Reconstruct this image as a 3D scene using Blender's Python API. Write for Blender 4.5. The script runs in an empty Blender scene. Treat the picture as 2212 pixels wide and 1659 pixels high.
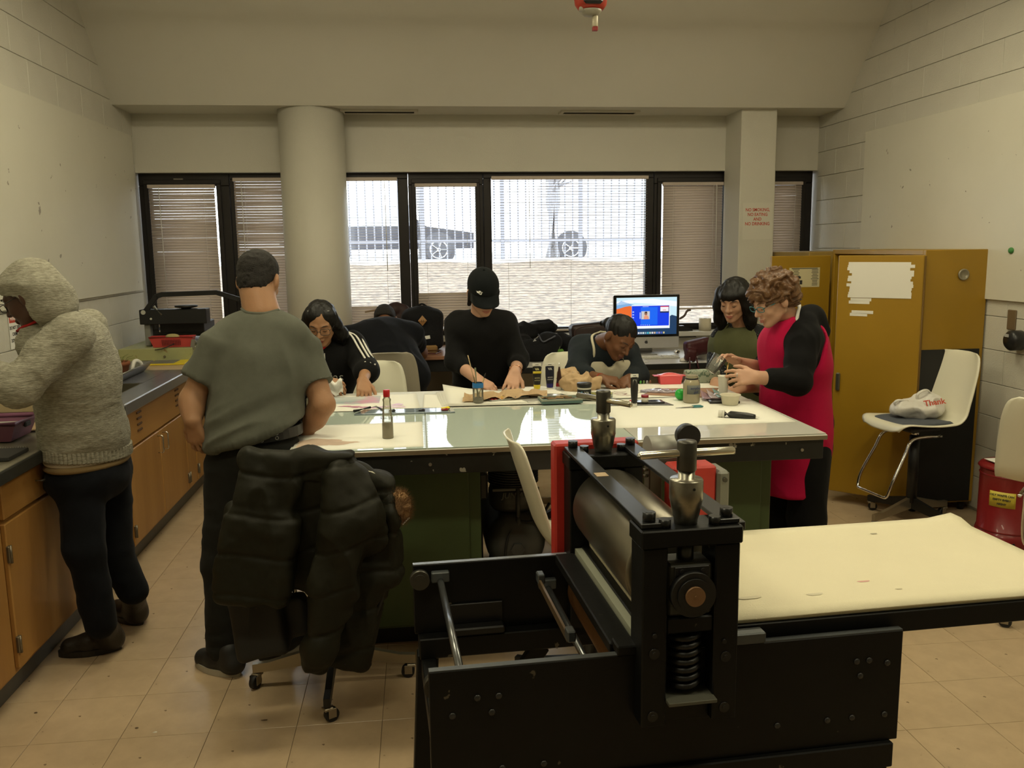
import bpy, math, random
import numpy as np
from mathutils import Vector, Matrix

random.seed(4)
SC = bpy.context.scene
COL = SC.collection
R = math.radians
PI = math.pi

# ------------------------------------------------------------------ camera
cam_data = bpy.data.cameras.new('camera')
cam_data.sensor_width = 36.0
cam_data.lens = 1870 / 2212 * 36.0
cam_data.clip_start = 0.02
cam = bpy.data.objects.new('camera', cam_data)
COL.objects.link(cam)
_yaw, _pit, _rol = 0.1073, 0.1563, 0.0129
_f = Vector((math.sin(_yaw) * math.cos(_pit), math.cos(_yaw) * math.cos(_pit), -math.sin(_pit)))
_r0 = Vector((math.cos(_yaw), -math.sin(_yaw), 0)); _d0 = _f.cross(_r0)
_r = math.cos(_rol) * _r0 + math.sin(_rol) * _d0
_d = -math.sin(_rol) * _r0 + math.cos(_rol) * _d0
cam.matrix_world = Matrix(((_r.x, -_d.x, -_f.x, 0), (_r.y, -_d.y, -_f.y, 0), (_r.z, -_d.z, -_f.z, 1.66), (0, 0, 0, 1)))
SC.camera = cam

# ------------------------------------------------------------------ world: bright overcast sky
world = bpy.data.worlds.new('overcast_sky')
SC.world = world
world.use_nodes = True
_n = world.node_tree.nodes
_n['Background'].inputs[0].default_value = (0.90, 0.95, 1.0, 1)
_n['Background'].inputs[1].default_value = 7.0

SC.view_settings.view_transform = 'Standard'
SC.view_settings.look = 'None'
SC.view_settings.gamma = 1.0
SC.view_settings.exposure = 0.0
SC.view_settings.use_curve_mapping = False

# ------------------------------------------------------------------ materials
MATS = {}


def mat(name, col, rough=0.6, metal=0.0, var=0.0, vscale=8.0, bump=0.0, bscale=60.0, col2=None, stretch=None,
        spec=0.5, emit=None, estr=0.0, trans=0.0, sheen=0.0, coat=0.0, contrast=0.5):
    """Principled material; colour drifts to col2 (or a darker tint) by noise, fine relief by noise bump."""
    if name in MATS:
        return MATS[name]
    m = bpy.data.materials.new(name)
    m.use_nodes = True
    nt = m.node_tree
    b = nt.nodes['Principled BSDF']
    b.inputs['Base Color'].default_value = (*col, 1)
    b.inputs['Roughness'].default_value = rough
    b.inputs['Metallic'].default_value = metal
    b.inputs['Specular IOR Level'].default_value = spec
    if trans:
        b.inputs['Transmission Weight'].default_value = trans
    if sheen:
        b.inputs['Sheen Weight'].default_value = sheen
    if coat:
        b.inputs['Coat Weight'].default_value = coat
    if emit:
        b.inputs['Emission Color'].default_value = (*emit, 1)
        b.inputs['Emission Strength'].default_value = estr
    if var or bump or col2:
        tc = nt.nodes.new('ShaderNodeTexCoord')
        mp = nt.nodes.new('ShaderNodeMapping')
        nt.links.new(tc.outputs['Object'], mp.inputs['Vector'])
        if stretch:
            mp.inputs['Scale'].default_value = stretch
    if var or col2:
        nz = nt.nodes.new('ShaderNodeTexNoise')
        nz.inputs['Scale'].default_value = vscale
        nz.inputs['Detail'].default_value = 6
        nz.inputs['Roughness'].default_value = 0.6
        nt.links.new(mp.outputs[0], nz.inputs['Vector'])
        cr = nt.nodes.new('ShaderNodeValToRGB')
        cr.color_ramp.elements[0].position = 0.5 - contrast / 2
        cr.color_ramp.elements[1].position = 0.5 + contrast / 2
        c2 = col2 if col2 else tuple(c * (1 - var) for c in col)
        cr.color_ramp.elements[0].color = (*c2, 1)
        cr.color_ramp.elements[1].color = (*col, 1)
        nt.links.new(nz.outputs['Fac'], cr.inputs['Fac'])
        nt.links.new(cr.outputs[0], b.inputs['Base Color'])
    if bump:
        n2 = nt.nodes.new('ShaderNodeTexNoise')
        n2.inputs['Scale'].default_value = bscale
        n2.inputs['Detail'].default_value = 4
        nt.links.new(mp.outputs[0], n2.inputs['Vector'])
        bp = nt.nodes.new('ShaderNodeBump')
        bp.inputs['Strength'].default_value = bump
        bp.inputs['Distance'].default_value = 0.01
        nt.links.new(n2.outputs['Fac'], bp.inputs['Height'])
        nt.links.new(bp.outputs[0], b.inputs['Normal'])
    MATS[name] = m
    return m


def spots(m, col, scale=14.0, lo=0.70, hi=0.72, seed=0.0, rough=None, stretch=(1, 1, 1)):
    """Adds sharp-edged splashes or chips of another colour over a material."""
    nt = m.node_tree
    b = nt.nodes['Principled BSDF']
    tc = nt.nodes.new('ShaderNodeTexCoord')
    mp = nt.nodes.new('ShaderNodeMapping')
    mp.inputs['Location'].default_value = (seed, seed * 1.7, seed * 0.3)
    mp.inputs['Scale'].default_value = stretch
    nz = nt.nodes.new('ShaderNodeTexNoise')
    nz.inputs['Scale'].default_value = scale
    nz.inputs['Detail'].default_value = 3
    cr = nt.nodes.new('ShaderNodeValToRGB')
    cr.color_ramp.elements[0].position = lo
    cr.color_ramp.elements[1].position = hi
    mx = nt.nodes.new('ShaderNodeMix')
    mx.data_type = 'RGBA'
    nt.links.new(tc.outputs['Object'], mp.inputs[0])
    nt.links.new(mp.outputs[0], nz.inputs['Vector'])
    nt.links.new(nz.outputs['Fac'], cr.inputs[0])
    nt.links.new(cr.outputs[0], mx.inputs[0])
    old = b.inputs['Base Color']
    if old.links:
        nt.links.new(old.links[0].from_socket, mx.inputs[6])
    else:
        mx.inputs[6].default_value = old.default_value
    mx.inputs[7].default_value = (*col, 1)
    nt.links.new(mx.outputs[2], old)
    return m


def attr_mat(name, rough=0.55, attr='col', sss=0.0, bump=0.0, bscale=200, sheen=0.0):
    """Material that takes its base colour from the mesh's own colour layer."""
    if name in MATS:
        return MATS[name]
    m = bpy.data.materials.new(name)
    m.use_nodes = True
    nt = m.node_tree
    b = nt.nodes['Principled BSDF']
    a = nt.nodes.new('ShaderNodeAttribute')
    a.attribute_name = attr
    nt.links.new(a.outputs['Color'], b.inputs['Base Color'])
    b.inputs['Roughness'].default_value = rough
    b.inputs['Specular IOR Level'].default_value = 0.35
    b.inputs['Sheen Weight'].default_value = sheen
    if bump:
        n2 = nt.nodes.new('ShaderNodeTexNoise')
        n2.inputs['Scale'].default_value = bscale
        bp = nt.nodes.new('ShaderNodeBump')
        bp.inputs['Strength'].default_value = bump
        bp.inputs['Distance'].default_value = 0.004
        nt.links.new(n2.outputs['Fac'], bp.inputs['Height'])
        nt.links.new(bp.outputs[0], b.inputs['Normal'])
    MATS[name] = m
    return m


def glass_mat(name, tint=(1, 1, 1), refl=1.0, rough=0.0, body=0.0, bcol=(1, 1, 1), ior=1.5):
    """Thin clear sheet: transparent with Fresnel reflection, optional milky body."""
    if name in MATS:
        return MATS[name]
    m = bpy.data.materials.new(name)
    m.use_nodes = True
    nt = m.node_tree
    for n in list(nt.nodes):
        if n.type == 'BSDF_PRINCIPLED':
            nt.nodes.remove(n)
    out = [n for n in nt.nodes if n.type == 'OUTPUT_MATERIAL'][0]
    tr = nt.nodes.new('ShaderNodeBsdfTransparent')
    tr.inputs[0].default_value = (*tint, 1)
    src = tr.outputs[0]
    if body:
        df = nt.nodes.new('ShaderNodeBsdfDiffuse')
        df.inputs[0].default_value = (*bcol, 1)
        mb = nt.nodes.new('ShaderNodeMixShader')
        mb.inputs[0].default_value = body
        nt.links.new(src, mb.inputs[1])
        nt.links.new(df.outputs[0], mb.inputs[2])
        src = mb.outputs[0]
    gl = nt.nodes.new('ShaderNodeBsdfGlossy')
    gl.inputs['Roughness'].default_value = rough
    fr = nt.nodes.new('ShaderNodeFresnel')
    fr.inputs[0].default_value = ior
    mu = nt.nodes.new('ShaderNodeMath')
    mu.operation = 'MULTIPLY'
    mu.inputs[1].default_value = refl
    nt.links.new(fr.outputs[0], mu.inputs[0])
    mx = nt.nodes.new('ShaderNodeMixShader')
    nt.links.new(mu.outputs[0], mx.inputs[0])
    nt.links.new(src, mx.inputs[1])
    nt.links.new(gl.outputs[0], mx.inputs[2])
    nt.links.new(mx.outputs[0], out.inputs[0])
    MATS[name] = m
    return m


# ------------------------------------------------------------------ mesh builder
def V(*a):
    return np.array(a, float)


def frame_from(d):
    d = np.asarray(d, float); d = d / np.linalg.norm(d)
    u = np.cross(d, (0, 0, 1.0))
    if np.linalg.norm(u) < 1e-4:
        u = np.cross(d, (0, 1.0, 0))
    u /= np.linalg.norm(u)
    return u, np.cross(u, d), d


def rotm(rx=0, ry=0, rz=0):
    return np.array(Matrix.Rotation(R(rz), 3, 'Z') @ Matrix.Rotation(R(ry), 3, 'Y') @ Matrix.Rotation(R(rx), 3, 'X'))


class MB:
    def __init__(self):
        self.v = []; self.f = []; self.s = []

    def add(self, v, f, smooth=False):
        o = len(self.v)
        self.v.extend([tuple(map(float, p)) for p in v])
        self.f.extend([tuple(i + o for i in q) for q in f])
        self.s.extend([smooth] * len(f))
        return self

    def box(self, c, size, b=0.0, rot=None):
        h = np.array(size, float) / 2
        c = np.asarray(c, float)
        M = rot if rot is not None else np.eye(3)
        b = min(b, 0.49 * min(size))
        if b <= 0:
            v = [M @ (h * (x, y, z)) + c for x in (-1, 1) for y in (-1, 1) for z in (-1, 1)]
            f = [(0, 1, 3, 2), (4, 6, 7, 5), (0, 4, 5, 1), (2, 3, 7, 6), (0, 2, 6, 4), (1, 5, 7, 3)]
            return self.add(v, f)
        v = []; idx = {}
        for sx in (-1, 1):
            for sy in (-1, 1):
                for sz in (-1, 1):
                    s = np.array((sx, sy, sz))
                    for a in range(3):
                        q = h - b; q[a] = h[a]
                        idx[sx, sy, sz, a] = len(v)
                        v.append(M @ (q * s) + c)
        f = []
        for a in range(3):
            o1, o2 = [(1, 2), (2, 0), (0, 1)][a]
            for s in (-1, 1):
                q = []
                for t1, t2 in ((-1, -1), (1, -1), (1, 1), (-1, 1)):
                    k = [0, 0, 0]; k[a] = s; k[o1] = t1; k[o2] = t2
                    q.append(idx[k[0], k[1], k[2], a])
                f.append(tuple(q if s > 0 else q[::-1]))
        for a in range(3):          # edges along axis a
            o1, o2 = [(1, 2), (2, 0), (0, 1)][a]
            for t1 in (-1, 1):
                for t2 in (-1, 1):
                    k0 = [0, 0, 0]; k0[o1] = t1; k0[o2] = t2
                    k1 = list(k0); k0[a] = -1; k1[a] = 1
                    q = [idx[(*k0, o1)], idx[(*k1, o1)], idx[(*k1, o2)], idx[(*k0, o2)]]
                    f.append(tuple(q if t1 * t2 < 0 else q[::-1]))
        for sx in (-1, 1):
            for sy in (-1, 1):
                for sz in (-1, 1):
                    q = [idx[sx, sy, sz, 0], idx[sx, sy, sz, 1], idx[sx, sy, sz, 2]]
                    f.append(tuple(q if sx * sy * sz > 0 else q[::-1]))
        return self.add(v, f)

    def span(self, lo, hi, b=0.0):
        lo = np.minimum(lo, hi) if True else lo
        a = np.minimum(np.array(lo, float), np.array(hi, float)); z = np.maximum(np.array(lo, float), np.array(hi, float))
        return self.box((a + z) / 2, z - a, b)

    def bar(self, p0, p1, w, h, b=0.0, up=(0, 0, 1)):
        """rectangular bar from p0 to p1: w across, h along 'up'"""
        p0 = np.asarray(p0, float); p1 = np.asarray(p1, float)
        d = p1 - p0; L = np.linalg.norm(d); d /= L
        u = np.cross(d, up)
        if np.linalg.norm(u) < 1e-4:
            u = np.cross(d, (0, 1.0, 0))
        u /= np.linalg.norm(u); t = np.cross(u, d)
        return self.box((p0 + p1) / 2, (w, L, h), b, np.array([u, d, t]).T)

    def cyl(self, p0, p1, r0, r1=None, n=16, caps=True, smooth=True):
        r1 = r0 if r1 is None else r1
        p0 = np.asarray(p0, float); p1 = np.asarray(p1, float)
        u, t, d = frame_from(p1 - p0)
        v = []; f = []
        for k in range(n):
            a = 2 * PI * k / n; e = math.cos(a) * u + math.sin(a) * t
            v.append(p0 + r0 * e); v.append(p1 + r1 * e)
        for k in range(n):
            j = (k + 1) % n
            f.append((2 * k, 2 * j, 2 * j + 1, 2 * k + 1))
        self.add(v, f, smooth)
        if caps:
            o = len(self.v) - 2 * n
            self.f.append(tuple(o + 2 * k for k in reversed(range(n)))); self.s.append(False)
            self.f.append(tuple(o + 2 * k + 1 for k in range(n))); self.s.append(False)
        return self

    def tube(self, pts, r, n=8, closed=False, smooth=True, flat=None):
        pts = [np.asarray(p, float) for p in pts]
        m = len(pts); rs = r if hasattr(r, '__len__') else [r] * m
        v = []; f = []; pu = None
        for i in range(m):
            a = pts[(i - 1) % m] if (closed or i > 0) else pts[i]
            b = pts[(i + 1) % m] if (closed or i < m - 1) else pts[i]
            d = b - a; d /= np.linalg.norm(d) + 1e-12
            if pu is None:
                u, t, _ = frame_from(d)
            else:
                u = pu - d * np.dot(pu, d)
                u /= np.linalg.norm(u) + 1e-12
                t = np.cross(d, u)
            pu = u
            for k in range(n):
                an = 2 * PI * k / n
                v.append(pts[i] + rs[i] * (math.cos(an) * u + math.sin(an) * t * (flat or 1.0)))
        mm = m if closed else m - 1
        for i in range(mm):
            j = (i + 1) % m
            for k in range(n):
                q = (k + 1) % n
                f.append((i * n + k, i * n + q, j * n + q, j * n + k))
        if not closed:
            f.append(tuple(reversed(range(n)))); f.append(tuple((m - 1) * n + k for k in range(n)))
        return self.add(v, f, smooth)

    def lathe(self, prof, c=(0, 0, 0), n=24, rot=None, smooth=True, caps=True, sy=1.0):
        """prof: list of (r, z); spun about z"""
        M = rot if rot is not None else np.eye(3)
        c = np.asarray(c, float); v = []; f = []
        for r, z in prof:
            for k in range(n):
                a = 2 * PI * k / n
                v.append(M @ np.array((r * math.cos(a), r * math.sin(a) * sy, z)) + c)
        for i in range(len(prof) - 1):
            for k in range(n):
                j = (k + 1) % n
                f.append((i * n + k, i * n + j, (i + 1) * n + j, (i + 1) * n + k))
        self.add(v, f, smooth)
        if caps:
            o = len(self.v) - len(prof) * n
            if prof[0][0] > 1e-5:
                self.f.append(tuple(o + k for k in reversed(range(n)))); self.s.append(False)
            if prof[-1][0] > 1e-5:
                self.f.append(tuple(o + (len(prof) - 1) * n + k for k in range(n))); self.s.append(False)
        return self

    def ball(self, c, r, n=14, m=9, rot=None):
        rr = np.array(r if hasattr(r, '__len__') else (r, r, r), float)
        M = (rot if rot is not None else np.eye(3)) @ np.diag(rr)
        prof = [(max(math.sin(PI * i / m), 1e-4), -math.cos(PI * i / m)) for i in range(m + 1)]
        return self.lathe(prof, c, n, M, True, False)

    def prism(self, poly, axis, t0, t1, b=0):
        """poly 2-D outline extruded along axis (0,1,2) from t0 to t1"""
        ax = [(1, 2), (2, 0), (0, 1)][axis]
        v = []
        for t in (t0, t1):
            for p in poly:
                q = [0, 0, 0]; q[axis] = t; q[ax[0]] = p[0]; q[ax[1]] = p[1]
                v.append(q)
        n = len(poly)
        f = [tuple(reversed(range(n))), tuple(range(n, 2 * n))]
        f += [(i, (i + 1) % n, n + (i + 1) % n, n + i) for i in range(n)]
        return self.add(v, f)

    def sheet(self, fn, nu, nv, th=0.0, smooth=True):
        """surface fn(u,v)->point; th = thickness along normal (closed shell)"""
        P = np.array([[fn(i / nu, j / nv) for j in range(nv + 1)] for i in range(nu + 1)], float)
        idx = lambda i, j: i * (nv + 1) + j
        if th == 0:
            f = [(idx(i, j), idx(i + 1, j), idx(i + 1, j + 1), idx(i, j + 1)) for i in range(nu) for j in range(nv)]
            return self.add(P.reshape(-1, 3), f, smooth)
        du = np.gradient(P, axis=0); dv = np.gradient(P, axis=1)
        N = np.cross(du, dv); N /= np.linalg.norm(N, axis=2, keepdims=True) + 1e-12
        Q = P - N * th
        n = (nu + 1) * (nv + 1)
        f = [(idx(i, j), idx(i + 1, j), idx(i + 1, j + 1), idx(i, j + 1)) for i in range(nu) for j in range(nv)]
        f += [(n + idx(i, j), n + idx(i, j + 1), n + idx(i + 1, j + 1), n + idx(i + 1, j)) for i in range(nu) for j in range(nv)]
        for i in range(nu):
            f.append((idx(i, 0), n + idx(i, 0), n + idx(i + 1, 0), idx(i + 1, 0)))
            f.append((idx(i, nv), idx(i + 1, nv), n + idx(i + 1, nv), n + idx(i, nv)))
        for j in range(nv):
            f.append((idx(0, j), idx(0, j + 1), n + idx(0, j + 1), n + idx(0, j)))
            f.append((idx(nu, j), n + idx(nu, j), n + idx(nu, j + 1), idx(nu, j + 1)))
        return self.add(np.concatenate([P.reshape(-1, 3), Q.reshape(-1, 3)]), f, smooth)

    def xf(self, M, t=(0, 0, 0), start=0):
        t = np.asarray(t, float)
        for i in range(start, len(self.v)):
            self.v[i] = tuple(M @ np.array(self.v[i]) + t)
        return self

    def mesh(self, name, m):
        me = bpy.data.meshes.new(name)
        me.from_pydata(self.v, [], self.f)
        if any(self.s):
            me.polygons.foreach_set('use_smooth', self.s)
        me.update()
        if m is not None:
            me.materials.append(m)
        return me

    def obj(self, name, m, parent=None):
        return link(name, self.mesh(name, m), parent)


def link(name, data, parent=None, loc=None, rz=None):
    o = bpy.data.objects.new(name, data)
    COL.objects.link(o)
    if parent is not None:
        o.parent = parent
    if loc is not None:
        o.location = loc
    if rz is not None:
        o.rotation_euler = (0, 0, rz)
    return o


def tag(o, label, cat, group=None, kind=None):
    o['label'] = label; o['category'] = cat
    if group:
        o['group'] = group
    if kind:
        o['kind'] = kind
    return o


def thing(name, label, cat, loc=(0, 0, 0), rz=0.0, group=None):
    o = bpy.data.objects.new(name, None)
    o.empty_display_size = 0.1
    COL.objects.link(o)
    o.location = loc; o.rotation_euler = (0, 0, R(rz))
    return tag(o, label, cat, group)


def structure(o):
    o['kind'] = 'structure'
    return o


def copy_tree(o, parent=None):
    c = o.copy(); COL.objects.link(c)
    if parent is not None:
        c.parent = parent
    for ch in list(o.children):
        copy_tree(ch, c)
    return c


def text(name, body, size, loc, m, parent=None, rot=(90, 0, 0), align='CENTER', bold=0.0, ext=0.0004, shear=0.0, space=1.0, sx=1.0):
    cu = bpy.data.curves.new(name, 'FONT')
    cu.body = body; cu.size = size; cu.align_x = align; cu.align_y = 'CENTER'
    cu.extrude = ext; cu.offset = bold; cu.shear = shear; cu.space_line = space
    cu.resolution_u = 3
    o = link(name, cu, parent, loc)
    o.rotation_euler = tuple(R(a) for a in rot)
    o.scale = (sx, 1, 1)
    cu.materials.append(m)
    return o


def curve_pts(ctrl, n=8):
    """Catmull-Rom through control points"""
    P = [np.asarray(p, float) for p in ctrl]
    P = [2 * P[0] - P[1]] + P + [2 * P[-1] - P[-2]]
    out = []
    for i in range(1, len(P) - 2):
        for k in range(n):
            t = k / n
            out.append(0.5 * (2 * P[i] + (P[i + 1] - P[i - 1]) * t + (2 * P[i - 1] - 5 * P[i] + 4 * P[i + 1] - P[i + 2]) * t * t
                              + (3 * P[i] - P[i - 1] - 3 * P[i + 1] + P[i + 2]) * t ** 3))
    out.append(P[-2])
    return out

# ------------------------------------------------------------------ colours of the place
M_wall = mat('painted_wall', (0.62, 0.60, 0.51), 0.55, var=0.05, vscale=3, bump=0.12, bscale=180)
M_block = mat('painted_block', (0.61, 0.59, 0.51), 0.5, var=0.05, vscale=5, bump=0.25, bscale=120)
M_ceil = mat('painted_ceiling', (0.68, 0.66, 0.57), 0.8, var=0.04, vscale=2, bump=0.1, bscale=200)
M_board = mat('white_board', (0.66, 0.64, 0.54), 0.5, var=0.04, vscale=4)
spots(M_board, (0.30, 0.27, 0.22), 16, 0.725, 0.735, 3.1)
M_bronze = mat('dark_bronze', (0.022, 0.018, 0.016), 0.4, 0.3, var=0.3, vscale=10)
M_blind = mat('blind_beige', (0.52, 0.44, 0.38), 0.5)
M_white_plastic = mat('cord_white', (0.75, 0.73, 0.68), 0.5)
M_tile = mat('vinyl_tile', (0.54, 0.405, 0.255), 0.25, var=0.18, vscale=9, bump=0.02, bscale=40, spec=0.4)
spots(M_tile, (0.20, 0.14, 0.085), 26, 0.70, 0.73, 1.3)
M_grout = mat('tile_joint', (0.20, 0.15, 0.10), 0.8)

XL, XR, YB = -2.17, 3.42, 7.22
ZS, YS = 2.72, 6.79          # soffit height and its room-side edge
ZT, YN = 4.35, -2.2          # high ceiling, wall behind the camera


def slope_z(y):
    return ZS + (YS - y) * 1.06


# floor -----------------------------------------------------------------------------------------
floor = structure(MB().span((XL - .2, YN - .2, -.12), (XR + .2, YB + .25, -.004)).obj('floor', M_grout))
T = 0.30
tile_me = MB().box((0, 0, -.003), (T - .0016, T - .0016, .006), .0007).mesh('floor_tile', M_tile)
spot_list = []
for i in range(-2, 16):
    for j in range(-9, 15):
        x = -1.068 + T * (i + .5); y = 2.90 + T * (j + .5)
        if x < -1.72 or x > XR - .1 or y > YB - .1:
            continue
        spot_list.append((x, y))
spot_list.sort(key=lambda p: abs(math.hypot(p[0] - .6, p[1] - 3.2)))
rest = MB()
for k, (x, y) in enumerate(spot_list):
    if k < 290:
        o = link('floor_tile', tile_me, floor, (x, y, 0))
    else:
        rest.box((x, y, -.003), (T - .0016, T - .0016, .006))
o = rest.obj('floor_tile_field', M_tile, floor)
o['kind'] = 'stuff'

# side walls of painted block -----------------------------------------------------------------
wall_left = structure(MB().span((XL - .25, YN - .2, -.1), (XL - .009, YB + .25, ZT + .3)).obj('wall_left', M_wall))
wall_right = structure(MB().span((XR + .009, YN - .2, -.1), (XR + .25, YB + .25, ZT + .3)).obj('wall_right', M_wall))
BL, BH = 0.40, 0.20
block_me = MB().box((0, 0, 0), (.018, BL - .003, BH - .003), .002).mesh('block', M_block)


def lay_blocks(wall, x, z0, y_lo, z_lo, z_hi, skip):
    k = 0
    while True:
        z = z0 + BH * (k + .5); k += 1
        if z < z_lo: continue
        if z > z_hi: break
        y = y_lo + (BL / 2 if k % 2 else 0)
        while y - BL / 2 < YB - .02:
            yc, sc = y, 1.0
            if y + BL / 2 > YB:
                a = y - BL / 2; yc = (a + YB) / 2; sc = (YB - a) / BL
            if not skip(yc, z) and z - BH / 2 < slope_z(min(yc - BL / 2 * sc, YS)):
                b = link('block', block_me, wall, (x, yc, z))
                b.scale = (1, sc, 1)
            y += BL


lay_blocks(wall_left, XL, -.05, 3.2, .85, 3.6, lambda y, z: 1.45 < z < 2.45 and y < 6.95)
lay_blocks(wall_right, XR, .02, 3.1, .0, 3.6, lambda y, z: (1.42 < z < 2.38 and y < 6.2) or (z < 1.5 and y > 5.3))

# back wall with the window band ----------------------------------------------------------------
w = MB()
w.span((XL - .2, YB, -.1), (XR + .2, YB + .22, .93))
w.span((XL - .2, YB, 2.275), (XR + .2, YB + .22, ZS + .3))
wall_back = structure(w.obj('wall_back', M_wall))
wall_near = structure(MB().span((XL - .2, YN - .2, -.1), (XR + .2, YN, ZT + .3)).obj('wall_near', mat('near_wall_dimmed', (.30, .28, .23), .7)))  # unseen wall, coloured dark to cut the light bounced off it

# ceiling: flat soffit by the windows, then a 45 degree slope up to the high ceiling -------------
yt = YS - (ZT - ZS) / 1.06
c_ = MB()
prof = [(YB + .22, ZS), (YS, ZS), (yt, ZT), (YN - .2, ZT), (YN - .2, ZT + .2), (yt + .08, ZT + .2), (YS + .12, ZS + .22), (YB + .22, ZS + .22)]
c_.prism(prof, 0, XL - .2, XR + .2)
ceiling = structure(c_.obj('ceiling', M_ceil))

# columns ---------------------------------------------------------------------------------------
col_ = MB().cyl((-.775, 7.045, -.002), (-.775, 7.045, ZS + .01), .25, n=48)
structure(col_.obj('column_round', M_wall))
col_ = MB().span((2.60, 6.865, -.002), (2.893, YB + .02, ZS + .01), .006)
structure(col_.obj('column_square', M_wall))

# low sill ledge below the windows
sl = MB().span((XL, 7.13, .895), (XR, 7.34, .935), .006)
structure(sl.obj('window_sill', mat('sill_paint', (0.62, 0.60, 0.54), 0.4)))

# baseboard strips
structure(MB().span((XL, YB - .012, 0), (XR, YB, .1), .003).obj('baseboard_back', M_bronze))
structure(MB().span((XR - .022, 1.0, 0), (XR - .009, 4.80, .1), .003).obj('baseboard_right', M_bronze))

# air vents in the soffit -----------------------------------------------------------------------
M_vent = mat('vent_paint', (0.60, 0.57, 0.48), 0.5)
M_vent_dark = mat('vent_dark', (0.03, 0.028, 0.022), 0.7)
for x0, x1, lab in ((-.546, .048, 'long slot air vent in the soffit next to the round column'), (1.165, 1.80, 'long slot air vent in the soffit nearer the square pillar')):
    v = thing('air_vent', lab, 'vent', (0, 0, ZS), group='soffit air vents')
    f = MB()
    f.span((x0, 6.95, -.016), (x1, 6.975, .002), .003).span((x0, 7.075, -.016), (x1, 7.10, .002), .003)
    f.span((x0, 6.975, -.016), (x0 + .03, 7.075, .002), .003).span((x1 - .03, 6.975, -.016), (x1, 7.075, .002), .003)
    f.obj('frame', M_vent, v)
    MB().span((x0 + .03, 6.975, -.004), (x1 - .03, 7.075, .001)).obj('backing', M_vent_dark, v)
    for k in range(3):
        MB().box(((x0 + x1) / 2, 6.995 + k * .03, -.008), (x1 - x0 - .06, .016, .0025), 0, rotm(35)).obj('louver', M_vent_dark, v)

# windows ---------------------------------------------------------------------------------------
M_pane = glass_mat('window_glass', (0.96, 0.98, 0.97), 1.0)
YW = 7.30
ZW0, ZW1 = .935, 2.278
win_n = [0]


def window(x0, x1, wl, wr, top, bottom, latch=None):
    win_n[0] += 1
    f = MB()
    a, b = YW, YW + .07
    f.span((x0, a, ZW1 - top), (x1, b, ZW1), .004)
    f.span((x0, a, ZW0), (x1, b, ZW0 + bottom), .004)
    f.span((x0, a, ZW0 + bottom), (x0 + wl, b, ZW1 - top), .004)
    f.span((x1 - wr, a, ZW0 + bottom), (x1, b, ZW1 - top), .004)
    w = structure(f.obj('window_%d' % win_n[0], M_bronze))
    MB().span((x0 + wl - .005, a + .03, ZW0 + bottom - .005), (x1 - wr + .005, a + .036, ZW1 - top + .005)).obj('pane', M_pane, w)
    if latch:
        MB().box((latch, a - .006, ZW1 - .05), (.075, .014, .018), .003).obj('vent_latch', mat('latch', (.25, .23, .2), .4, .6), w)
    return w


def sash(w, x0, x1, z0, z1, wd=.035):
    f = MB(); a, b = YW - .022, YW - .001
    f.span((x0, a, z1 - wd), (x1, b, z1), .003).span((x0, a, z0), (x1, b, z0 + wd), .003)
    f.span((x0, a, z0 + wd), (x0 + wd, b, z1 - wd), .003).span((x1 - wd, a, z0 + wd), (x1, b, z1 - wd), .003)
    f.obj('sash', M_bronze, w)


w1 = window(-2.168, -1.47, .085, .095, .10, .10, -1.86); sash(w1, -2.125, -1.535, 1.0, 2.225)
w2 = window(-1.468, -.05, .034, .085, .05, .05)
w3 = window(-.048, .566, .06, .066, .10, .05); sash(w3, -.02, .535, .96, 2.225)
w4 = window(.568, 2.012, .066, .067, .05, .05)
w5 = window(2.014, 2.72, .062, .12, .10, .05); sash(w5, 2.04, 2.645, .96, 2.225)
w6 = window(2.722, 3.41, .06, .115, .10, .10); sash(w6, 2.9, 3.34, 1.0, 2.225)

# venetian blinds -------------------------------------------------------------------------------
PITCH = .0215


def blind(x0, x1, ztop, zbot, tilt_open, z_split, tilt_low, label, wand=None, skip_bottom=False, wob=0.0):
    b = thing('venetian_blind', label, 'blind', ((x0 + x1) / 2, YW - .045, zbot), group='venetian blinds along the window band')
    wx = x1 - x0
    MB().span((-wx / 2, -.018, ztop - zbot - .028), (wx / 2, .018, ztop - zbot), .003).obj('headrail', M_blind, b)

    def arc(u, v):
        t = (v - .5) * .025
        return ((u - .5) * (wx - .012), t, .0018 * (1 - (2 * v - 1) ** 2))
    me = MB().sheet(arc, 1, 4, .0006).mesh('slat', M_blind)
    n = int((ztop - zbot - .05) / PITCH)
    for k in range(n):
        z = ztop - zbot - .04 - k * PITCH
        a = tilt_open if z + zbot > z_split else tilt_low
        o = link('slat', me, b, (0, random.uniform(-.0008, .0008), z))
        o.rotation_euler = (R(a + random.uniform(-1, 1) * (2 + wob)), random.uniform(-1, 1) * .0012, 0)
    if not skip_bottom:
        MB().span((-wx / 2 + .006, -.012, .0), (wx / 2 - .006, .012, .016), .004).obj('bottom_rail', M_blind, b)
    for s in (-.33, .33) if wx < .9 else (-.4, 0, .4):
        MB().cyl((s * wx, -.0145, .004), (s * wx, -.0145, ztop - zbot - .02), .0011, n=5).obj('ladder_cord', M_white_plastic, b)
    if wand is not None:
        MB().cyl((wand, -.022, ztop - zbot - .02), (wand + .004, -.023, ztop - zbot - .75), .0028, n=6).obj('tilt_wand', M_white_plastic, b)
    return b


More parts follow.
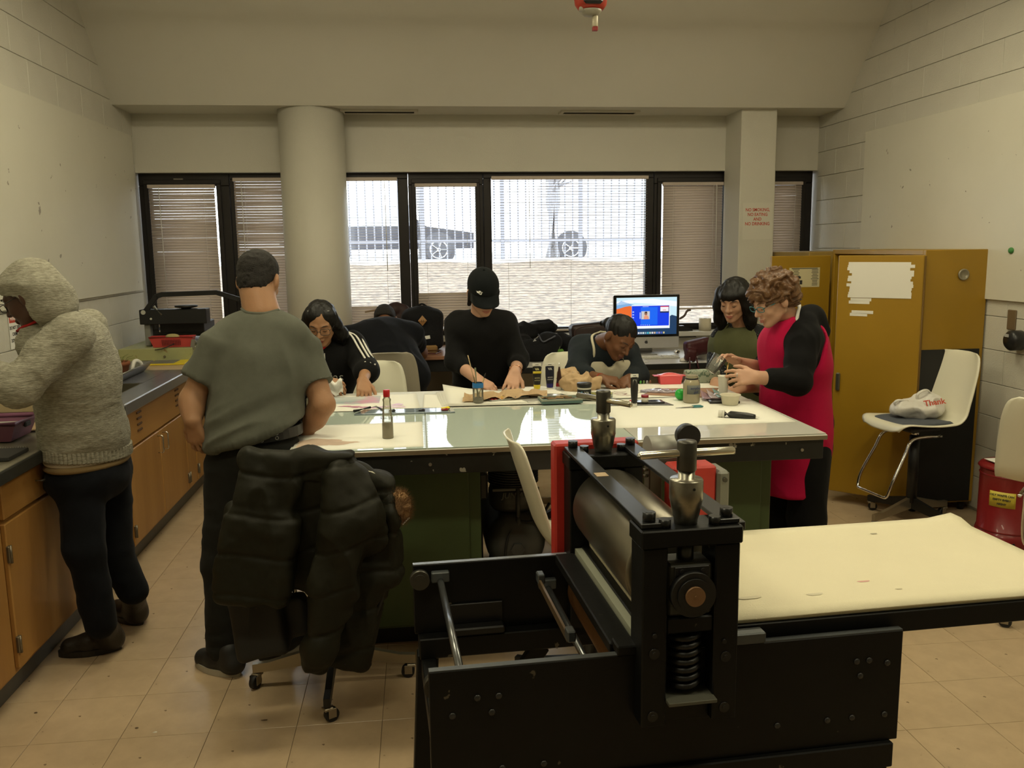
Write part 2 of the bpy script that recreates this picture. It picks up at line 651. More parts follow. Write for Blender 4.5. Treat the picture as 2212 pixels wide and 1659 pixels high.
blind(-2.088, -1.572, 2.185, 1.02, 60, 0, 60, 'closed beige venetian blind in the leftmost window beside the block wall', -.17, wob=3)
blind(-1.432, -.90, 2.235, .97, 58, 0, 58, 'closed beige venetian blind immediately left of the round column', -.2, wob=2)
blind(-.74, -.135, 2.235, 1.02, 6, 1.20, 62, 'half open venetian blind immediately right of the round column', .2)
blind(.005, .51, 2.185, .98, -3, 1.305, 62, 'narrow half open venetian blind behind the person in the black cap', None)
blind(.632, 1.95, 2.24, .955, -5, .99, 50, 'widest venetian blind, open, in the big middle window pane', -.35)
blind(2.075, 2.60, 2.185, 1.115, 64, 0, 64, 'closed venetian blind raised above a gap, behind the computer', .2)
blind(2.905, 3.30, 2.185, 1.02, 62, 0, 62, 'closed venetian blind in the narrow window right of the square pillar', None)

# wall boards -----------------------------------------------------------------------------------
tag(MB().span((XL + .0095, 4.735, 1.368), (XL + .03, 7.115, 2.545), .002).obj('wall_board', M_board), 'large white painted board on the block wall over the sink', 'board', 'white wall boards')
tag(MB().span((XL + .0095, 2.40, 1.362), (XL + .03, 4.728, 2.548), .002).obj('wall_board', M_board), 'white wall board cut off by the left picture edge behind the hooded person', 'board', 'white wall boards')
tag(MB().span((XR - .03, 3.93, 1.318), (XR - .0095, 6.40, 2.487), .002).obj('wall_board', M_board), 'large white painted board on the block wall above the yellow cabinet', 'board', 'white wall boards')

# signs and small wall fittings -----------------------------------------------------------------
M_paper = mat('white_paper', (0.80, 0.79, 0.74), 0.7)
M_red_ink = mat('red_ink', (0.52, 0.06, 0.03), 0.6)
M_black_ink = mat('black_ink', (0.03, 0.03, 0.03), 0.6)
s = thing('paper_sign', 'paper notice with red lettering forbidding smoking, on the square pillar', 'sign', (2.752, 6.863, 1.845))
MB().box((0, -.0005, 0), (.25, .001, .29)).obj('sheet', mat('cream_paper', (0.64, 0.62, 0.53), 0.7), s)
for k, t in enumerate(('NO SMOKING,', 'NO EATING', 'AND', 'NO DRINKING')):
    text('lettering', t, .036, (0, -.0014, .09 - k * .037), M_red_ink, s, bold=.0006, sx=.86)
s = thing('warning_sign', 'small red and white chemical warning sign low on the block wall', 'sign', (-2.158, 4.928, 1.257))
MB().box((0, 0, 0), (.0012, .16, .20)).obj('plate', M_paper, s)
MB().box((.0008, 0, .062), (.0012, .145, .045)).obj('red_header', M_red_ink, s)
text('lettering', 'WARNING', .032, (.002, 0, .062), M_paper, s, rot=(90, 0, 90), bold=.0006, sx=.85)
for k, t in enumerate(('DO NOT DISPOSE', 'CHEMICALS', 'DOWN DRAINS')):
    text('lettering', t, .026, (.0012, 0, .012 - k * .034), M_black_ink, s, rot=(90, 0, 90), bold=.0004, sx=.72)
tag(MB().box((3.408, 4.650, 1.211), (.012, .072, .115), .004).obj('wall_switch_plate', mat('brown_plate', (.16, .11, .06), .5)), 'brown blank switch plate on the block wall beside the yellow cabinet', 'plate')
d = thing('wall_dispenser', 'small round black dispenser with a grey tag at the right edge of the photo', 'dispenser', (3.400, 4.541, 1.104))
MB().lathe([(.0, 0), (.05, 0), (.058, .012), (.058, .07), (.045, .085), (0, .087)], (0, 0, 0), 24, rotm(0, -90)).obj('body', mat('black_plastic', (.012, .012, .012), .35), d)
MB().box((-.088, .012, .028), (.003, .035, .018), .001).obj('tag', mat('grey_tag', (.4, .4, .38), .5), d)
tag(MB().ball((3.387, 4.674, 1.607), (.012, .022, .018), 10, 7).obj('putty_lump', mat('green_putty', (.05, .22, .05), .6)), 'small lump of green putty stuck on the wall board above the cabinet edge', 'putty')

# ceiling lamps of the room: three suspended fluorescent fixtures under the high ceiling, behind and above the camera
M_fix = mat('fixture_white', (0.8, 0.8, 0.78), 0.4)
M_tube = mat('fluorescent_tube', (1, 1, 1), 0.5, emit=(1.0, 0.86, 0.62), estr=14.0)
for x, y, where in ((-.7, 1.2, 'the open floor by the near oak cabinet'), (1.9, 1.2, 'the felt covered press bed'), (-.7, 3.0, 'the parka stool'), (1.9, 3.0, 'the stool by the photo edge'), (-.7, 4.6, 'the sink counter'), (1.9, 4.6, 'the magenta apron')):
    f = thing('ceiling_light', 'fluorescent ceiling fixture hanging out of frame above ' + where, 'lamp', (x, y, 3.25), group='ceiling lights')
    MB().prism([(-.15, .0), (.15, .0), (.06, .07), (-.06, .07)], 0, -.62, .62).obj('housing', M_fix, f)
    for s in (-.07, .07):
        MB().cyl((-.6, s, -.025), (.6, s, -.025), .016, n=10).obj('tube', M_tube, f)
    for s in (-.5, .5):
        MB().cyl((s, 0, .07), (s, 0, ZT - 3.25), .006, n=6).obj('hanger', M_fix, f)
    L = bpy.data.lights.new('tube_light', 'AREA')
    L.shape = 'RECTANGLE'; L.size = 1.2; L.size_y = .25
    L.energy = 15; L.color = (1.0, 0.92, 0.61)
    lo = link('tube_light', L, f, (0, 0, -.06))

# outside the windows: dead-grass bank rising to a street with parked cars and an iron fence
M_grass = mat('dead_grass', (0.23, 0.175, 0.125), 0.9, col2=(0.045, 0.033, 0.025), vscale=9, contrast=0.3, bump=0.6, bscale=60)
M_asphalt = mat('asphalt', (0.30, 0.30, 0.31), 0.9, var=0.2)
M_conc = mat('pale_concrete', (0.62, 0.61, 0.58), 0.9, var=0.1)
g = MB()


def bank(u, v):
    y = 7.5 + v * 12.0
    x = -9 + u * 24
    z = .50 + (1.34 - .50) * min(1, (v * 1.02)) ** .9 + .03 * math.sin(x * 2.3 + y) * math.sin(y * 1.7) + .012 * math.sin(x * 9 + 3 * y)
    return (x, y, z)


b_ = g.sheet(bank, 60, 60).obj('grass_bank', M_grass)
tag(b_, 'bank of dry dead grass rising outside the windows', 'grass', kind='stuff')
structure(MB().span((-30, 19.5, 1.0), (40, 21.5, 1.40)).obj('sidewalk_outside', M_conc))
structure(MB().span((-30, 21.5, .9), (40, 60, 1.30)).obj('street_outside', M_asphalt))
structure(MB().span((-9, 7.46, .2), (15, 7.6, .5)).obj('ground_outside', M_conc))

fence = thing('iron_fence', 'tall iron picket fence along the sidewalk outside', 'fence', (0, 19.9, 1.40))
M_iron = mat('hazed_fence_iron', (0.20, 0.20, 0.23), 0.5)  # iron greyed and lightened to stand in for outdoor glare
pk = MB().box((0, 0, 1.35), (.03, .03, 2.7), .004).mesh('picket', M_iron)
for k in range(-16, 46):
    if k % 10 == 0:
        continue
    link('picket', pk, fence, (k * .18 + .17, 0, 0))
ps = MB().box((0, 0, 1.38), (.09, .09, 2.76), .01).mesh('post', M_iron)
for k in (-10, 0, 10, 20, 30, 40):
    link('post', ps, fence, (k * .18 + .17, 0, 0))
for z in (.42, 2.55):
    MB().span((-3, -.02, z - .03), (8.6, .02, z + .03)).obj('rail', M_iron, fence)


def car(name, label, x, y, paint, length, height, van):
    t = thing(name, label, 'car', (x, y, 1.30), 0)
    M = mat(name + '_paint', paint, 0.3, coat=0.5)
    dark = mat('car_dark', (0.09, 0.09, 0.105), 0.5)
    pale = mat('car_window_sky_tint', (0.62, 0.66, 0.70), 0.08)  # pale base colour stands in for sky reflected in the glass
    L = length / 2
    if van:
        prof = [(-L, .35), (L, .35), (L, .9), (L - .25, 1.05), (L - .9, 1.12), (L - 1.5, height), (-L + .1, height), (-L, height - .2)]
    else:
        prof = [(-L, .35), (L, .35), (L, .75), (L - 1.2, .92), (L - 1.9, height), (-L + 1.2, height), (-L + .5, .95), (-L, .9)]
    poly = [(p[0], p[1]) for p in prof]
    b = MB()
    b.prism([(p[1], p[0]) for p in poly], 1, 0, 1.75)
    b.obj('body', M, t)
    g_ = MB()
    if van:
        g_.span((-L + .5, -.01, 1.25), (L - 1.7, .01, height - .15), .004)
    else:
        g_.span((-L + .55, -.02, .93), (L - 1.55, .02, height + .01), .004)
    g_.obj('side_window', pale, t)
    for wx in (-L + .85, L - .9):
        MB().cyl((wx, -.006, .34), (wx, .2, .34), .43, n=28).obj('wheel_arch', dark, t)
        w = MB().cyl((wx, -.05, .33), (wx, .18, .33), .33, n=28).obj('wheel', dark, t)
        h = MB().cyl((wx, -.056, .33), (wx, -.045, .33), .05, n=12)
        for k in range(5):
            a = k * 2 * PI / 5
            h.bar((wx, -.055, .33), (wx + .21 * math.cos(a), -.055, .33 + .21 * math.sin(a)), .05, .02)
        h.tube([(wx + .22 * math.cos(a), -.052, .33 + .22 * math.sin(a)) for a in np.linspace(0, 2 * PI, 21)[:-1]], .02, 6, closed=True)
        h.obj('rim', mat('alloy_rim', (.7, .7, .72), .3, .8), w)
    return t


car('parked_van', 'white parked van with a dark wheel arch outside the middle window', 5.55, 22.2, (.72, .72, .74), 4.9, 2.0, True)
car('parked_car', 'dark parked car outside behind the blind of the narrow window', -.72, 22.4, (.05, .05, .065), 4.4, 1.45, False)


def bare_tree(label, x, y, r, h, seed):
    rnd = random.Random(seed)
    t = thing('bare_tree', label, 'tree', (x, y, 1.35), group='bare street trees')
    hazed_bark = mat('hazed_bark', (0.36, 0.35, 0.38), 0.9, var=0.4, vscale=20, bump=0.8, bscale=30, stretch=(1, 1, .2))  # bark lightened towards lavender, glare haze put into its colour
    tr = MB()
    tr.tube([(0, 0, -.1), (r * .1, 0, h * .3), (-r * .1, 0, h * .65), (r * .2, 0, h)], [r * 1.25, r, r * .9, r * .6], 14)
    tr.obj('trunk', hazed_bark, t)
    for k in range(9):
        a = rnd.uniform(0, 2 * PI); z = h * rnd.uniform(.35, .98); L = rnd.uniform(.5, 1.0)
        p = [(0, 0, z), (.4 * L * math.cos(a), .4 * L * math.sin(a), z + .25 * L), (L * math.cos(a), L * math.sin(a), z + .4 * L)]
        q = p[1]
        br = MB().tube(curve_pts(p, 4), [r * .3] * 4 + [r * .22] * 3 + [r * .12] * 2, 6)
        for j in range(3):
            e = rnd.uniform(0, 2 * PI)
            br.tube([q, (q[0] + .4 * math.cos(e), q[1] + .3 * math.sin(e), q[2] + .4)], [r * .12, r * .05], 5)
        br.obj('branch', hazed_bark, t)


bare_tree('thick bare street tree seen through the wide middle blind', 3.36, 21.4, .18, 4.5, 1)
bare_tree('thin bare street tree seen through the narrow blind', .11, 21.4, .07, 4.5, 2)

# ------------------------------------------------------------------ furniture materials
def wood_mat(name, c1, c2, scale=6.0, stretch=(1, 1, .12), rough=.42):
    m = mat(name, c1, rough, col2=c2, vscale=scale, stretch=stretch, contrast=.55, bump=.04, bscale=30)
    return m


M_oak = wood_mat('honey_oak', (.46, .245, .07), (.32, .15, .036), 7, (1, 1, .10))
M_oak_h = wood_mat('honey_oak_cross', (.46, .245, .07), (.32, .15, .036), 7, (1, .10, 1))
M_kick = mat('kick_strip', (.085, .08, .065), .45, var=.3)
M_steel = mat('brushed_steel', (.34, .34, .36), .26, .85, var=.25, vscale=14)
M_chrome = mat('chrome', (.75, .74, .72), .12, 1.0)
M_black = mat('black_metal', (.007, .007, .0075), .45, .0, var=.3, vscale=20)
M_black_worn = mat('black_painted_steel', (.006, .0062, .006), .42, .0, var=.3, vscale=12, bump=.05, bscale=40, spec=.22)
spots(M_black_worn, (.10, .085, .06), 22, .725, .74, 2.2)
M_rubber = mat('black_rubber', (.012, .012, .012), .6)
M_hinge = mat('hinge_metal', (.22, .19, .14), .4, .8)
M_handle = mat('drawer_pull', (.62, .58, .50), .25, .9)
M_worktop = mat('worktop_laminate', (.33, .30, .22), .4, col2=(.10, .095, .075), vscale=5, contrast=.5)
M_worktop_edge = mat('worktop_edge', (.03, .03, .026), .5, var=.4)

# ------------------------------------------------------------------ wooden base cabinets along the left wall
XC = -1.52          # cabinet fronts
XE = -1.487         # counter edge


def pull(parent, y, z, vertical, x=XC):
    h = MB()
    if vertical:
        h.tube([(x - .002, y, z - .05), (x + .026, y, z - .05), (x + .03, y, z - .044), (x + .03, y, z + .044), (x + .026, y, z + .05), (x - .002, y, z + .05)], .0045, 8)
    else:
        h.tube([(x - .002, y - .05, z), (x + .026, y - .05, z), (x + .03, y - .044, z), (x + .03, y + .044, z), (x + .026, y + .05, z), (x - .002, y + .05, z)], .0045, 8)
    h.obj('handle', M_handle, parent)


def hinge(parent, y, z, x=XC):
    MB().box((x + .002, y, z), (.012, .02, .065), .003).cyl((x + .009, y, z - .034), (x + .009, y, z + .034), .005, n=8).obj('hinge', M_hinge, parent)


def carcass(t, y0, y1, ztop):
    c = MB()
    c.span((XL + .012, y0, .1), (XC - .021, y1, ztop), .002)
    c.obj('body', M_oak, t)
    MB().span((XL + .012, y0, .0), (XC - .075, y1, .1)).obj('kick_board', M_kick, t)


t = thing('base_cabinet', 'honey oak base cabinet with a drawer, in front of the hooded person', 'cabinet', (0, 0, 0), group='oak base cabinets')
carcass(t, 2.2, 3.835, .862)
for y0, y1, hy in ((2.75, 3.19, 1), (3.225, 3.825, 0)):
    d = MB().span((XC - .02, y0, .70), (XC, y1, .845), .004).obj('drawer', M_oak_h, t)
    pull(d, (y0 + y1) / 2 + .03, .775, False)
    d = MB().span((XC - .02, y0, .125), (XC, y1, .685), .004).obj('door', M_oak, t)
    hinge(d, y0 + .004, .22); hinge(d, y0 + .004, .57)
t = thing('base_cabinet', 'honey oak base cabinet mostly hidden by the dark jeans', 'cabinet', (0, 0, 0), group='oak base cabinets')
carcass(t, 3.84, 4.565, .862)
d = MB().span((XC - .02, 3.85, .70), (XC, 4.555, .845), .004).obj('drawer', M_oak_h, t)
pull(d, 4.2, .775, False)
d = MB().span((XC - .02, 3.85, .125), (XC, 4.2, .685), .004).obj('door', M_oak, t)
pull(d, 4.15, .58, True)
d = MB().span((XC - .02, 4.207, .125), (XC, 4.555, .685), .004).obj('door', M_oak, t)
pull(d, 4.26, .58, True)
t = thing('sink_cabinet', 'honey oak sink cabinet with louvred apron and paired wire handles', 'cabinet', (0, 0, 0), group='oak base cabinets')
carcass(t, 4.57, 5.925, .64)
MB().span((XL + .012, 4.57, .64), (XC - .021, 4.585, .862)).obj('side_panel', M_oak, t)
MB().span((XL + .012, 5.91, .64), (XC - .021, 5.925, .862)).obj('side_panel', M_oak, t)
MB().span((XC - .02, 4.58, .645), (XC, 5.915, .862), .003).obj('apron', M_oak_h, t)
for y in (4.80, 5.55):
    for k in range(4):
        MB().box((XC + .002, y, .71 + k * .032), (.01, .075, .014), .004, rotm(0, 30)).obj('louver', mat('louver_dark', (.10, .045, .012), .6), t)
for y0, y1, hl in ((4.59, 5.145, 4.60), (5.152, 5.70, 5.69), (5.707, 5.915, 5.72)):
    d = MB().span((XC - .02, y0, .125), (XC, y1, .632), .004).obj('door', M_oak, t)
    for z in (.2, .55): hinge(d, hl, z)
    if y1 < 5.8: pull(d, 5.10 if y0 < 5 else 5.20, .56, True)
t = thing('base_cabinet', 'honey oak end cabinet in the window corner under the heat press', 'cabinet', (0, 0, 0), group='oak base cabinets')
carcass(t, 5.93, 7.10, .862)
d = MB().span((XC - .02, 5.94, .125), (XC, 6.5, .845), .004).obj('door', M_oak, t)
for z in (.2, .55): hinge(d, 5.95, z)
MB().span((XC - .02, 6.51, .125), (XC, 7.09, .845), .004).obj('door', M_oak, t)

tag(MB().span((XC - .0745, 2.2, .0), (XC - .058, 7.10, .095), .003).obj('toe_kick_strip', M_kick), 'dark vinyl toe kick running along the foot of the oak cabinets', 'kick strip')
# worktops
t = thing('worktop', 'worn laminate worktop with a black edge in front of the hooded person', 'worktop', (0, 0, 0))
MB().span((XL + .011, 2.2, .864), (XE, 4.47, .899), .004).obj('slab', M_worktop, t)
MB().span((XE - .001, 2.2, .852), (XE + .013, 4.47, .900), .004).obj('edge_strip', M_worktop_edge, t)
t = thing('sink_counter', 'stained steel sink counter with a deep basin by the block wall', 'sink', (0, 0, 0))
s = MB()
s.span((XL + .011, 4.475, .872), (-2.06, 5.80, .902), .003).span((-1.62, 4.475, .872), (XE, 5.80, .902), .003)
s.span((-2.06, 4.475, .872), (-1.62, 4.60, .902)).span((-2.06, 5.24, .872), (-1.62, 5.80, .902))
s.obj('counter_top', M_steel, t)
MB().span((XE, 4.475, .845), (XE + .012, 5.80, .906), .005).obj('front_lip', mat('steel_lip', (.5, .5, .52), .3, .9), t)
b = MB()
b.span((-2.06, 4.60, .66), (-2.05, 5.24, .90)).span((-1.63, 4.60, .66), (-1.62, 5.24, .90)).span((-2.06, 4.60, .66), (-1.62, 4.61, .90)).span((-2.06, 5.23, .66), (-1.62, 5.24, .90)).span((-2.06, 4.60, .65), (-1.62, 5.24, .66))
b.obj('basin', mat('basin_dark', (.10, .09, .055), .5, .3, var=.5), t)  # basin darker than the counter top
tag(MB().span((XL + .011, 5.81, .864), (XE, 7.11, .902), .004).obj('end_worktop', wood_mat('pale_wood_top', (.52, .40, .24), (.38, .27, .15), 5, (1, .15, 1))), 'pale wood worktop at the window end beyond the steel sink', 'worktop')

# ------------------------------------------------------------------ big work table
M_tab_edge = mat('table_edge_black', (.016, .017, .014), .45, var=.4, vscale=18)
spots(M_tab_edge, (.34, .33, .27), 20, .66, .675, 5.0)
M_green = mat('green_cabinet_paint', (.055, .088, .03), .45, var=.12, vscale=6, bump=.03)
TX0, TX1, TY0, TY1, TZ = -.50, 1.60, 3.20, 4.56, .918
t = thing('work_table', 'large black edged work table covered with glass and paper', 'table', (0, 0, 0))
MB().span((TX0, TY0, TZ - .026), (TX1, TY1, TZ - .006), .002).obj('top', mat('table_underlay', (.62, .62, .56), .6), t)
a = MB()
a.span((TX0 + .01, TY0 + .012, TZ - .105), (TX1 - .01, TY0 + .04, TZ - .027), .002)
a.span((TX0 + .01, TY1 - .04, TZ - .105), (TX1 - .01, TY1 - .012, TZ - .027), .002)
a.span((TX0 + .01, TY0 + .04, TZ - .105), (TX0 + .04, TY1 - .04, TZ - .027), .002)
a.span((TX1 - .04, TY0 + .04, TZ - .105), (TX1 - .01, TY1 - .04, TZ - .027), .002)
a.obj('apron', M_tab_edge, t)
MB().span((TX0 + .002, TY0 - .003, TZ - .024), (TX1 - .002, TY0, TZ - .008)).obj('edge_strip', wood_mat('plywood_edge', (.30, .24, .15), (.14, .10, .06), 12, (.1, 1, 1)), t)
for k, x in enumerate((.03, .37, 1.0, 1.22, 1.50, -.22)):
    MB().cyl((x, TY0 + .012, TZ - .066), (x, TY0 + .006, TZ - .066), .0065, n=10).obj('bolt', mat('bolt_steel', (.5, .48, .42), .3, .9), t)
for x, y in ((.28, 4.45), (.815, 4.45)):
    MB().span((x - .03, y - .03, 0), (x + .03, y + .03, TZ - .027), .003).obj('leg', M_black, t)


def green_cabinet(label, x0, x1, y0, y1, div, hx):
    g = thing('green_cabinet', label, 'cabinet', (0, 0, 0), group='green steel cabinets under the table')
    MB().span((x0, y0 + .018, .10), (x1, y1, TZ - .107), .004).obj('body', M_green, g)
    MB().span((x0 + .03, y0 + .10, 0), (x1 - .03, y1 - .03, .10)).obj('plinth', M_black, g)
    xs = [x0 + .02] + div + [x1 - .045]
    for a_, b_ in zip(xs[:-1], xs[1:]):
        d = MB().span((a_ + .004, y0, .115), (b_ - .004, y0 + .018, TZ - .15), .004).obj('door', M_green, g)
        h = MB().tube([(hx(a_, b_), y0 - .001, .33 + .028 * math.sin(q)) if 0 else (hx(a_, b_) + .011 * math.cos(q), y0 - .0005, .33 + .011 * math.sin(q) + (.022 if math.sin(q) >= 0 else -.022)) for q in np.linspace(0, 2 * PI, 20)[:-1]], .0022, 6, closed=True)
        h.obj('handle', mat('green_handle', (.10, .13, .06), .35, .3), d)
    return g


green_cabinet('green steel cabinet under the table behind the draped parka', -.36, .235, 3.42, 4.40, [], lambda a, b: b - .06)
green_cabinet('green steel cabinet under the table beside the magenta apron', .86, 1.475, 3.42, 4.40, [], lambda a, b: b - .05)

# glass sheets and papers lying on the table
M_glass_top = mat('pale_green_glass', (.50, .58, .52), .025, spec=.6)
M_glass_pink = mat('pinkish_glass', (.56, .55, .50), .03, spec=.6)
tag(MB().span((-.49, 3.205, TZ - .0055), (.018, 4.0, TZ), .001).obj('glass_sheet', M_glass_top), 'green glass sheet under the large paper beside the red capped bottle', 'glass', 'glass sheets on the table')
tag(MB().span((.021, 3.205, TZ - .0055), (.83, 4.0, TZ), .001).obj('glass_sheet', M_glass_top), 'bare green glass sheet mirroring the windows in the table middle', 'glass', 'glass sheets on the table')
tag(MB().span((.833, 3.205, TZ - .0055), (1.595, 4.0, TZ), .001).obj('glass_sheet', M_glass_pink), 'pale glass sheet along the table edge below the scissors', 'glass', 'glass sheets on the table')

# ------------------------------------------------------------------ black air compressor between the green cabinets
t = thing('air_compressor', 'black air compressor with a round tank under the work table', 'compressor', (.395, 3.56, 0))
M_comp = mat('compressor_black', (.055, .055, .05), .35, var=.2)
tk = [(.0, -.03), (.05, -.028), (.10, -.012), (.125, .015), (.132, .05), (.132, .45), (.11, .5), (0, .51)]
MB().lathe(tk, (0, 0, .40), 32, rotm(-90)).obj('tank', M_comp, t)
MB().cyl((.0, -.045, .385), (.0, -.02, .385), .03, n=6, smooth=False).obj('tank_plug', M_comp, t)
MB().lathe([(.095, .0), (.108, .02), (.11, .08), (.10, .11)], (0, .12, .53), 28).obj('crankcase', M_comp, t)
for k in range(9):
    MB().lathe([(.108, 0), (.112, .003), (.108, .006)], (0, .12, .645 + k * .011), 28).obj('cooling_fin', M_comp, t)
MB().cyl((0, .12, .64), (0, .12, .755), .098, n=24).obj('cylinder_head', M_comp, t)
MB().span((-.10, .005, .632), (.10, .02, .642)).obj('band', mat('band_grey', (.12, .12, .10), .5), t)
MB().cyl((.008, .0, .50), (.008, .004, .64), .009, n=8).lathe([(.0, 0), (.018, .02), (.016, .045), (.01, .06)], (.008, 0, .455), 8).obj('riser_pipe', M_comp, t)
MB().tube(curve_pts([(.0, .0, .50), (.05, -.02, .50), (.10, -.01, .51), (.145, .01, .57)], 6), .006, 6).tube(curve_pts([(0, 0, .49), (-.04, -.03, .44), (-.055, -.035, .36), (-.055, -.03, .29)], 6), .005, 6).obj('hose', M_rubber, t)
text('lettering', 'JUN-AIR', .034, (0, .001, .612), mat('faded_letter', (.085, .085, .07), .6), t, shear=.2, bold=.0008)
MB().span((-.155, .06, .58), (-.115, .16, .70), .01).obj('pressure_switch', M_comp, t)
for x in (-.09, .09):
    for y in (.05, .38):
        MB().cyl((x, y, 0), (x * .8, y, .30), .014, n=8).obj('foot', M_rubber, t)

# ------------------------------------------------------------------ etching press
PU = np.array((math.cos(R(3.1)), math.sin(R(3.1)), 0))
press = thing('etching_press', 'black etching press with steel roller and felt covered bed in the foreground', 'press', (0.0, 1.672, 0), 3.1)
M_roller = mat('roller_steel', (.26, .24, .19), .33, .9, col2=(.16, .145, .11), vscale=3, contrast=.6, stretch=(1, .15, 1))
M_spindle = mat('spindle_steel', (.42, .40, .33), .3, .9, col2=(.16, .15, .12), vscale=18, contrast=.5)
M_head = mat('spindle_head', (.10, .095, .08), .4, .7, var=.4, vscale=20)
M_bar = mat('polished_bar', (.68, .64, .52), .22, .9, var=.2, vscale=20)
M_felt = mat('cream_felt', (.78, .72, .52), .95, var=.07, vscale=3, bump=.15, bscale=300)
M_red = mat('red_guard', (.50, .030, .020), .45, var=.1)
M_edge_bright = mat('steel_edge', (.10, .11, .115), .35, .4, var=.3)
# side panels
pf = MB().span((0, 0, .535), (1.066, .02, .80), .002).obj('side_panel', M_black_worn, press)
MB().span((.001, .0015, .7998), (1.065, .0185, .8015)).obj('worn_edge', M_edge_bright, pf)  # top face lighter than the panel
for u, z in ((.047, .70), (.10, .735), (.145, .735), (.13, .70), (.045, .565), (.15, .57), (.24, .57), (.955, .735), (.985, .735), (.965, .70), (1.03, .725), (1.03, .60), (.95, .60), (.89, .60), (.77, .60)):
    MB().lathe([(.0075, 0), (.0075, .002), (.005, .0035), (0, .0036)], (u, 0, z), 10, rotm(90)).obj('screw', mat('screw_black', (.05, .05, .05), .35, .6), pf)
pb = MB().span((0, .645, .588), (1.066, .665, .79), .002).obj('side_panel', M_black_worn, press)
MB().span((.001, .6465, .7898), (1.065, .6635, .7915)).obj('worn_edge', mat('top_edge_blue', (.30, .33, .38), .3, .5), pb)  # top face lighter and bluer than the panel below it
# lower frame, legs and braces
fr = MB()
fr.span((.01, -.013, .475), (1.05, .037, .535), .003).span((.01, .605, .528), (1.05, .677, .588), .003)
for u in (.035, 1.02):
    fr.span((u - .02, .03, .475), (u + .02, .64, .53), .003)
fr.obj('lower_frame', M_black_worn, press)
for u, du in ((.035, -.03), (1.01, .04)):
    for v in (.015, .65):
        MB().bar((u, v, .476 if v < .1 else .53), (u + du, v, .0), .06, .045, .003, up=(0, 1, 0)).obj('leg', M_black_worn, press)
for v in (.03, .635):
    MB().bar((.70, v, .48), (.98, v, .12), .05, .03, .002, up=(0, 1, 0)).obj('brace', M_black_worn, press)
    MB().bar((.36, v, .48 if v < .1 else .53), (.08, v, .12), .05, .03, .002, up=(0, 1, 0)).obj('brace', M_black_worn, press)
for v in (.01,):
    MB().span((.675, -.01, .30), (.755, .04, .476), .003).obj('post', M_black_worn, press)
MB().bar((.03, .04, .78), (.02, .03, .50), .02, .03, .002).obj('end_bar', M_black_worn, press)
# cross rods and their end blocks
for u, z in ((.075, .745), (.38, .70)):
    rd = MB().cyl((u, .02, z), (u, .645, z), .0095, n=14).obj('cross_rod', mat('rod_steel', (.16, .165, .17), .25, .8), press)
    for v in (.03, .635):
        MB().box((u, v, z + .012), (.05, .022, .03), .003).obj('rod_block', M_edge_bright, rd)
for v in (.035, .635):
    MB().cyl((.018, v - .012, .752), (.018, v + .012, .752), .027, n=24).cyl((.018, v - .014, .752), (.018, v + .014, .752), .018, n=20).obj('guide_wheel', M_head, press)
MB().span((.10, .60, .590), (.25, .644, .612), .004).span((.10, .636, .612), (.25, .644, .67), .002).obj('inner_bracket', M_black, press)
# bed with felt blankets
bed = MB().span((.472, .03, .780), (1.62, .60, .830), .002).obj('bed', M_black_worn, press)


def felt_fn(z0, inset, wob):
    def fn(a, b):
        u = .492 + a * (1.612 - .492 - inset); v = .034 + inset + b * (.565 - 2 * inset)
        z = z0 + wob * math.sin(u * 7 + v * 3) * .4
        if a > .93 and b > .9:
            z += .012 * (a - .93) / .07
        return (u, v, z)
    return fn


MB().sheet(felt_fn(.8375, .004, .001), 30, 12, .0065).obj('felt_blanket', M_felt, bed)
MB().sheet(felt_fn(.8425, .0, .0016), 30, 12, .0045).obj('felt_blanket', M_felt, bed)
st = [(.735, .43, .03, .006, (.25, .28, .26)), (.80, .44, .014, .004, (.30, .30, .27)), (.66, .50, .01, .004, (.45, .2, .25)), (1.075, .18, .016, .006, (.55, .10, .16)), (1.30, .50, .01, .006, (.30, .27, .2)), (1.13, .12, .009, .005, (.3, .25, .15)), (.92, .13, .02, .008, (.5, .46, .35)), (.76, .14, .03, .01, (.55, .5, .38))]
for u, v, a, b_, c3 in st:
    ax = u
    e = MB(); n = 14
    pts = [(u + a * math.cos(q) * (1 + .2 * math.sin(3 * q)), v + b_ * math.sin(q) * (1 + .3 * math.cos(2 * q)), .8437) for q in np.linspace(0, 2 * PI, n + 1)[:-1]]
    e.add(pts, [tuple(range(n))]).obj('ink_stain', mat('stain_%d' % int(u * 1000), tuple(.55 * q_ + .45 * w_ for q_, w_ in zip(c3, (.78, .72, .52))), .95), bed)
MB().span((.395, .036, .785), (.450, .60, .812), .003).obj('guide_angle', M_black_worn, press)
MB().span((.452, .031, .800), (.472, .60, .824)).obj('bed_lip', mat('lip_grey_green', (.28, .29, .22), .6), bed)
for v in (.20, .56):
    MB().box((.345, v, .762), (.02, .035, .028), .003).obj('clamp', M_edge_bright, press)
MB().bar((.34, .20, .752), (.34, .56, .752), .006, .02).obj('scraper_blade', mat('blade_brown', (.16, .11, .06), .4, .5), press)
MB().cyl((.52, .05, .688), (.52, .62, .688), .085, n=36).obj('lower_roller', mat('lower_roller_rust', (.17, .075, .02), .5, .5, var=.3), press)
MB().span((.40, -.005, .80), (.445, .045, .822), .003).obj('stop_block', M_black_worn, press)
MB().span((.655, -.005, .80), (.735, .026, .826), .003).obj('stop_block', M_edge_bright, press)
# top roller
rl = MB()
rl.lathe([(.0, .075), (.098, .075), (.104, .078), (.1065, .082), (.1065, .575), (.104, .58), (0, .58)], (.547, 0, .947), 56, rotm(-90)).obj('top_roller', M_roller, press)
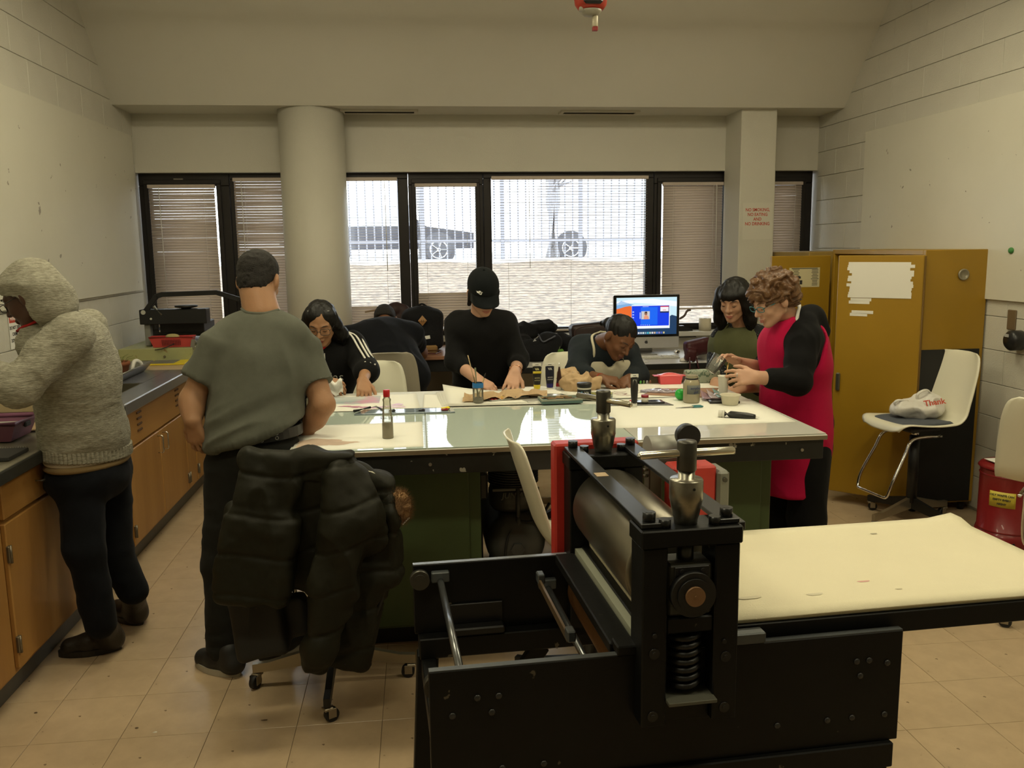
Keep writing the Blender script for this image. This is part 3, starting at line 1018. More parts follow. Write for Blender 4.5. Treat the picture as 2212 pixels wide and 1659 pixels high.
# side frames: posts, crossbars, bearing blocks, screws
for v0, v1, back in ((-.045, .035, False), (.605, .685, True)):
    f = MB()
    z0 = .655 if not back else .56
    f.span((.440, v0, z0), (.494, v1, 1.049), .003).span((.597, v0, z0), (.651, v1, 1.049), .003)
    f.span((.436, v0 - .004, 1.049), (.655, v1 + .004, 1.087), .003)
    if not back:
        f.span((.494, v0 + .02, .655), (.597, v1, .70), .002)
    else:
        f.span((.494, v0 + .04, .80), (.597, v1, 1.049), .002)
    fo = f.obj('side_frame', M_black_worn, press)
    vm = (v0 + v1) / 2
    bb = MB().span((.497, v0 + .006, .895), (.594, v1 - .006, 1.01), .006).obj('bearing_block', mat('dark_green_grey', (.034, .035, .027), .5, .2), fo)
    MB().span((.495, v0 + .004, .858), (.596, v1 - .004, .893), .003).obj('block_foot', M_black_worn, fo)
    if not back:
        MB().cyl((.547, v0 + .008, .947), (.547, v0 - .012, .947), .048, n=36).cyl((.547, v0 - .010, .947), (.547, v0 - .016, .947), .036, n=32).obj('bearing_ring', M_black, bb)
        MB().cyl((.547, v0 - .012, .947), (.547, v0 - .022, .947), .021, n=28).cyl((.547, v0 - .02, .947), (.547, v0 - .0235, .947), .003, n=8).obj('brass_axle', mat('brass_brown', (.28, .155, .075), .45, .4, var=.2), bb)
        MB().span((.51, v0 + .002, .985), (.584, v0 + .008, 1.004), .001).cyl((.525, v0 + .003, .995), (.525, v0 - .001, .995), .005, n=8).cyl((.57, v0 + .003, .995), (.57, v0 - .001, .995), .005, n=8).obj('name_plate', M_black, bb)
        MB().span((.494, v0 - .02, .708), (.60, v1 - .01, .716), .001).obj('spring_plate', mat('plate_dusty', (.11, .11, .085), .6, .3), fo)
        turns = 7.5; n = 110
        MB().tube([(.547 + .030 * math.cos(q), vm + .030 * math.sin(q), .722 + .134 * q / (2 * PI * turns)) for q in np.linspace(0, 2 * PI * turns, n)], .0068, 8).obj('coil_spring', M_black, fo)
        for u, z in ((.467, .82), (.465, .68), (.624, .80), (.624, .685), (.467, .86), (.62, .835)):
            MB().cyl((u, v0 + .001, z), (u, v0 - .002, z), .0115 if z not in (.86, .835) else .005, n=16).cyl((u, v0, z), (u, v0 - .0035, z), .005, n=8).obj('socket_screw', mat('socket_black', (.02, .02, .02), .3, .4), fo)
    # pressure screw and T handle
    sp = MB().lathe([(.024, 0), (.026, .014), (.0275, .016), (.034, .05), (.035, .052), (.035, .092), (.033, .0955), (.0175, .096), (.0175, .125)], (.545, vm, 1.087), 32).obj('pressure_screw', M_spindle, fo)
    MB().cyl((.545, vm, .99), (.545, vm, 1.05), .018, n=20).obj('screw_shaft', mat('shaft_dark', (.08, .08, .07), .35, .8), sp)
    MB().cyl((.545, vm - .0, 1.155), (.545, vm - .0, 1.155 + .001), .004, n=8).cyl((.549, vm - .0345, 1.167), (.549, vm - .036, 1.167), .003, n=8).obj('oil_hole', M_black, sp)
    hd = MB().lathe([(.0195, 0), (.0205, .002), (.0205, .058), (.019, .062), (0, .063)], (.545, vm, 1.20), 24).obj('screw_head', M_head, sp)
    an = 2.0 if not back else -60.0
    du, dv = math.cos(R(an)) * .106, math.sin(R(an)) * .106
    MB().tube([(.545 - du, vm - dv, 1.236), (.545 - du * .96, vm - dv * .96, 1.236), (.545 + du * .96, vm + dv * .96, 1.236), (.545 + du, vm + dv, 1.236)], [.005, .0085, .0085, .005], 14).obj('tommy_bar', M_bar, sp)
for u in (.462, .63):
    tb = MB().span((u - .0225, -.035, 1.0885), (u + .0225, .68, 1.099), .0015).obj('tie_bar', mat('tie_bar_black', (.022, .023, .025), .3, .3, var=.2), press)
    for v in (-.015, .665):
        MB().cyl((u, v, 1.099), (u, v, 1.118), .0135, n=20).cyl((u, v, 1.118), (u, v, 1.1185), .008, n=6).obj('cap_screw', mat('socket_black', (.02, .02, .02), .3, .4), tb)
        MB().cyl((u + (.03 if u < .5 else -.03), v - .012, 1.087), (u + (.03 if u < .5 else -.03), v - .012, 1.105), .0125, n=20).obj('cap_screw', mat('socket_black', (.02, .02, .02), .3, .4), tb)
MB().span((.66, .04, 1.045), (.70, .12, 1.065), .002).obj('bracket', M_black, press)
MB().box((.462, .36, 1.0995), (.03, .035, .001)).obj('tape_patch', mat('masking_tape', (.42, .30, .18), .7), press)
# red chain guard, motor and chain behind the far side frame
g = MB().span((.415, .692, .50), (.665, .752, 1.103), .006).obj('chain_guard', M_red, press)
MB().span((.745, .62, .875), (.875, .70, 1.035), .006).obj('gear_guard', M_red, press)
MB().span((.875, .61, .88), (.912, .71, 1.02), .008).obj('gearbox', mat('gearbox_grey', (.20, .20, .17), .5, .3), press)
for z in (.91, .995):
    MB().cyl((.895, .612, z), (.895, .604, z), .007, n=8).obj('gearbox_bolt', M_head, press)
MB().cyl((.72, .78, 1.045), (.85, .78, 1.045), .05, n=24).obj('motor', mat('motor_grey', (.30, .30, .27), .45, .3), press)
MB().span((.70, .70, .85), (.74, .75, 1.03), .003).obj('motor_post', mat('post_brown', (.09, .075, .05), .5, .3), press)
ch = MB()
for k in range(12):
    u = .655 + k * .0085
    ch.box((u, .715, 1.008), (.010, .004 if k % 2 else .008, .009), .002)
    ch.box((u, .715, .990), (.010, .004 if k % 2 else .008, .009), .002)
ch.obj('drive_chain', mat('chain_steel', (.13, .12, .09), .4, .8), press)
MB().cyl((.822, .70, 1.105), (.822, .735, 1.105), .034, n=28).cyl((.822, .72, 1.03), (.822, .72, 1.08), .014, n=12).obj('knob_lever', M_black, press)

# ------------------------------------------------------------------ moulded shell chairs and stools
M_shell = mat('white_fibreglass', (.78, .75, .60), .38, var=.05, vscale=4, coat=.2)
M_shell_taupe = mat('taupe_fibreglass', (.40, .36, .28), .42, var=.08, vscale=4)
spots(M_shell_taupe, (.12, .11, .09), 16, .71, .725, 1.0)
M_shell_paint = mat('paint_marked_fibreglass', (.78, .76, .60), .38, var=.05, vscale=4)
spots(M_shell_paint, (.16, .42, .36), 12, .70, .715, 4.4)

SHELL_PROF = [(.235, -.040), (.225, -.012), (.19, .0), (.10, -.008), (.0, -.014), (-.09, -.010), (-.15, .008), (-.195, .055), (-.222, .13), (-.25, .22), (-.278, .31), (-.298, .375), (-.312, .398)]
SHELL_W = [.155, .185, .200, .212, .216, .215, .213, .212, .208, .200, .188, .165, .125]


def shell_mesh(m, name='seat_shell'):
    P = np.array(SHELL_PROF); W_ = np.array(SHELL_W)
    cp = curve_pts([(p[0], 0, p[1]) for p in P], 3)
    cw = curve_pts([(w_, 0, 0) for w_ in W_], 3)
    n = len(cp) - 1

    def fn(a, b):
        i = min(int(round(a * n)), n)
        x, _, z = cp[i]; w_ = cw[i][0]; s = 2 * b - 1
        tb = min(1, max(0, (a - .38) / .25))          # 0 seat, 1 back
        e = abs(s) ** 3
        x += e * (.035 * tb); z += e * (.022 * (1 - tb))
        if abs(s) > .95:                                # rolled rim
            z -= (.008 * (1 - tb)); x -= .006 * tb
        return (x, s * w_, z)
    return MB().sheet(fn, n, 18, .006)


def shell_chair(name, label, cat, loc, heading, seat_z, shell_m, cushion=None, base='stool', swivel=None, footrest=True, group='moulded shell chairs'):
    t = thing(name, label, cat, (loc[0], loc[1], 0), heading, group)
    sm = shell_mesh(shell_m)
    o = sm.obj('seat_shell', shell_m, t); o.location = (0, 0, seat_z)
    if cushion:
        def cf(a, b):
            x = -.13 + a * .33; s = 2 * b - 1
            w_ = .175 * (1 - .25 * max(0, (a - .7) / .3) ** 2)
            r2 = max(0, 1 - max(abs(s), abs(2 * a - 1)) ** 6)
            return (x, s * w_, seat_z - .002 + .02 * r2 + .012 * abs(s) ** 3)
        MB().sheet(cf, 14, 14, .006).obj('seat_pad', cushion, t)
    sb = swivel if swivel is not None else 0
    M3 = rotm(0, 0, sb)
    MB().span((-.10, -.09, seat_z - .055), (.10, .09, seat_z - .028), .008).obj('mount_plate', M_black, t)
    MB().cyl((0, 0, seat_z - .10), (0, 0, seat_z - .05), .022, n=16).obj('spindle', M_chrome, t)
    MB().cyl((0, 0, .13), (0, 0, seat_z - .09), .03, n=20).obj('post', M_black, t)
    if footrest:
        f = MB()
        z1, z2 = seat_z - .075, .22
        f.tube(curve_pts([(-.08, .12, z1), (.06, .12, z1), (.13, .125, z1 - .02), (.17, .13, z1 - .10), (.25, .14, z2 + .08), (.275, .13, z2), (.285, .09, z2 - .006), (.285, 0, z2 - .006), (.285, -.09, z2 - .006), (.275, -.13, z2), (.25, -.14, z2 + .08), (.17, -.13, z1 - .10), (.13, -.125, z1 - .02), (.06, -.12, z1), (-.08, -.12, z1)], 4), .009, 8)
        f.obj('foot_rest', M_chrome, t)
    leg_me = MB()
    leg_me.prism([(.0, .15), (.02, .16), (.25, .10), (.31, .095), (.31, .06), (.24, .065), (.0, .095)], 1, -.012, .012)
    # prism axis 1 takes (z,x) order: swap
    leg_me.v = [(p[2], p[1], p[0]) for p in leg_me.v]
    leg_me.f = [tuple(reversed(q)) for q in leg_me.f]
    cap = mat('leg_aluminium', (.42, .38, .29), .3, .85)
    lm = leg_me.mesh('leg', M_black); lm2 = leg_me.mesh('leg', cap)
    yoke = MB().prism([(-.012, .0), (.012, .0), (.022, .03), (-.014, .04)], 1, -.016, .016)
    yoke.v = [(p[2] * 1.0, p[1], p[0] + .028) for p in yoke.v]
    ym = MB().box((0, 0, .052), (.034, .034, .012), .003).box((.012, .016, .035), (.03, .003, .035), .001).box((.012, -.016, .035), (.03, .003, .035), .001).mesh('caster_yoke', mat('yoke_steel', (.35, .31, .24), .35, .8))
    wm = MB().cyl((.014, -.011, .026), (.014, .011, .026), .026, n=20).cyl((.014, -.0125, .026), (.014, .0125, .026), .012, n=12).mesh('caster', M_rubber)
    for k in range(4):
        a = R(sb + 45 + 90 * k)
        l = link('leg', lm if k % 2 else lm2, t, (0, 0, 0), a)
        c_, s_ = math.cos(a), math.sin(a)
        y = link('caster_yoke', ym, l, (.295, 0, 0), 1.1 + k)
        link('caster', wm, l, (.295, 0, 0), 1.1 + k)
    return t


M_pad = mat('blue_grey_pad', (.085, .095, .115), .9, bump=.3, bscale=300)
shell_chair('shell_stool', 'white shell stool with a blue grey seat pad in front of the yellow cabinet', 'stool', (2.895, 4.71), 188, .625, M_shell, M_pad, swivel=-33)
shell_chair('shell_stool', 'white shell stool cut off by the photo edge beside the red can', 'stool', (2.77, 3.42), 45, .62, M_shell, swivel=20)
shell_chair('shell_stool', 'white shell stool seen edge on between the compressor and red guard', 'stool', (.60, 2.97), 2, .61, M_shell, footrest=False, swivel=10)
shell_chair('shell_stool', 'shell stool carrying the olive parka on its back', 'stool', (-.36, 3.21), 98, .51, M_shell, swivel=37)
shell_chair('shell_chair', 'paint marked cream shell chair beside the striped sweatshirt', 'chair', (-.285, 5.03), -92, .585, M_shell_paint, footrest=False)
shell_chair('shell_chair', 'taupe shell chair under the slumped person in navy', 'chair', (-.215, 5.74), 93, .62, M_shell_taupe, footrest=False)
shell_chair('shell_chair', 'cream shell chair standing side on beside the black sweater', 'chair', (.20, 5.26), 200, .585, M_shell, footrest=False)
shell_chair('shell_chair', 'cream shell chair behind the bent head in the pale apron', 'chair', (.90, 5.02), -100, .61, M_shell, footrest=False)

# ------------------------------------------------------------------ yellow safety cabinets
M_yel = mat('safety_yellow', (.36, .205, .012), .42, var=.14, vscale=2.5, bump=.03, bscale=20)
spots(M_yel, (.13, .06, .012), 3.0, .70, .80, 7.0, stretch=(1, 1, 1))
M_yel_dull = mat('cabinet_rim', (.34, .22, .05), .5, var=.2)
cab = thing('safety_cabinet', 'yellow safety storage cabinet with its doors swung open beside the stool', 'cabinet', (0, 0, 0))
b = MB()
X0, X1, Y0, Y1, Zc = 3.0, 3.40, 4.88, 6.05, 1.615
b.span((X0, Y0, .06), (X1, Y0 + .03, Zc), .003).span((X0, Y1 - .03, .06), (X1, Y1, Zc), .003)
b.span((X1 - .02, Y0 + .03, .06), (X1, Y1 - .03, Zc), .002).span((X0, Y0 + .03, Zc - .03), (X1 - .02, Y1 - .03, Zc), .002).span((X0, Y0 + .03, .06), (X1 - .02, Y1 - .03, .10), .002)
b.obj('body', M_yel, cab)
for z in (.5, .9, 1.25):
    MB().span((X0 + .05, Y0 + .03, z), (X1 - .02, Y1 - .03, z + .012)).obj('shelf', M_yel_dull, cab)
for x in (X0 + .04, X1 - .04):
    for y in (Y0 + .05, Y1 - .05):
        MB().cyl((x, y, 0), (x, y, .06), .02, n=12).obj('foot', M_black, cab)
MB().lathe([(0, .0), (.026, 0), (.034, .004), (.034, .012), (.027, .015), (.024, .009), (0, .008)], (3.240, 4.880, 1.467), 28, rotm(90)).obj('vent_cap', mat('vent_grey', (.30, .27, .20), .4, .5), cab)


def door(parent, hinge_p, ang, w_, z0, z1, m=M_yel):
    a = R(ang); d = np.array((math.cos(a), math.sin(a), 0)); n = np.array((-math.sin(a), math.cos(a), 0))
    M3 = np.array([d, n, (0, 0, 1)]).T
    q = MB().box((w_ / 2, 0, (z0 + z1) / 2), (w_, .035, z1 - z0), .004).xf(M3, (*hinge_p, 0)).obj('door', m, parent)
    return q, M3


# near door: hinge at the cabinet's near front corner
dn, Mn = door(cab, (2.985, 4.862), 134.5, .50, .075, 1.585)
hp = np.array((2.985, 4.862, 0))
MB().span((.455, .0175, .735), (.48, .034, .85), .006).xf(Mn, hp).obj('latch_handle', mat('latch_steel', (.16, .15, .12), .35, .8), dn)
MB().cyl((0, .0, .08), (0, .0, 1.58), .009, n=8).xf(Mn, hp).obj('piano_hinge', mat('hinge_brown', (.15, .08, .01), .5, .3), dn)
for k in range(13):       # strips of white tape on the near door
    z = 1.535 - k * .0165
    rj = random.Random(k)
    x0 = .065 + rj.uniform(-.02, .012); x1 = .425 + rj.uniform(-.015, .02)
    MB().box(((x0 + x1) / 2, .0182 + k * .00015, z), (x1 - x0, .0008, .019), 0, rotm(0, rj.uniform(-.6, .6))).xf(Mn, hp).obj('tape_strip', mat('white_tape', (.78, .76, .68), .6), dn)
for z, x0, x1 in ((1.315, .29, .415), (1.298, .30, .425), (1.238, .275, .405), (1.222, .31, .415)):
    MB().box(((x0 + x1) / 2, .0183, z), (x1 - x0, .0008, .019)).xf(Mn, hp).obj('tape_strip', mat('white_tape', (.78, .76, .68), .6), dn)
# far door, swung out towards the window side
df, Mf = door(cab, (2.985, 6.06), 182, .45, .10, 1.575)
hf = np.array((2.985, 6.06, 0))
s = MB().box((.20, .018, 1.42), (.235, .001, .14)).xf(Mf, hf).obj('instruction_label', mat('label_cream', (.62, .55, .33), .6), df)
k_ = MB()
for j in range(11):
    for x0, w_ in ((.10, .06), (.245, .06)):
        if 4 < j and x0 > .2: continue
        rj = random.Random(j * 7 + int(x0 * 100))
        k_.box((x0 + .02, .0187, 1.475 - j * .011), (w_ * rj.uniform(.6, 1), .0004, .004))
k_.box((.2, .0187, 1.484), (.20, .0004, .005))
k_.box((.245, .0187, 1.42), (.035, .0004, .016)).box((.28, .0187, 1.42), (.02, .0004, .012)).box((.275, .0187, 1.385), (.02, .0004, .022)).box((.275, .0187, 1.385), (.034, .0004, .008)).box((.225, .0187, 1.385), (.02, .0004, .03))
k_.xf(Mf, hf).obj('label_print', M_black_ink, s)
tag(MB().box((3.187, 4.8745, .545), (.375, .006, .95), .001).obj('black_sheet', mat('black_board', (.008, .008, .008), .6)), 'black sheet board fixed to the side of the yellow cabinet', 'board')
c2 = thing('safety_cabinet', 'dull yellow cabinet in the corner behind the open door, only its top showing', 'cabinet', (0, 0, 0))
MB().span((2.915, 6.25, .05), (3.39, 7.10, 1.60), .004).obj('body', M_yel_dull, c2)
MB().span((2.91, 6.244, .05), (3.395, 6.25, 1.0)).obj('front_panel', M_yel, c2)

# ------------------------------------------------------------------ red oily waste can
can = thing('waste_can', 'red steel oily waste can with a foot pedal near the wall', 'can', (3.20, 4.28, 0))
M_can = mat('can_red', (.23, .012, .014), .33, var=.12, vscale=8, coat=.2)
MB().lathe([(.155, 0), (.158, .002), (.158, .09), (.150, .095), (.150, .43), (.152, .435), (.148, .44)], (0, 0, 0), 40).obj('body', M_can, can)
for z in (.096, .40):
    MB().lathe([(.150, 0), (.1545, .006), (.150, .012)], (0, 0, z), 40, caps=False).obj('bead', M_can, can)
MB().lathe([(0, .03), (.10, .028), (.15, .02), (.163, .004), (.160, .0), (.0, 0)], (0, 0, .441), 40).obj('lid', M_can, can)
MB().box((-.06, -.03, .478), (.12, .18, .002)).xf(np.eye(3)).obj('lid_paper', M_paper, can)
pl = MB()
pl.sheet(lambda a, b: (.1515 * math.cos(R(196 + a * 50)), .1515 * math.sin(R(196 + a * 50)), .245 + b * .085), 12, 1, .0006)
pl = pl.obj('warning_label', mat('label_yellow', (.62, .50, .05), .5), can)
for k, tx in enumerate(('OILY WASTE CAN', 'EMPTY EVERY', 'NIGHT')):
    q = text('lettering', tx, .0145, (.154 * math.cos(R(221)), .154 * math.sin(R(221)), .312 - k * .024), M_black_ink, pl, rot=(90, 0, 221 + 90), bold=.0006)
MB().span((-.24, -.04, .02), (-.15, .04, .035), .004).xf(rotm(0, 0, 20)).obj('foot_pedal', M_can, can)
MB().cyl((-.158, -.02, .05), (-.163, -.02, .05), .008, n=10).xf(rotm(0, 0, 60)).obj('pedal_hole', M_black, can)

# ------------------------------------------------------------------ soft-body modelling: blended volumes turned into one continuous skin
_rs = np.random.RandomState(7)
_LAT = _rs.uniform(-1, 1, (32, 32, 32)).astype(np.float32)


def vnoise(P):
    P = np.asarray(P, np.float32)
    i = np.floor(P).astype(np.int32); f = P - i
    f = f * f * (3 - 2 * f); i &= 31; j = (i + 1) & 31
    x0, y0, z0 = i.T; x1, y1, z1 = j.T; fx, fy, fz = f.T
    L = _LAT
    a = L[x0, y0, z0] * (1 - fx) + L[x1, y0, z0] * fx
    b = L[x0, y1, z0] * (1 - fx) + L[x1, y1, z0] * fx
    c = L[x0, y0, z1] * (1 - fx) + L[x1, y0, z1] * fx
    d = L[x0, y1, z1] * (1 - fx) + L[x1, y1, z1] * fx
    return (a * (1 - fy) + b * fy) * (1 - fz) + (c * (1 - fy) + d * fy) * fz


class Soft:
    def __init__(self):
        self.p = []

    def cone(self, a, b, ra, rb=None, k=.012, op='u'):
        self.p.append(('cone', np.array(a, float), np.array(b, float), ra, ra if rb is None else rb, k, op)); return self

    def cap(self, a, b, ra, rb=None, k=.012, op='u'):      # tapered tube with flat ends
        self.p.append(('cap', np.array(a, float), np.array(b, float), ra, ra if rb is None else rb, k, op)); return self

    def chain(self, pts, rs, k=.012):
        for i in range(len(pts) - 1):
            self.cone(pts[i], pts[i + 1], rs[i], rs[i + 1], k)
        return self

    def ell(self, c, r, M=None, k=.012, op='u'):
        self.p.append(('ell', np.array(c, float), np.array(r, float), np.eye(3) if M is None else np.array(M, float), k, op)); return self

    def box(self, c, h, M=None, rnd=.01, k=.012, op='u'):
        self.p.append(('box', np.array(c, float), np.array(h, float), np.eye(3) if M is None else np.array(M, float), rnd, k, op)); return self

    def cut(self, p, n, k=.006):                           # remove everything on the side n points to
        self.p.append(('cut', np.array(p, float), np.array(n, float) / np.linalg.norm(n), k, 'c')); return self

    @staticmethod
    def bounds(q):
        t = q[0]
        if t in ('cone', 'cap'):
            r = max(q[3], q[4]); return np.minimum(q[1], q[2]) - r, np.maximum(q[1], q[2]) + r
        if t == 'ell':
            e = np.sqrt(((q[3] * q[2]) ** 2).sum(1)); return q[1] - e, q[1] + e
        if t == 'box':
            e = np.abs(q[3] * (q[2])).sum(1) + q[4]; return q[1] - e, q[1] + e

    @staticmethod
    def dist(q, P):
        t = q[0]
        if t == 'cone':
            a, b = q[1], q[2]; ba = b - a
            h = np.clip(((P - a) @ ba) / (ba @ ba + 1e-12), 0, 1)
            return np.linalg.norm(P - a - h[..., None] * ba, axis=-1) - (q[3] + (q[4] - q[3]) * h)
        if t == 'cap':
            a, b = q[1], q[2]; L = np.linalg.norm(b - a); u = (b - a) / L
            s = (P - a) @ u
            rr = np.linalg.norm(P - a - s[..., None] * u, axis=-1)
            return np.maximum(np.maximum(rr - (q[3] + (q[4] - q[3]) * np.clip(s / L, 0, 1)), -s), s - L)
        if t == 'ell':
            Q = (P - q[1]) @ q[3]
            k0 = np.linalg.norm(Q / q[2], axis=-1); k1 = np.linalg.norm(Q / (q[2] ** 2), axis=-1)
            return k0 * (k0 - 1) / (k1 + 1e-9)
        if t == 'box':
            Q = np.abs((P - q[1]) @ q[3]) - q[2]
            return np.linalg.norm(np.maximum(Q, 0), axis=-1) + np.minimum(Q.max(-1), 0) - q[4]
        if t == 'cut':
            return (P - q[1]) @ q[2]

    def build(self, h, smooth=2):
        lo = np.full(3, 1e9); hi = np.full(3, -1e9)
        for q in self.p:
            if q[0] != 'cut' and q[-1] == 'u':
                a, b = self.bounds(q); lo = np.minimum(lo, a); hi = np.maximum(hi, b)
        lo -= 4 * h; hi += 4 * h
        n = np.ceil((hi - lo) / h).astype(int) + 1
        D = np.full(n, 1.0, np.float32)
        ax = [lo[i] + h * np.arange(n[i]) for i in range(3)]
        for q in self.p:
            k = q[-2]
            if q[0] == 'cut':
                sl = (slice(0, n[0]), slice(0, n[1]), slice(0, n[2]))
            else:
                a, b = self.bounds(q); m = k + 3 * h
                i0 = np.clip(np.floor((a - m - lo) / h).astype(int), 0, n - 1); i1 = np.clip(np.ceil((b + m - lo) / h).astype(int) + 1, 1, n)
                sl = tuple(slice(i0[i], i1[i]) for i in range(3))
            G = np.stack(np.meshgrid(*(ax[i][sl[i]] for i in range(3)), indexing='ij'), -1)
            d = self.dist(q, G).astype(np.float32); E = D[sl]
            if q[-1] == 'u':
                t = np.clip(.5 + .5 * (E - d) / k, 0, 1)
                D[sl] = E * (1 - t) + d * t - k * t * (1 - t)
            else:
                if q[-1] == 's': d = -d
                t = np.clip(.5 - .5 * (E - d) / k, 0, 1)
                D[sl] = E * (1 - t) + d * t + k * t * (1 - t)
        S = D < 0
        c = np.zeros(n - 1, np.uint8)
        for dx in (0, 1):
            for dy in (0, 1):
                for dz in (0, 1):
                    c += S[dx:n[0] - 1 + dx, dy:n[1] - 1 + dy, dz:n[2] - 1 + dz]
        I = np.argwhere((c > 0) & (c < 8))
        offs = np.array([(x, y, z) for x in (0, 1) for y in (0, 1) for z in (0, 1)])
        val = np.stack([D[I[:, 0] + o[0], I[:, 1] + o[1], I[:, 2] + o[2]] for o in offs], 1)
        acc = np.zeros((len(I), 3)); cnt = np.zeros(len(I))
        for i in range(8):
            for j in range(i + 1, 8):
                if np.abs(offs[i] - offs[j]).sum() != 1: continue
                va, vb = val[:, i], val[:, j]
                m = (va < 0) != (vb < 0)
                t = np.where(m, va / np.where(m, va - vb, 1), 0)
                acc += np.where(m[:, None], offs[i] + t[:, None] * (offs[j] - offs[i]), 0); cnt += m
        Vx = lo + h * (I + acc / cnt[:, None])
        idx = np.full(n - 1, -1, np.int32); idx[tuple(I.T)] = np.arange(len(I))
        F = []
        for a in range(3):
            b, c2 = (a + 1) % 3, (a + 2) % 3
            e = np.zeros(3, int); e[a] = 1
            s0 = [slice(None)] * 3; s1 = [slice(None)] * 3
            s0[a] = slice(0, -1); s1[a] = slice(1, None)
            X = S[tuple(s0)]; Y = S[tuple(s1)]
            for flip, msk in ((0, X & ~Y), (1, ~X & Y)):
                p = np.argwhere(msk)
                p = p[(p[:, b] > 0) & (p[:, c2] > 0) & (p[:, b] < n[b] - 1) & (p[:, c2] < n[c2] - 1)]
                eb = np.zeros(3, int); eb[b] = 1; ec = np.zeros(3, int); ec[c2] = 1
                q = np.stack([idx[tuple((p - eb - ec).T)], idx[tuple((p - ec).T)], idx[tuple(p.T)], idx[tuple((p - eb).T)]], 1)
                F.append(q[:, ::-1] if flip else q)
        F = np.concatenate(F)
        F = F[(F >= 0).all(1)]
        for _ in range(smooth):
            for w in (.5, -.35):
                s = np.zeros_like(Vx); k_ = np.zeros(len(Vx))
                for i in range(4):
                    np.add.at(s, F[:, i], Vx[F[:, (i + 1) % 4]]); np.add.at(k_, F[:, i], 1)
                Vx = Vx + w * (s / np.maximum(k_, 1)[:, None] - Vx)
        return Vx, F

    def obj(self, name, m, parent=None, h=.006, disp=None, color=None, smooth=2):
        Vx, F = self.build(h, smooth)
        if disp is not None:
            N = vnormals(Vx, F)
            Vx = Vx + N * disp(Vx, N)[:, None]
        return soft_mesh(name, Vx, F, m, parent, color)


def vnormals(Vx, F):
    fn = np.cross(Vx[F[:, 2]] - Vx[F[:, 0]], Vx[F[:, 3]] - Vx[F[:, 1]])
    N = np.zeros_like(Vx)
    for i in range(4):
        np.add.at(N, F[:, i], fn)
    return N / (np.linalg.norm(N, axis=1, keepdims=True) + 1e-12)


def soft_mesh(name, Vx, F, m, parent=None, color=None):
    me = bpy.data.meshes.new(name)
    me.vertices.add(len(Vx)); me.vertices.foreach_set('co', Vx.astype(np.float32).ravel())
    me.loops.add(F.size); me.loops.foreach_set('vertex_index', F.astype(np.int32).ravel())
    me.polygons.add(len(F)); me.polygons.foreach_set('loop_start', np.arange(0, F.size, 4, dtype=np.int32))
    me.polygons.foreach_set('use_smooth', np.ones(len(F), bool))
    me.update(calc_edges=True)
    if color is not None:
        a = me.color_attributes.new('col', 'FLOAT_COLOR', 'POINT')
        c = np.ones((len(Vx), 4), np.float32); c[:, :3] = color(Vx)
        a.data.foreach_set('color', c.ravel())
    me.materials.append(m)
    return link(name, me, parent)


def nrm(v):
    v = np.asarray(v, float); return v / np.linalg.norm(v)


def basis(fwd, up=(0, 0, 1)):
    """columns right, forward, up"""
    f = nrm(fwd); r = nrm(np.cross(f, up)); return np.array([r, f, np.cross(r, f)]).T


def folds(amp, sc, amp2=0.0, sc2=(30, 30, 30), seed=0.0):
    def fn(P, N):
        d = amp * (1 - 2 * np.abs(vnoise(P * np.array(sc) + seed + .6 * vnoise(P * 5)[:, None])))
        if amp2: d = d + amp2 * vnoise(P * np.array(sc2) + seed)
        return d
    return fn


# -- anatomy helpers -----------------------------------------------------------------------------
def head_parts(B, c, M, neck, s=1.0, ears=True, jaw=1.0):
    """adult head about 0.23 m tall: skull, face, nose, lids, lips, jaw, ears and the neck down to 'neck'"""
    L = lambda x, y, z: c + M @ (np.array((x, y, z)) * s)
    B.ell(L(0, -.012, .032), np.array((.073, .092, .082)) * s, M, .02)
    B.ell(L(0, .030, -.028), np.array((.057, .060, .080)) * s, M, .03)
    for g in (-1, 1):
        B.cone(L(.046 * g * jaw, -.004, -.052), L(.012 * g, .064, -.094), .021 * s, .017 * s, .02)
        B.ell(L(.036 * g, .062, -.028), np.array((.020, .018, .020)) * s, M, .015)
        B.cone(L(.014 * g, .083, .023), L(.046 * g, .068, .023), .009 * s, .008 * s, .01)
    B.ell(L(0, .071, -.096), np.array((.018, .016, .015)) * s, M, .012)
    B.cone(L(0, .084, .014), L(0, .107, -.027), .0065 * s, .0115 * s, .008)
    for g in (-1, 1):
        B.ell(L(.0115 * g, .094, -.031), np.array((.009, .010, .0075)) * s, M, .005)
        B.ell(L(.031 * g, .094, .004), np.array((.014, .012, .010)) * s, M, .010, 's')
        B.ell(L(.031 * g, .0745, .003), np.array((.0145, .0135, .0125)) * s, M, .003)
        if ears:
            B.ell(L(.078 * g, -.012, -.008), np.array((.011, .019, .033)) * s, M @ rotm(0, 0, 18 * g), .004)
    B.ell(L(0, .088, -.0585), np.array((.023, .010, .0065)) * s, M, .004)
    B.ell(L(0, .087, -.0685), np.array((.019, .010, .007)) * s, M, .004)
    B.cone(L(0, -.025, -.045), neck, .052 * s, .058 * s, .02)


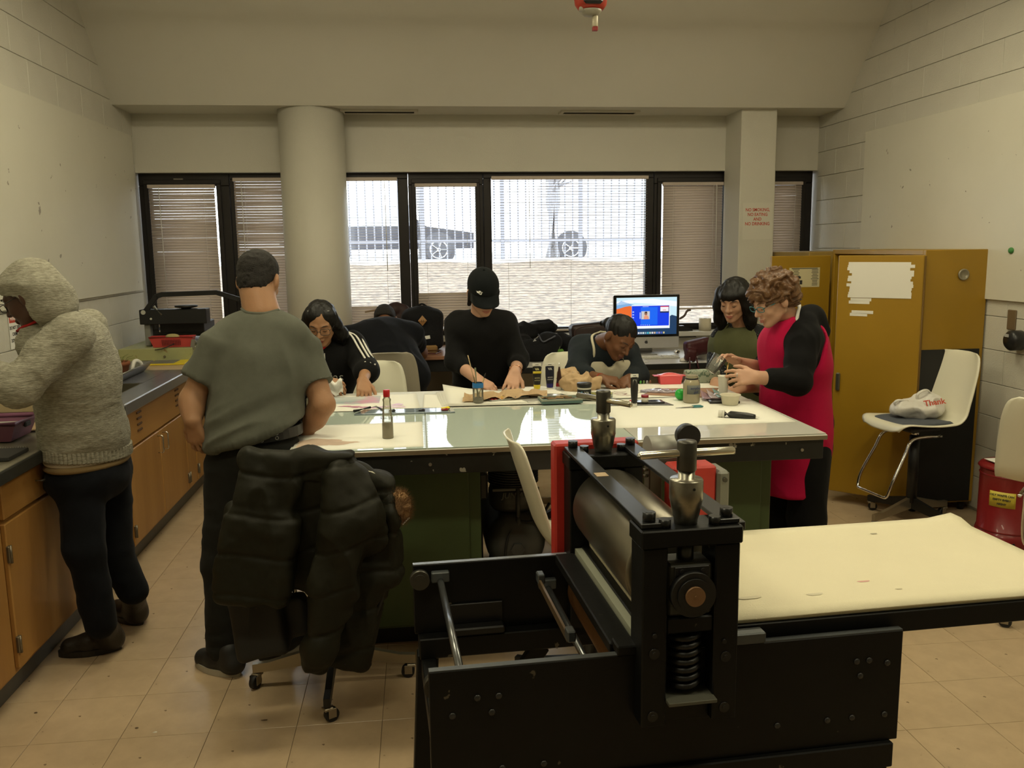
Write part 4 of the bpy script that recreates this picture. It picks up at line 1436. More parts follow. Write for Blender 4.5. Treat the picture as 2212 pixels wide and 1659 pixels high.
def face_marks(parent, c, M, brow_m, lip_m, s=1.0, lash_m=None, smile=0.0, brows=True, lips=True):
    L = lambda x, y, z: c + M @ (np.array((x, y, z)) * s)
    for g in (-1, 1):
        if brows:
            MB().tube([L(.014 * g, .0945, .0225), L(.026 * g, .0925, .0285), L(.040 * g, .083, .0285), L(.049 * g, .072, .023)], [.0016 * s, .0032 * s, .0028 * s, .0012 * s], 6).obj('eyebrow', brow_m, parent)
        MB().tube([L(.018 * g, .0835, -.0015), L(.025 * g, .0865, -.0055), L(.034 * g, .0855, -.0060), L(.043 * g, .079, -.0015)], [.0008 * s, .0018 * s, .0018 * s, .0008 * s], 6).obj('eyelash', lash_m or brow_m, parent)
    if lips:
        u = smile * .006
        MB().tube([L(-.023, .086, -.0635 + u), L(-.012, .0955, -.0602), L(0, .0985, -.0612), L(.012, .0955, -.0602), L(.023, .086, -.0635 + u)], [.001 * s, .0027 * s, .0027 * s, .0027 * s, .001 * s], 8).tube([L(-.021, .086, -.0645 + u), L(-.010, .0945, -.0695), L(0, .0970, -.0705), L(.010, .0945, -.0695), L(.021, .086, -.0645 + u)], [.001 * s, .0032 * s, .0034 * s, .0032 * s, .001 * s], 8).obj('lips', lip_m, parent)


def glasses(parent, c, M, m, s=1.0, w=.024, hh=.016, th=.0016, z0=.0, name='glasses'):
    L = lambda x, y, z: c + M @ (np.array((x, y, z)) * s)
    g_ = MB()
    for g in (-1, 1):
        pts = []
        for q in np.linspace(0, 2 * PI, 25)[:-1]:
            cx, sx = math.cos(q), math.sin(q)
            e = (abs(cx) ** 4 + abs(sx) ** 4) ** -.25
            pts.append(L(g * .034 + w * cx * e, .101 - .35 * abs(g * .034 + w * cx * e) ** 1.2 * .5, z0 + hh * sx * e))
        g_.tube(pts, th, 6, closed=True)
        g_.tube([L(g * .058, .093, z0 + .006), L(g * .074, .05, z0 + .006), L(g * .080, -.005, z0 + .008)], th, 6)
    g_.tube([L(-.010, .101, z0 + .003), L(0, .106, z0 + .006), L(.010, .101, z0 + .003)], th, 6)
    return g_.obj(name, m, parent)


def hand(B, wrist, d, back, side, curl=(20, 30, 25), thumb_out=.9, s=1.0, spread=6.0, thumb_curl=15, curls=None):
    """palm, four jointed fingers and a thumb. d: towards the fingers, back: out of the back of the hand, side: +1 thumb along cross(d, back)"""
    d = nrm(d); back = nrm(np.asarray(back, float) - d * np.dot(back, d)); lat = np.cross(d, back) * side
    w = np.asarray(wrist, float)
    lens = (.070, .078, .072, .056)
    rr = (.0098, .0088, .0078, .0066)
    for j in range(4):
        t = (1.5 - j)
        kn = w + s * (d * (.088 - .006 * abs(t - .5)) + lat * t * .0205)
        B.cone(w + s * (lat * t * .011 + d * .005), kn, .0165 * s, .0122 * s, .012)
        cc = curls[j] if curls else curl
        u = nrm(d + lat * math.tan(R(spread * t))); nb = nrm(back - u * np.dot(back, u)); p = kn
        for i, fr_ in enumerate((.45, .30, .25)):
            a = R(cc[i])
            u, nb = u * math.cos(a) - nb * math.sin(a), nb * math.cos(a) + u * math.sin(a)
            q = p + u * lens[j] * fr_ * s
            B.cone(p, q, rr[i] * s, rr[i + 1] * s, .004)
            p = q
    p0 = w + s * (d * .022 + lat * .024)
    t1 = nrm(d * .75 + lat * thumb_out - back * .35)
    p1 = p0 + t1 * .036 * s
    t2 = nrm(t1 + d * .5 - lat * math.tan(R(thumb_curl)))
    p2 = p1 + t2 * .030 * s
    t3 = nrm(t2 + d * .2 - lat * math.tan(R(thumb_curl)))
    B.cone(p0, p1, .0165 * s, .0125 * s, .010).cone(p1, p2, .0118 * s, .0102 * s, .004).cone(p2, p2 + t3 * .024 * s, .0102 * s, .0078 * s, .004)


def torso_parts(B, hip, chest, neck, Mh, Mc, wide=1.0, deep=1.0, grow=0.0, belly=0.0):
    hip, chest, neck = (np.asarray(a, float) for a in (hip, chest, neck))
    w = (hip + chest) / 2 - (chest - hip) * .06
    B.ell(hip, (.165 * wide + grow, .115 * deep + grow, .12 + grow), Mh, .03)
    B.ell(w + Mh @ np.array((0, belly, 0)), (.148 * wide + grow, .105 * deep + grow + belly, .16 + grow), (Mh + Mc) / 2, .06)
    B.ell(chest, (.172 * wide + grow, .112 * deep + grow, .165 + grow), Mc, .06)
    t = chest + (neck - chest) * .62
    B.ell(t, (.165 * wide + grow, .088 * deep + grow, .075 + grow), Mc, .05)


def fabric(name, col, rough=.9, bump=.12, bscale=420, var=.12, vscale=20, stretch=None, col2=None, contrast=.5):
    return mat(name, col, rough, var=var, vscale=vscale, bump=bump, bscale=bscale, stretch=stretch, col2=col2, sheen=.03, spec=.2, contrast=contrast)


def skin(name, col):
    m = mat(name, col, .5, var=.10, vscale=14, bump=.06, bscale=160, spec=.35)
    b = m.node_tree.nodes['Principled BSDF']
    b.inputs['Subsurface Weight'].default_value = .12
    b.inputs['Subsurface Radius'].default_value = (.008, .003, .0015)
    return m

# ------------------------------------------------------------------ people
A = np.array
SK_LIGHT = skin('skin_light', (.52, .30, .19))
SK_TAN = skin('skin_tan', (.40, .215, .115))
SK_BROWN = skin('skin_brown', (.17, .075, .035))
SK_DARK = skin('skin_dark', (.075, .032, .018))
SK_PALE = skin('skin_pale', (.58, .34, .23))
H_BLACK = mat('black_hair', (.007, .006, .005), .5, var=.4, vscale=60, bump=.2, bscale=150, stretch=(1, 1, .12), spec=.3)
H_SHORT = mat('cropped_hair', (.012, .009, .007), .75, var=.4, vscale=120, bump=.6, bscale=260)
H_BROWN = mat('brown_hair', (.17, .082, .028), .42, col2=(.075, .03, .010), vscale=30, contrast=.5, bump=.4, bscale=120)
BROW = mat('eyebrow_dark', (.03, .018, .012), .8)
BROW_L = mat('eyebrow_brown', (.14, .07, .03), .8)
LIP_D = mat('lip_dark_red', (.20, .035, .03), .4)
LIP_P = mat('lip_pink', (.46, .14, .11), .45)
F_GREYT = fabric('grey_tshirt', (.112, .116, .092), var=.15)
F_CHAR = fabric('charcoal_jeans', (.014, .0145, .0125), var=.2)
F_NAVYJ = fabric('blue_black_jeans', (.004, .005, .008), var=.3)
F_HEATHER = fabric('heather_grey_knit', (.42, .40, .32), col2=(.20, .19, .145), vscale=75, stretch=(.6, .6, 3.0), bump=.5, bscale=130, contrast=.35)
F_BLACK = fabric('black_knit', (.005, .005, .0055), var=.2)
F_NAVY = fabric('navy_cotton', (.005, .006, .010), var=.2)
F_TEAL = fabric('dark_slate_jersey', (.016, .022, .027), var=.2)
F_CREAM = fabric('cream_apron', (.60, .56, .42), var=.08)
F_OLIVE = fabric('olive_apron', (.105, .112, .05), var=.12)
F_MAGENTA = fabric('magenta_apron', (.50, .006, .06), var=.1)
F_SPECK = fabric('black_speckled_blouse', (.012, .012, .013), var=.2)
spots(F_SPECK, (.22, .22, .22), 75, .62, .66, 3.0)
F_DENIM = fabric('pale_denim', (.22, .26, .32), var=.2)
F_CAP = fabric('black_cap', (.005, .007, .008), var=.15)
F_WHITE = fabric('white_cotton', (.74, .72, .66), var=.05)
F_RED = fabric('red_cotton', (.40, .02, .02), var=.1)
F_TAN = fabric('tan_waistband', (.30, .21, .10), var=.1)
M_sole = mat('pale_sole', (.42, .40, .33), .7)
M_shoe = mat('black_shoe', (.012, .012, .012), .6, bump=.1)
M_boot = mat('brown_black_boot', (.022, .016, .010), .5, bump=.15)


def short_hair(B, c, M, s=1.0, g=.0):
    L = lambda x, y, z: c + M @ (A((x, y, z)) * s)
    B.ell(L(0, -.016, .038), (.078 * s + g, .0965 * s + g, .083 * s + g), M, .012)
    B.ell(L(0, -.06, -.02), (.062 * s, .045 * s, .055 * s), M, .03)
    B.cut(L(0, -.095, -.068), M @ A((0, .135, -.17)), .008)


def leg_parts(B, hip, knee, ankle, r=(.092, .066, .058), k=.03):
    B.cone(hip, knee, r[0], r[1], k).cone(knee, ankle, r[1], r[2], k)


def shoe(parent, heel, toe, h=.075, w=.042, m=M_shoe, sole=M_sole, high=None):
    heel = A(heel, float); toe = A(toe, float); heel[2] = toe[2] = 0
    d = nrm(toe - heel); L = max(.255, min(.29, np.linalg.norm(toe - heel))); toe = heel + d * L
    lat = np.cross((0, 0, 1.0), d)
    B = Soft()
    a = heel + d * .04; b = heel + d * .13; c = toe - d * .05
    B.cone(a + A((0, 0, .045)), b + A((0, 0, .043)), .041, .045, .02).cone(b + A((0, 0, .043)), c + A((0, 0, .036)), .044, .038, .02)
    B.cone(a + A((0, 0, .05)), a + A((0, 0, h + .02)) + d * .02, .042, .044, .025)
    if high is not None:
        B.cone(a + A((0, 0, .06)) + d * .015, high, .046, .056, .03)
    B.cut((0, 0, .012), (0, 0, -1), .004)
    o = B.obj('shoe' if high is None else 'boot', m, parent, .006, smooth=2)
    pts = []
    for q in np.linspace(0, 2 * PI, 29)[:-1]:
        x = math.cos(q); y = math.sin(q)
        f = .5 + .5 * x
        pts.append(heel + d * (.008 + (L - .010) * f) + lat * y * (.040 + .008 * math.sin(PI * f)) * (1 if abs(x) < .8 else 1))
    n = len(pts)
    sv = [p + A((0, 0, .001)) for p in pts] + [p + A((0, 0, .026)) for p in pts]
    MB().add(sv, [tuple(reversed(range(n))), tuple(range(n, 2 * n))] + [(i, (i + 1) % n, n + (i + 1) % n, n + i) for i in range(n)]).obj('sole', sole, o)
    if high is not None:
        for k in range(5):
            p = b + A((0, 0, .082 + .012 * k)) - d * (.006 + .018 * k)
            MB().tube([p - lat * .022, p + d * .012 + A((0, 0, .008)), p + lat * .022], .0022, 5).obj('lace', mat('lace_tan', (.30, .20, .09), .7), o)
    return o


# --- person in the grey hooded knit at the left counter -------------------------------------------
p = thing('person', 'person in a grey hooded knit sweater and dark jeans leaning over the counter', 'person')
hip, chest, neck = A((-1.368, 3.640, 0.881)), A((-1.364, 3.580, 1.215)), A((-1.397, 3.500, 1.392))
hc = A((-1.435, 3.420, 1.503)); Mh = basis((-.90, .10, -.42), (-.35, 0, .9)); Mb = basis((-.86, .45, 0)); Mc = basis((-.86, .45, -.35), (-.4, .2, .9))
sN, eN, wN = A((-1.301, 3.400, 1.360)), A((-1.452, 3.280, 1.180)), A((-1.644, 3.340, 1.255))
sF, eF, wF = A((-1.368, 3.760, 1.346)), A((-1.579, 3.890, 1.163)), A((-1.718, 3.890, 1.096))
B = Soft()
torso_parts(B, hip, chest, neck, Mb, Mc, .92, .9)
head_parts(B, hc, Mh, neck)
B.chain([sN, eN, wN], [.05, .04, .03]).chain([sF, eF, wF], [.05, .04, .03])
hand(B, wN, (-.9, .3, -.1), (0, -.2, 1), 1); hand(B, wF, (-.9, -.1, -.3), (0, 0, 1), -1)
B.obj('body', SK_DARK, p, .006)
face_marks(p, hc, Mh, BROW, mat('lip_brown', (.10, .03, .025), .4), lips=False)
B = Soft(); short_hair(B, hc, Mh); B.obj('hair', H_SHORT, p, .006)
glasses(p, hc, Mh, mat('black_frame', (.01, .01, .01), .3))
B = Soft()
torso_parts(B, hip + A((0, 0, .03)), chest, neck, Mb, Mc, .92, .98, .030, .008)
B.chain([sN, (sN + eN) / 2, eN, wN], [.082, .070, .062, .052], .03).chain([sF, eF, wF], [.08, .064, .05], .03)
B.cone(chest + (neck - chest) * .5, neck, .13, .085, .05)
B.cut(hip + A((0, 0, -.01)), nrm(A((-.10, .05, -1))), .006)
def knit(P, N): return folds(.010, (7, 7, 4))(P, N) + .0025 * vnoise(P * A((30, 30, 90)))
B.obj('hooded_sweater', F_HEATHER, p, .0085, knit)
B = Soft()
Lh = lambda x, y, z: hc + Mh @ A((x, y, z))
B.ell(Lh(0, -.016, .030), (.094, .108, .102), Mh, .03).ell(Lh(0, -.060, -.02), (.080, .072, .085), Mh, .04)
B.cone(Lh(0, -.05, -.05), neck + A((.0, 0, -.005)), .084, .088, .05)
B.ell(Lh(0, .11, -.02), (.068, .10, .118), Mh, .02, 's').ell(Lh(0, .02, -.02), (.080, .10, .10), Mh, .02, 's')
B.obj('hood', F_HEATHER, p, .0075, lambda P, N: folds(.011, (9, 9, 12), seed=3)(P, N))
MB().tube(curve_pts([neck + A((-.11, -.05, -.02)), neck + A((-.05, -.112, .005)), neck + A((.05, -.105, .045)), neck + A((.085, -.03, .07))], 5), .006, 8).obj('red_cord', F_RED, p)
# ribbed hem: many small ribs around the waist
rib = MB(); Mr = basis((-.86, .45, 0))
for k in range(64):
    q = 2 * PI * k / 64
    e = Mr @ A((.184 * math.cos(q), .140 * math.sin(q), 0)) + hip
    tz = -.016 - .11 * (e[0] - hip[0])
    rib.bar(e + A((0, 0, tz - .026)), e * 1.0 + A((0, 0, tz + .028)), .020, .020, .007, up=Mr @ A((math.cos(q), math.sin(q), 0)))
rib.obj('ribbed_hem', F_HEATHER, p)
B = Soft(); B.ell(hip + A((0, 0, -.045)), (.178, .138, .035), Mb, .01); B.obj('undershirt', F_WHITE, p, .008)
B = Soft(); B.ell(hip + A((0, 0, -.068)), (.181, .142, .036), Mb, .01); B.obj('waistband', F_TAN, p, .008)
B = Soft()
hN, kN, aN = A((-1.385, 3.600, 0.817)), A((-1.360, 3.500, 0.478)), A((-1.329, 3.520, 0.162))
hF, kF, aF = A((-1.355, 3.800, 0.766)), A((-1.333, 3.740, 0.402)), A((-1.272, 3.760, 0.201))
B.ell(hip + A((0, 0, -.13)), (.178, .145, .11), Mb, .03)
leg_parts(B, hN, kN, aN, (.094, .072, .060)); leg_parts(B, hF, kF, aF, (.105, .072, .060))
B.obj('jeans', F_NAVYJ, p, .009, folds(.006, (9, 9, 5), .003, (20, 20, 30)))
shoe(p, (-1.282, 3.620, 0.000), (-1.534, 3.578, 0.000), m=M_boot, sole=M_boot, high=aN + A((0, 0, .02)))
shoe(p, (-1.272, 3.840, 0.000), (-1.405, 3.968, 0.000), m=M_boot, sole=M_boot, high=aF + A((0, 0, .02)))
MB().box(aF + A((.02, -.045, .03)), (.006, .012, .05), .002).obj('boot_tab', mat('tab_tan', (.28, .18, .08), .7), p)

# --- man in grey t-shirt seen from behind ----------------------------------------------------------
p = thing('person', 'man in a grey t-shirt and black studded belt seen from behind', 'person')
hip, chest, neck = A((-0.661, 3.420, 0.904)), A((-0.628, 3.490, 1.192)), A((-0.615, 3.530, 1.416))
hc = A((-0.631, 3.600, 1.542)); Mh = basis((.22, .93, -.28), (.05, .25, .95)); Mb = basis((.25, .97, 0)); Mc = basis((.15, .97, -.15))
sL, eL, wL = A((-0.771, 3.460, 1.305)), A((-0.880, 3.430, 1.094)), A((-0.870, 3.370, 1.022))
sR, eR, wR = A((-0.468, 3.540, 1.271)), A((-0.387, 3.470, 1.049)), A((-0.465, 3.530, 0.934))
B = Soft()
torso_parts(B, hip, chest, neck, Mb, Mc, .95, .9)
head_parts(B, hc, Mh, neck, 1.0)
B.cone(hc + Mh @ A((0, -.035, -.04)), neck, .06, .068, .03)
B.chain([sL, eL, wL], [.058, .046, .032], .02).chain([sR, eR, wR], [.058, .046, .032], .02)
B.ell((eL * .6 + wL * .4), (.042, .043, .06), None, .03).ell((eR * .6 + wR * .4), (.042, .043, .055), None, .03)
hand(B, wL, (.16, .10, -1), (-.45, -.9, 0), 1, (14, 26, 22), spread=6)
hand(B, wR, (-.25, .55, -.22), (.15, .1, 1), -1, (18, 28, 20))
B.obj('body', SK_TAN, p, .0055)
B = Soft(); short_hair(B, hc, Mh); B.obj('hair', H_SHORT, p, .005, folds(.003, (60, 60, 60)))
B = Soft()
torso_parts(B, hip + A((0, 0, .02)), chest, neck, Mb, Mc, 1.0, 1.02, .026, .01)
B.cone(hip + (chest - hip) * .1, chest, .165, .165, .05)
B.cap(sL, sL + (eL - sL) * .66, .068, .076, .035).cap(sR, sR + (eR - sR) * .66, .068, .076, .035)
B.cone(sL, neck + A((-.03, 0, -.06)), .066, .07, .04).cone(sR, neck + A((.03, 0, -.06)), .066, .07, .04)
ha, hb = A((-0.844, 3.400, 0.894)), A((-0.467, 3.400, 1.013))
B.cut(ha, np.cross(hb - ha, (0, 1, 0)) * -1 if np.cross(hb - ha, (0, 1, 0))[2] > 0 else np.cross(hb - ha, (0, 1, 0)), .004)
B.ell(neck + A((0, .01, .055)), (.068, .068, .05), None, .012, 's')
def tee(P, N):
    u = (P - chest) @ Mc
    v = 1 - 2 * np.abs(vnoise(np.c_[u[:, 0] * 13 + .5 * vnoise(P * 6), u[:, 1] * 4, u[:, 2] * 3.2]))
    low = np.clip((chest[2] - P[:, 2]) / .25, 0, 1)
    h = 1 - 2 * np.abs(vnoise(np.c_[u[:, 0] * 4 + 9, u[:, 1] * 4, u[:, 2] * 17 - u[:, 0] * 8]))
    return .009 * v * (1 - .3 * low) * np.clip((neck[2] - .06 - P[:, 2]) / .08, 0, 1) + .018 * h * low
B.obj('t_shirt', F_GREYT, p, .0075, tee)
MB().tube(curve_pts([neck + A((-.075, -.01, .018)), neck + A((-.045, -.062, .006)), neck + A((.02, -.074, .002)), neck + A((.07, -.03, .012))], 5), .007, 8).obj('collar', F_GREYT, p)
B = Soft()
hL, kL, aL = A((-0.742, 3.420, 0.818)), A((-0.799, 3.400, 0.446)), A((-0.800, 3.370, 0.089))
hR, kR, aR = A((-0.580, 3.440, 0.806)), A((-0.623, 3.460, 0.435)), A((-0.638, 3.460, 0.065))
B.ell(hip + A((.01, 0, -.02)), (.180, .135, .125), Mb, .03)
leg_parts(B, hL, kL, aL, (.108, .078, .074)); leg_parts(B, hR, kR, aR, (.108, .078, .074))
B.cut(aL + A((0, 0, -.045)), (0, 0, -1), .01)
B.obj('jeans', F_CHAR, p, .009, folds(.006, (9, 9, 6), .004, (12, 12, 40)))
bl = MB(); bc = hip + A((.012, 0, .050))
ring = [bc + Mb @ A((.186 * math.cos(q), .143 * math.sin(q), .0)) + A((0, 0, .10 * (.186 * math.cos(q)))) for q in np.linspace(0, 2 * PI, 41)[:-1]]
bl = MB().tube(ring, .021, 8, closed=True, flat=.35)
bl = MB()
for i in range(40):
    a, b = ring[i], ring[(i + 1) % 40]
    bl.bar(a, b + (b - a) * .05, .006, .040, 0)
belt = bl.obj('belt', mat('black_leather', (.010, .010, .010), .4), p)
for i in (24, 25.5, 27, 30, 31.5, 33, 35):
    a = ring[int(i) % 40]; o_ = nrm(a - bc) * .005
    for dz in (-.009, .009):
        MB().tube([a + o_ + A((.006 * math.cos(q), 0, .006 * math.sin(q) + dz)) for q in np.linspace(0, 2 * PI, 11)[:-1]], .0014, 5, closed=True).obj('grommet', mat('grommet_steel', (.35, .35, .33), .3, .9), belt)
a = ring[29] + nrm(ring[29] - bc) * .006
MB().box(a, (.012, .008, .062), .002).obj('belt_loop', F_CHAR, p)
shoe(p, (-0.733, 3.295, 0.000), (-0.915, 3.421, 0.000)); shoe(p, (-0.668, 3.371, 0.000), (-0.586, 3.491, 0.000))

# --- young woman with glasses and a striped sweatshirt ---------------------------------------------
p = thing('person', 'young woman with glasses and long dark hair in a black striped sleeve sweatshirt', 'person')
hip, chest, neck = A((-0.584, 5.020, 0.706)), A((-0.540, 4.920, 0.990)), A((-0.540, 4.840, 1.125))
hc = A((-0.518, 4.740, 1.271)); Mh = basis((-.06, -.88, -.40), (-.02, -.4, .92)); Mb = basis((0, -1, 0)); Mc = basis((0, -1, -.3), (0, -.3, 1))
sR_, eR_, wR_ = A((-0.373, 4.900, 1.132)), A((-0.286, 4.740, 1.013)), A((-0.293, 4.500, 0.988))
sL_, eL_, wL_ = A((-0.683, 4.920, 1.099)), A((-0.669, 4.750, 0.928)), A((-0.491, 4.500, 0.994))
B = Soft()
torso_parts(B, hip, chest, neck, Mb, Mc, .85, .85)
head_parts(B, hc, Mh, neck, .97)
B.chain([sR_, eR_, wR_], [.045, .036, .027]).chain([sL_, eL_, wL_], [.045, .036, .027])
hand(B, wR_, (.10, -.78, -.55), (.2, -.50, .85), -1, (24, 30, 22), s=.95, spread=4)
hand(B, wL_, (.75, -.2, -.25), (0, -.6, .8), 1, (25, 35, 25), s=.92)
B.obj('body', SK_TAN, p, .005)
face_marks(p, hc, Mh, BROW, LIP_D, .97)
glasses(p, hc, Mh, mat('dark_frame', (.03, .03, .03), .3), .97, .026, .019, z0=-.002)
B = Soft()
Lh = lambda x, y, z: hc + Mh @ A((x, y, z))
B.ell(Lh(0, -.020, .036), (.080, .096, .084), Mh, .015)
for g in (-1, 1):
    B.chain([Lh(.055 * g, .02, .06), Lh(.074 * g, -.01, -.01), Lh(.086 * g, -.04, -.09), Lh(.095 * g, -.06, -.2)], [.026, .027, .034, .028], .04)
B.cone(Lh(0, -.08, 0), Lh(0, -.10, -.2), .07, .07, .04)
B.ell(Lh(0, .09, -.02), (.064, .06, .088), Mh, .012, 's')
def strand(P, N): return .004 * vnoise(P * A((70, 70, 9))) + .006 * vnoise(P * A((18, 18, 5)) + 4)
B.obj('hair', H_BLACK, p, .0055, strand)
for g in (-1, 1):
    MB().box(Lh(.052 * g, .035, .093), (.012, .003, .004), .001).obj('hair_clip', mat('clip_silver', (.35, .34, .33), .4), p)
B = Soft()
torso_parts(B, hip, chest, neck, Mb, Mc, .95, .95, .030)
B.chain([sR_, eR_, eR_ + (wR_ - eR_) * .22], [.068, .062, .066], .03).chain([sL_, eL_, eL_ + (wL_ - eL_) * .5], [.066, .06, .05], .03)
B.cone(sL_, sR_, .062, .062, .05)
B.ell(neck + A((0, -.035, .045)), (.06, .06, .06), None, .01, 's')
B.obj('sweatshirt', F_BLACK, p, .0075, folds(.008, (10, 10, 7)))
B = Soft(); B.ell(neck + A((0, -.035, -.012)), (.052, .045, .05), None, .01); B.obj('undershirt', F_RED, p, .006)
for k in range(3):      # three white sleeve stripes
    o_ = nrm(((.0, -.62, .78), (.35, -.60, .70), (.66, -.50, .55))[k])
    pts = [sR_ + A((-.05, .0, .03)) + o_ * .070, sR_ + o_ * .078, (sR_ + eR_) / 2 + o_ * .078, eR_ + o_ * .074, eR_ + (wR_ - eR_) * .2 + o_ * .072]
    MB().tube(curve_pts(pts, 4), .0058, 6).obj('sleeve_stripe', F_WHITE, p)
MB().tube(curve_pts([neck + A((.03, -.085, -.02)), neck + A((.035, -.125, -.09)), neck + A((.04, -.135, -.17)), neck + A((.045, -.13, -.21))], 4), .0026, 6).obj('drawstring', F_WHITE, p)
q = text('lettering', 'adidas', .075, chest + A((.035, -.155, -.02)), mat('outline_print', (.30, .29, .26), .7), p, rot=(82, 0, 0), bold=-.001)
B = Soft(); B.ell(hip + A((0, 0, -.03)), (.165, .13, .11), Mb, .03)
for g in (-1, 1):
    leg_parts(B, hip + A((.085 * g, 0, -.06)), hip + A((.09 * g, -.05, -.40)), A((hip[0] + .09 * g, 5.05, .09)), (.095, .066, .05))
B.obj('trousers', F_BLACK, p, .011)
for g in (-1, 1): shoe(p, (hip[0] + .09 * g, 5.10, 0), (hip[0] + .1 * g, 4.85, 0))
tag(MB().sheet(lambda u, v: A((-0.429, 4.420, 0.971)) + A(((u - .5) * .075, .02 * math.sin(6 * v), (v - .5) * .07 + .012 * math.sin(9 * u))), 8, 8, .002).obj('tissue', M_paper), 'crumpled white tissue held by the young woman with glasses', 'tissue')

# --- person slumped at the back desk ----------------------------------------------------------------
p = thing('person', 'person in a navy t-shirt slumped over the back desk, seen from behind', 'person')
hip, chest, neck = A((-.15, 5.78, .82)), A((-0.249, 5.980, 0.989)), A((-0.231, 6.160, 1.139))
hc = A((-0.235, 6.280, 1.148)); Mh = basis((.08, .35, -.93), (0, .9, .4)); Mb = basis((0, 1, 0)); Mc = basis((0, 1, -.75), (0, .7, .9))
sL, eL, wL = A((-0.481, 6.020, 1.060)), A((-0.474, 6.240, 0.838)), A((-0.358, 6.460, 0.916))
sR, eR, wR = A((-0.057, 6.040, 1.074)), A((0.003, 6.360, 0.905)), A((-0.113, 6.520, 0.924))
B = Soft()
torso_parts(B, hip, chest, neck, Mb, Mc, 1.02, .95)
head_parts(B, hc, Mh, neck, 1.0)
B.chain([sL, eL, wL], [.06, .052, .034], .02).chain([sR, eR, wR], [.06, .058, .036], .02)
hand(B, wL, (.8, .3, 0), (0, 0, 1), -1); hand(B, wR, (-.9, .25, 0), (0, 0, 1), 1)
B.obj('body', SK_BROWN, p, .006)
B = Soft(); short_hair(B, hc, Mh); B.obj('hair', H_SHORT, p, .006, folds(.002, (60, 60, 60)))
B = Soft()
torso_parts(B, hip, chest, neck, Mb, Mc, 1.16, 1.02, .028)
B.cone(hip, chest, .19, .19, .06)
B.cap(sL, sL + (eL - sL) * .72, .080, .078, .04).cap(sR, sR + (eR - sR) * .55, .080, .080, .04).cone(sL, sR, .085, .085, .05)
B.ell(neck + A((0, .02, .05)), (.06, .06, .05), None, .01, 's')
B.obj('t_shirt', F_NAVY, p, .0085, folds(.007, (8, 8, 5)))
B = Soft(); B.ell(hip + A((0, 0, -.06)), (.19, .16, .12), Mb, .03)
for g in (-1, 1):
    B.cone(hip + A((.1 * g, .05, -.07)), hip + A((.13 * g, .42, -.08)), .10, .075, .03).cone(hip + A((.13 * g, .42, -.08)), (hip[0] + .13 * g, 6.18, .10), .07, .055, .03)
B.obj('jeans', F_NAVYJ, p, .011)
for g in (-1, 1): shoe(p, (hip[0] + .13 * g, 6.12, 0), (hip[0] + .14 * g, 6.38, 0))

# --- person in the black cap ------------------------------------------------------------------------
p = thing('person', 'person in a black baseball cap and black sweater working at the table', 'person')
hip, chest, neck = A((0.385, 4.940, 0.820)), A((0.370, 4.880, 1.098)), A((0.346, 4.800, 1.288))
hc = A((0.358, 4.720, 1.420)); Mh = basis((.14, -.84, -.50), (.02, -.5, .86)); Mb = basis((0, -1, 0)); Mc = basis((.05, -1, -.22), (0, -.2, 1))
sL, eL, wL = A((0.225, 4.880, 1.233)), A((0.199, 4.740, 1.041)), A((0.305, 4.520, 0.973))
sR, eR, wR = A((0.488, 4.880, 1.227)), A((0.551, 4.760, 1.039)), A((0.502, 4.520, 1.002))
B = Soft()
torso_parts(B, hip, chest, neck, Mb, Mc, .92, .88)
head_parts(B, hc, Mh, neck, .98)
B.chain([sL, eL, wL], [.046, .038, .028], .02).chain([sR, eR, wR], [.046, .038, .028], .02)
hand(B, wL, (.75, -.55, -.42), (.1, -.35, 1), 1, (22, 32, 25), s=.97)
hand(B, wR, (-.28, -.72, -.62), (.1, -.55, .8), -1, (16, 24, 18), s=.97, spread=9)
B.obj('body', SK_PALE, p, .005)
face_marks(p, hc, Mh, BROW, LIP_P, .98, brows=False)
B = Soft()
Lh = lambda x, y, z: hc + Mh @ A((x, y, z)) * .98
B.ell(Lh(0, -.03, .01), (.080, .085, .085), Mh, .02)
for g in (-1, 1):
    B.cone(Lh(.07 * g, .0, .0), Lh(.078 * g, -.005, -.075), .018, .012, .02)
B.cut(Lh(0, 0, .05), Mh @ A((0, 0, 1)), .01); B.ell(Lh(0, .09, -.02), (.067, .09, .1), Mh, .01, 's')
B.obj('hair', H_BLACK, p, .005, strand)
MB().ball(Lh(-.079, .012, -.05), .006, 8, 6).obj('ear_bud', M_white_plastic, p)
B = Soft()
B.ell(Lh(0, -.012, .045), (.086, .106, .092), Mh, .01).cut(Lh(0, 0, .022), Mh @ A((0, .0, -1)), .004)
cap = B.obj('cap', F_CAP, p, .005)
def brim(u, v):
    x = (u - .5) * .160; e = 1 - (2 * u - 1) ** 2
    y = .028 + .064 * e ** .5 + v * (.066 * e ** .45 + .004)
    return Lh(x, y, .030 + .004 * e - (.034 + .02 * (1 - e)) * v)
MB().sheet(brim, 20, 8, .003).obj('brim', F_CAP, cap)
MB().ball(Lh(0, -.012, .138), .007, 10, 6).obj('cap_button', F_CAP, cap)
MB().tube(curve_pts([Lh(.030, .088, .058), Lh(.036, .0885, .050), Lh(.046, .084, .054), Lh(.060, .074, .066)], 4), [.0012, .002, .0032, .0036, .0036, .003, .003, .0026, .0022, .0018, .0014, .001, .0006], 6).obj('swoosh_emblem', M_paper, cap)
text('emblem_lettering', 'NIKE', .016, Lh(.043, .089, .066), M_paper, cap, rot=(62, 0, 22), bold=.0004, shear=.25)
B = Soft()
torso_parts(B, hip + A((0, 0, .03)), chest, neck, Mb, Mc, 1.0, .98, .030)
B.chain([sL, eL, eL + (wL - eL) * .35], [.062, .052, .044], .03).chain([sR, eR, eR + (wR - eR) * .35], [.062, .052, .044], .03).cone(sL, sR, .064, .064, .05)
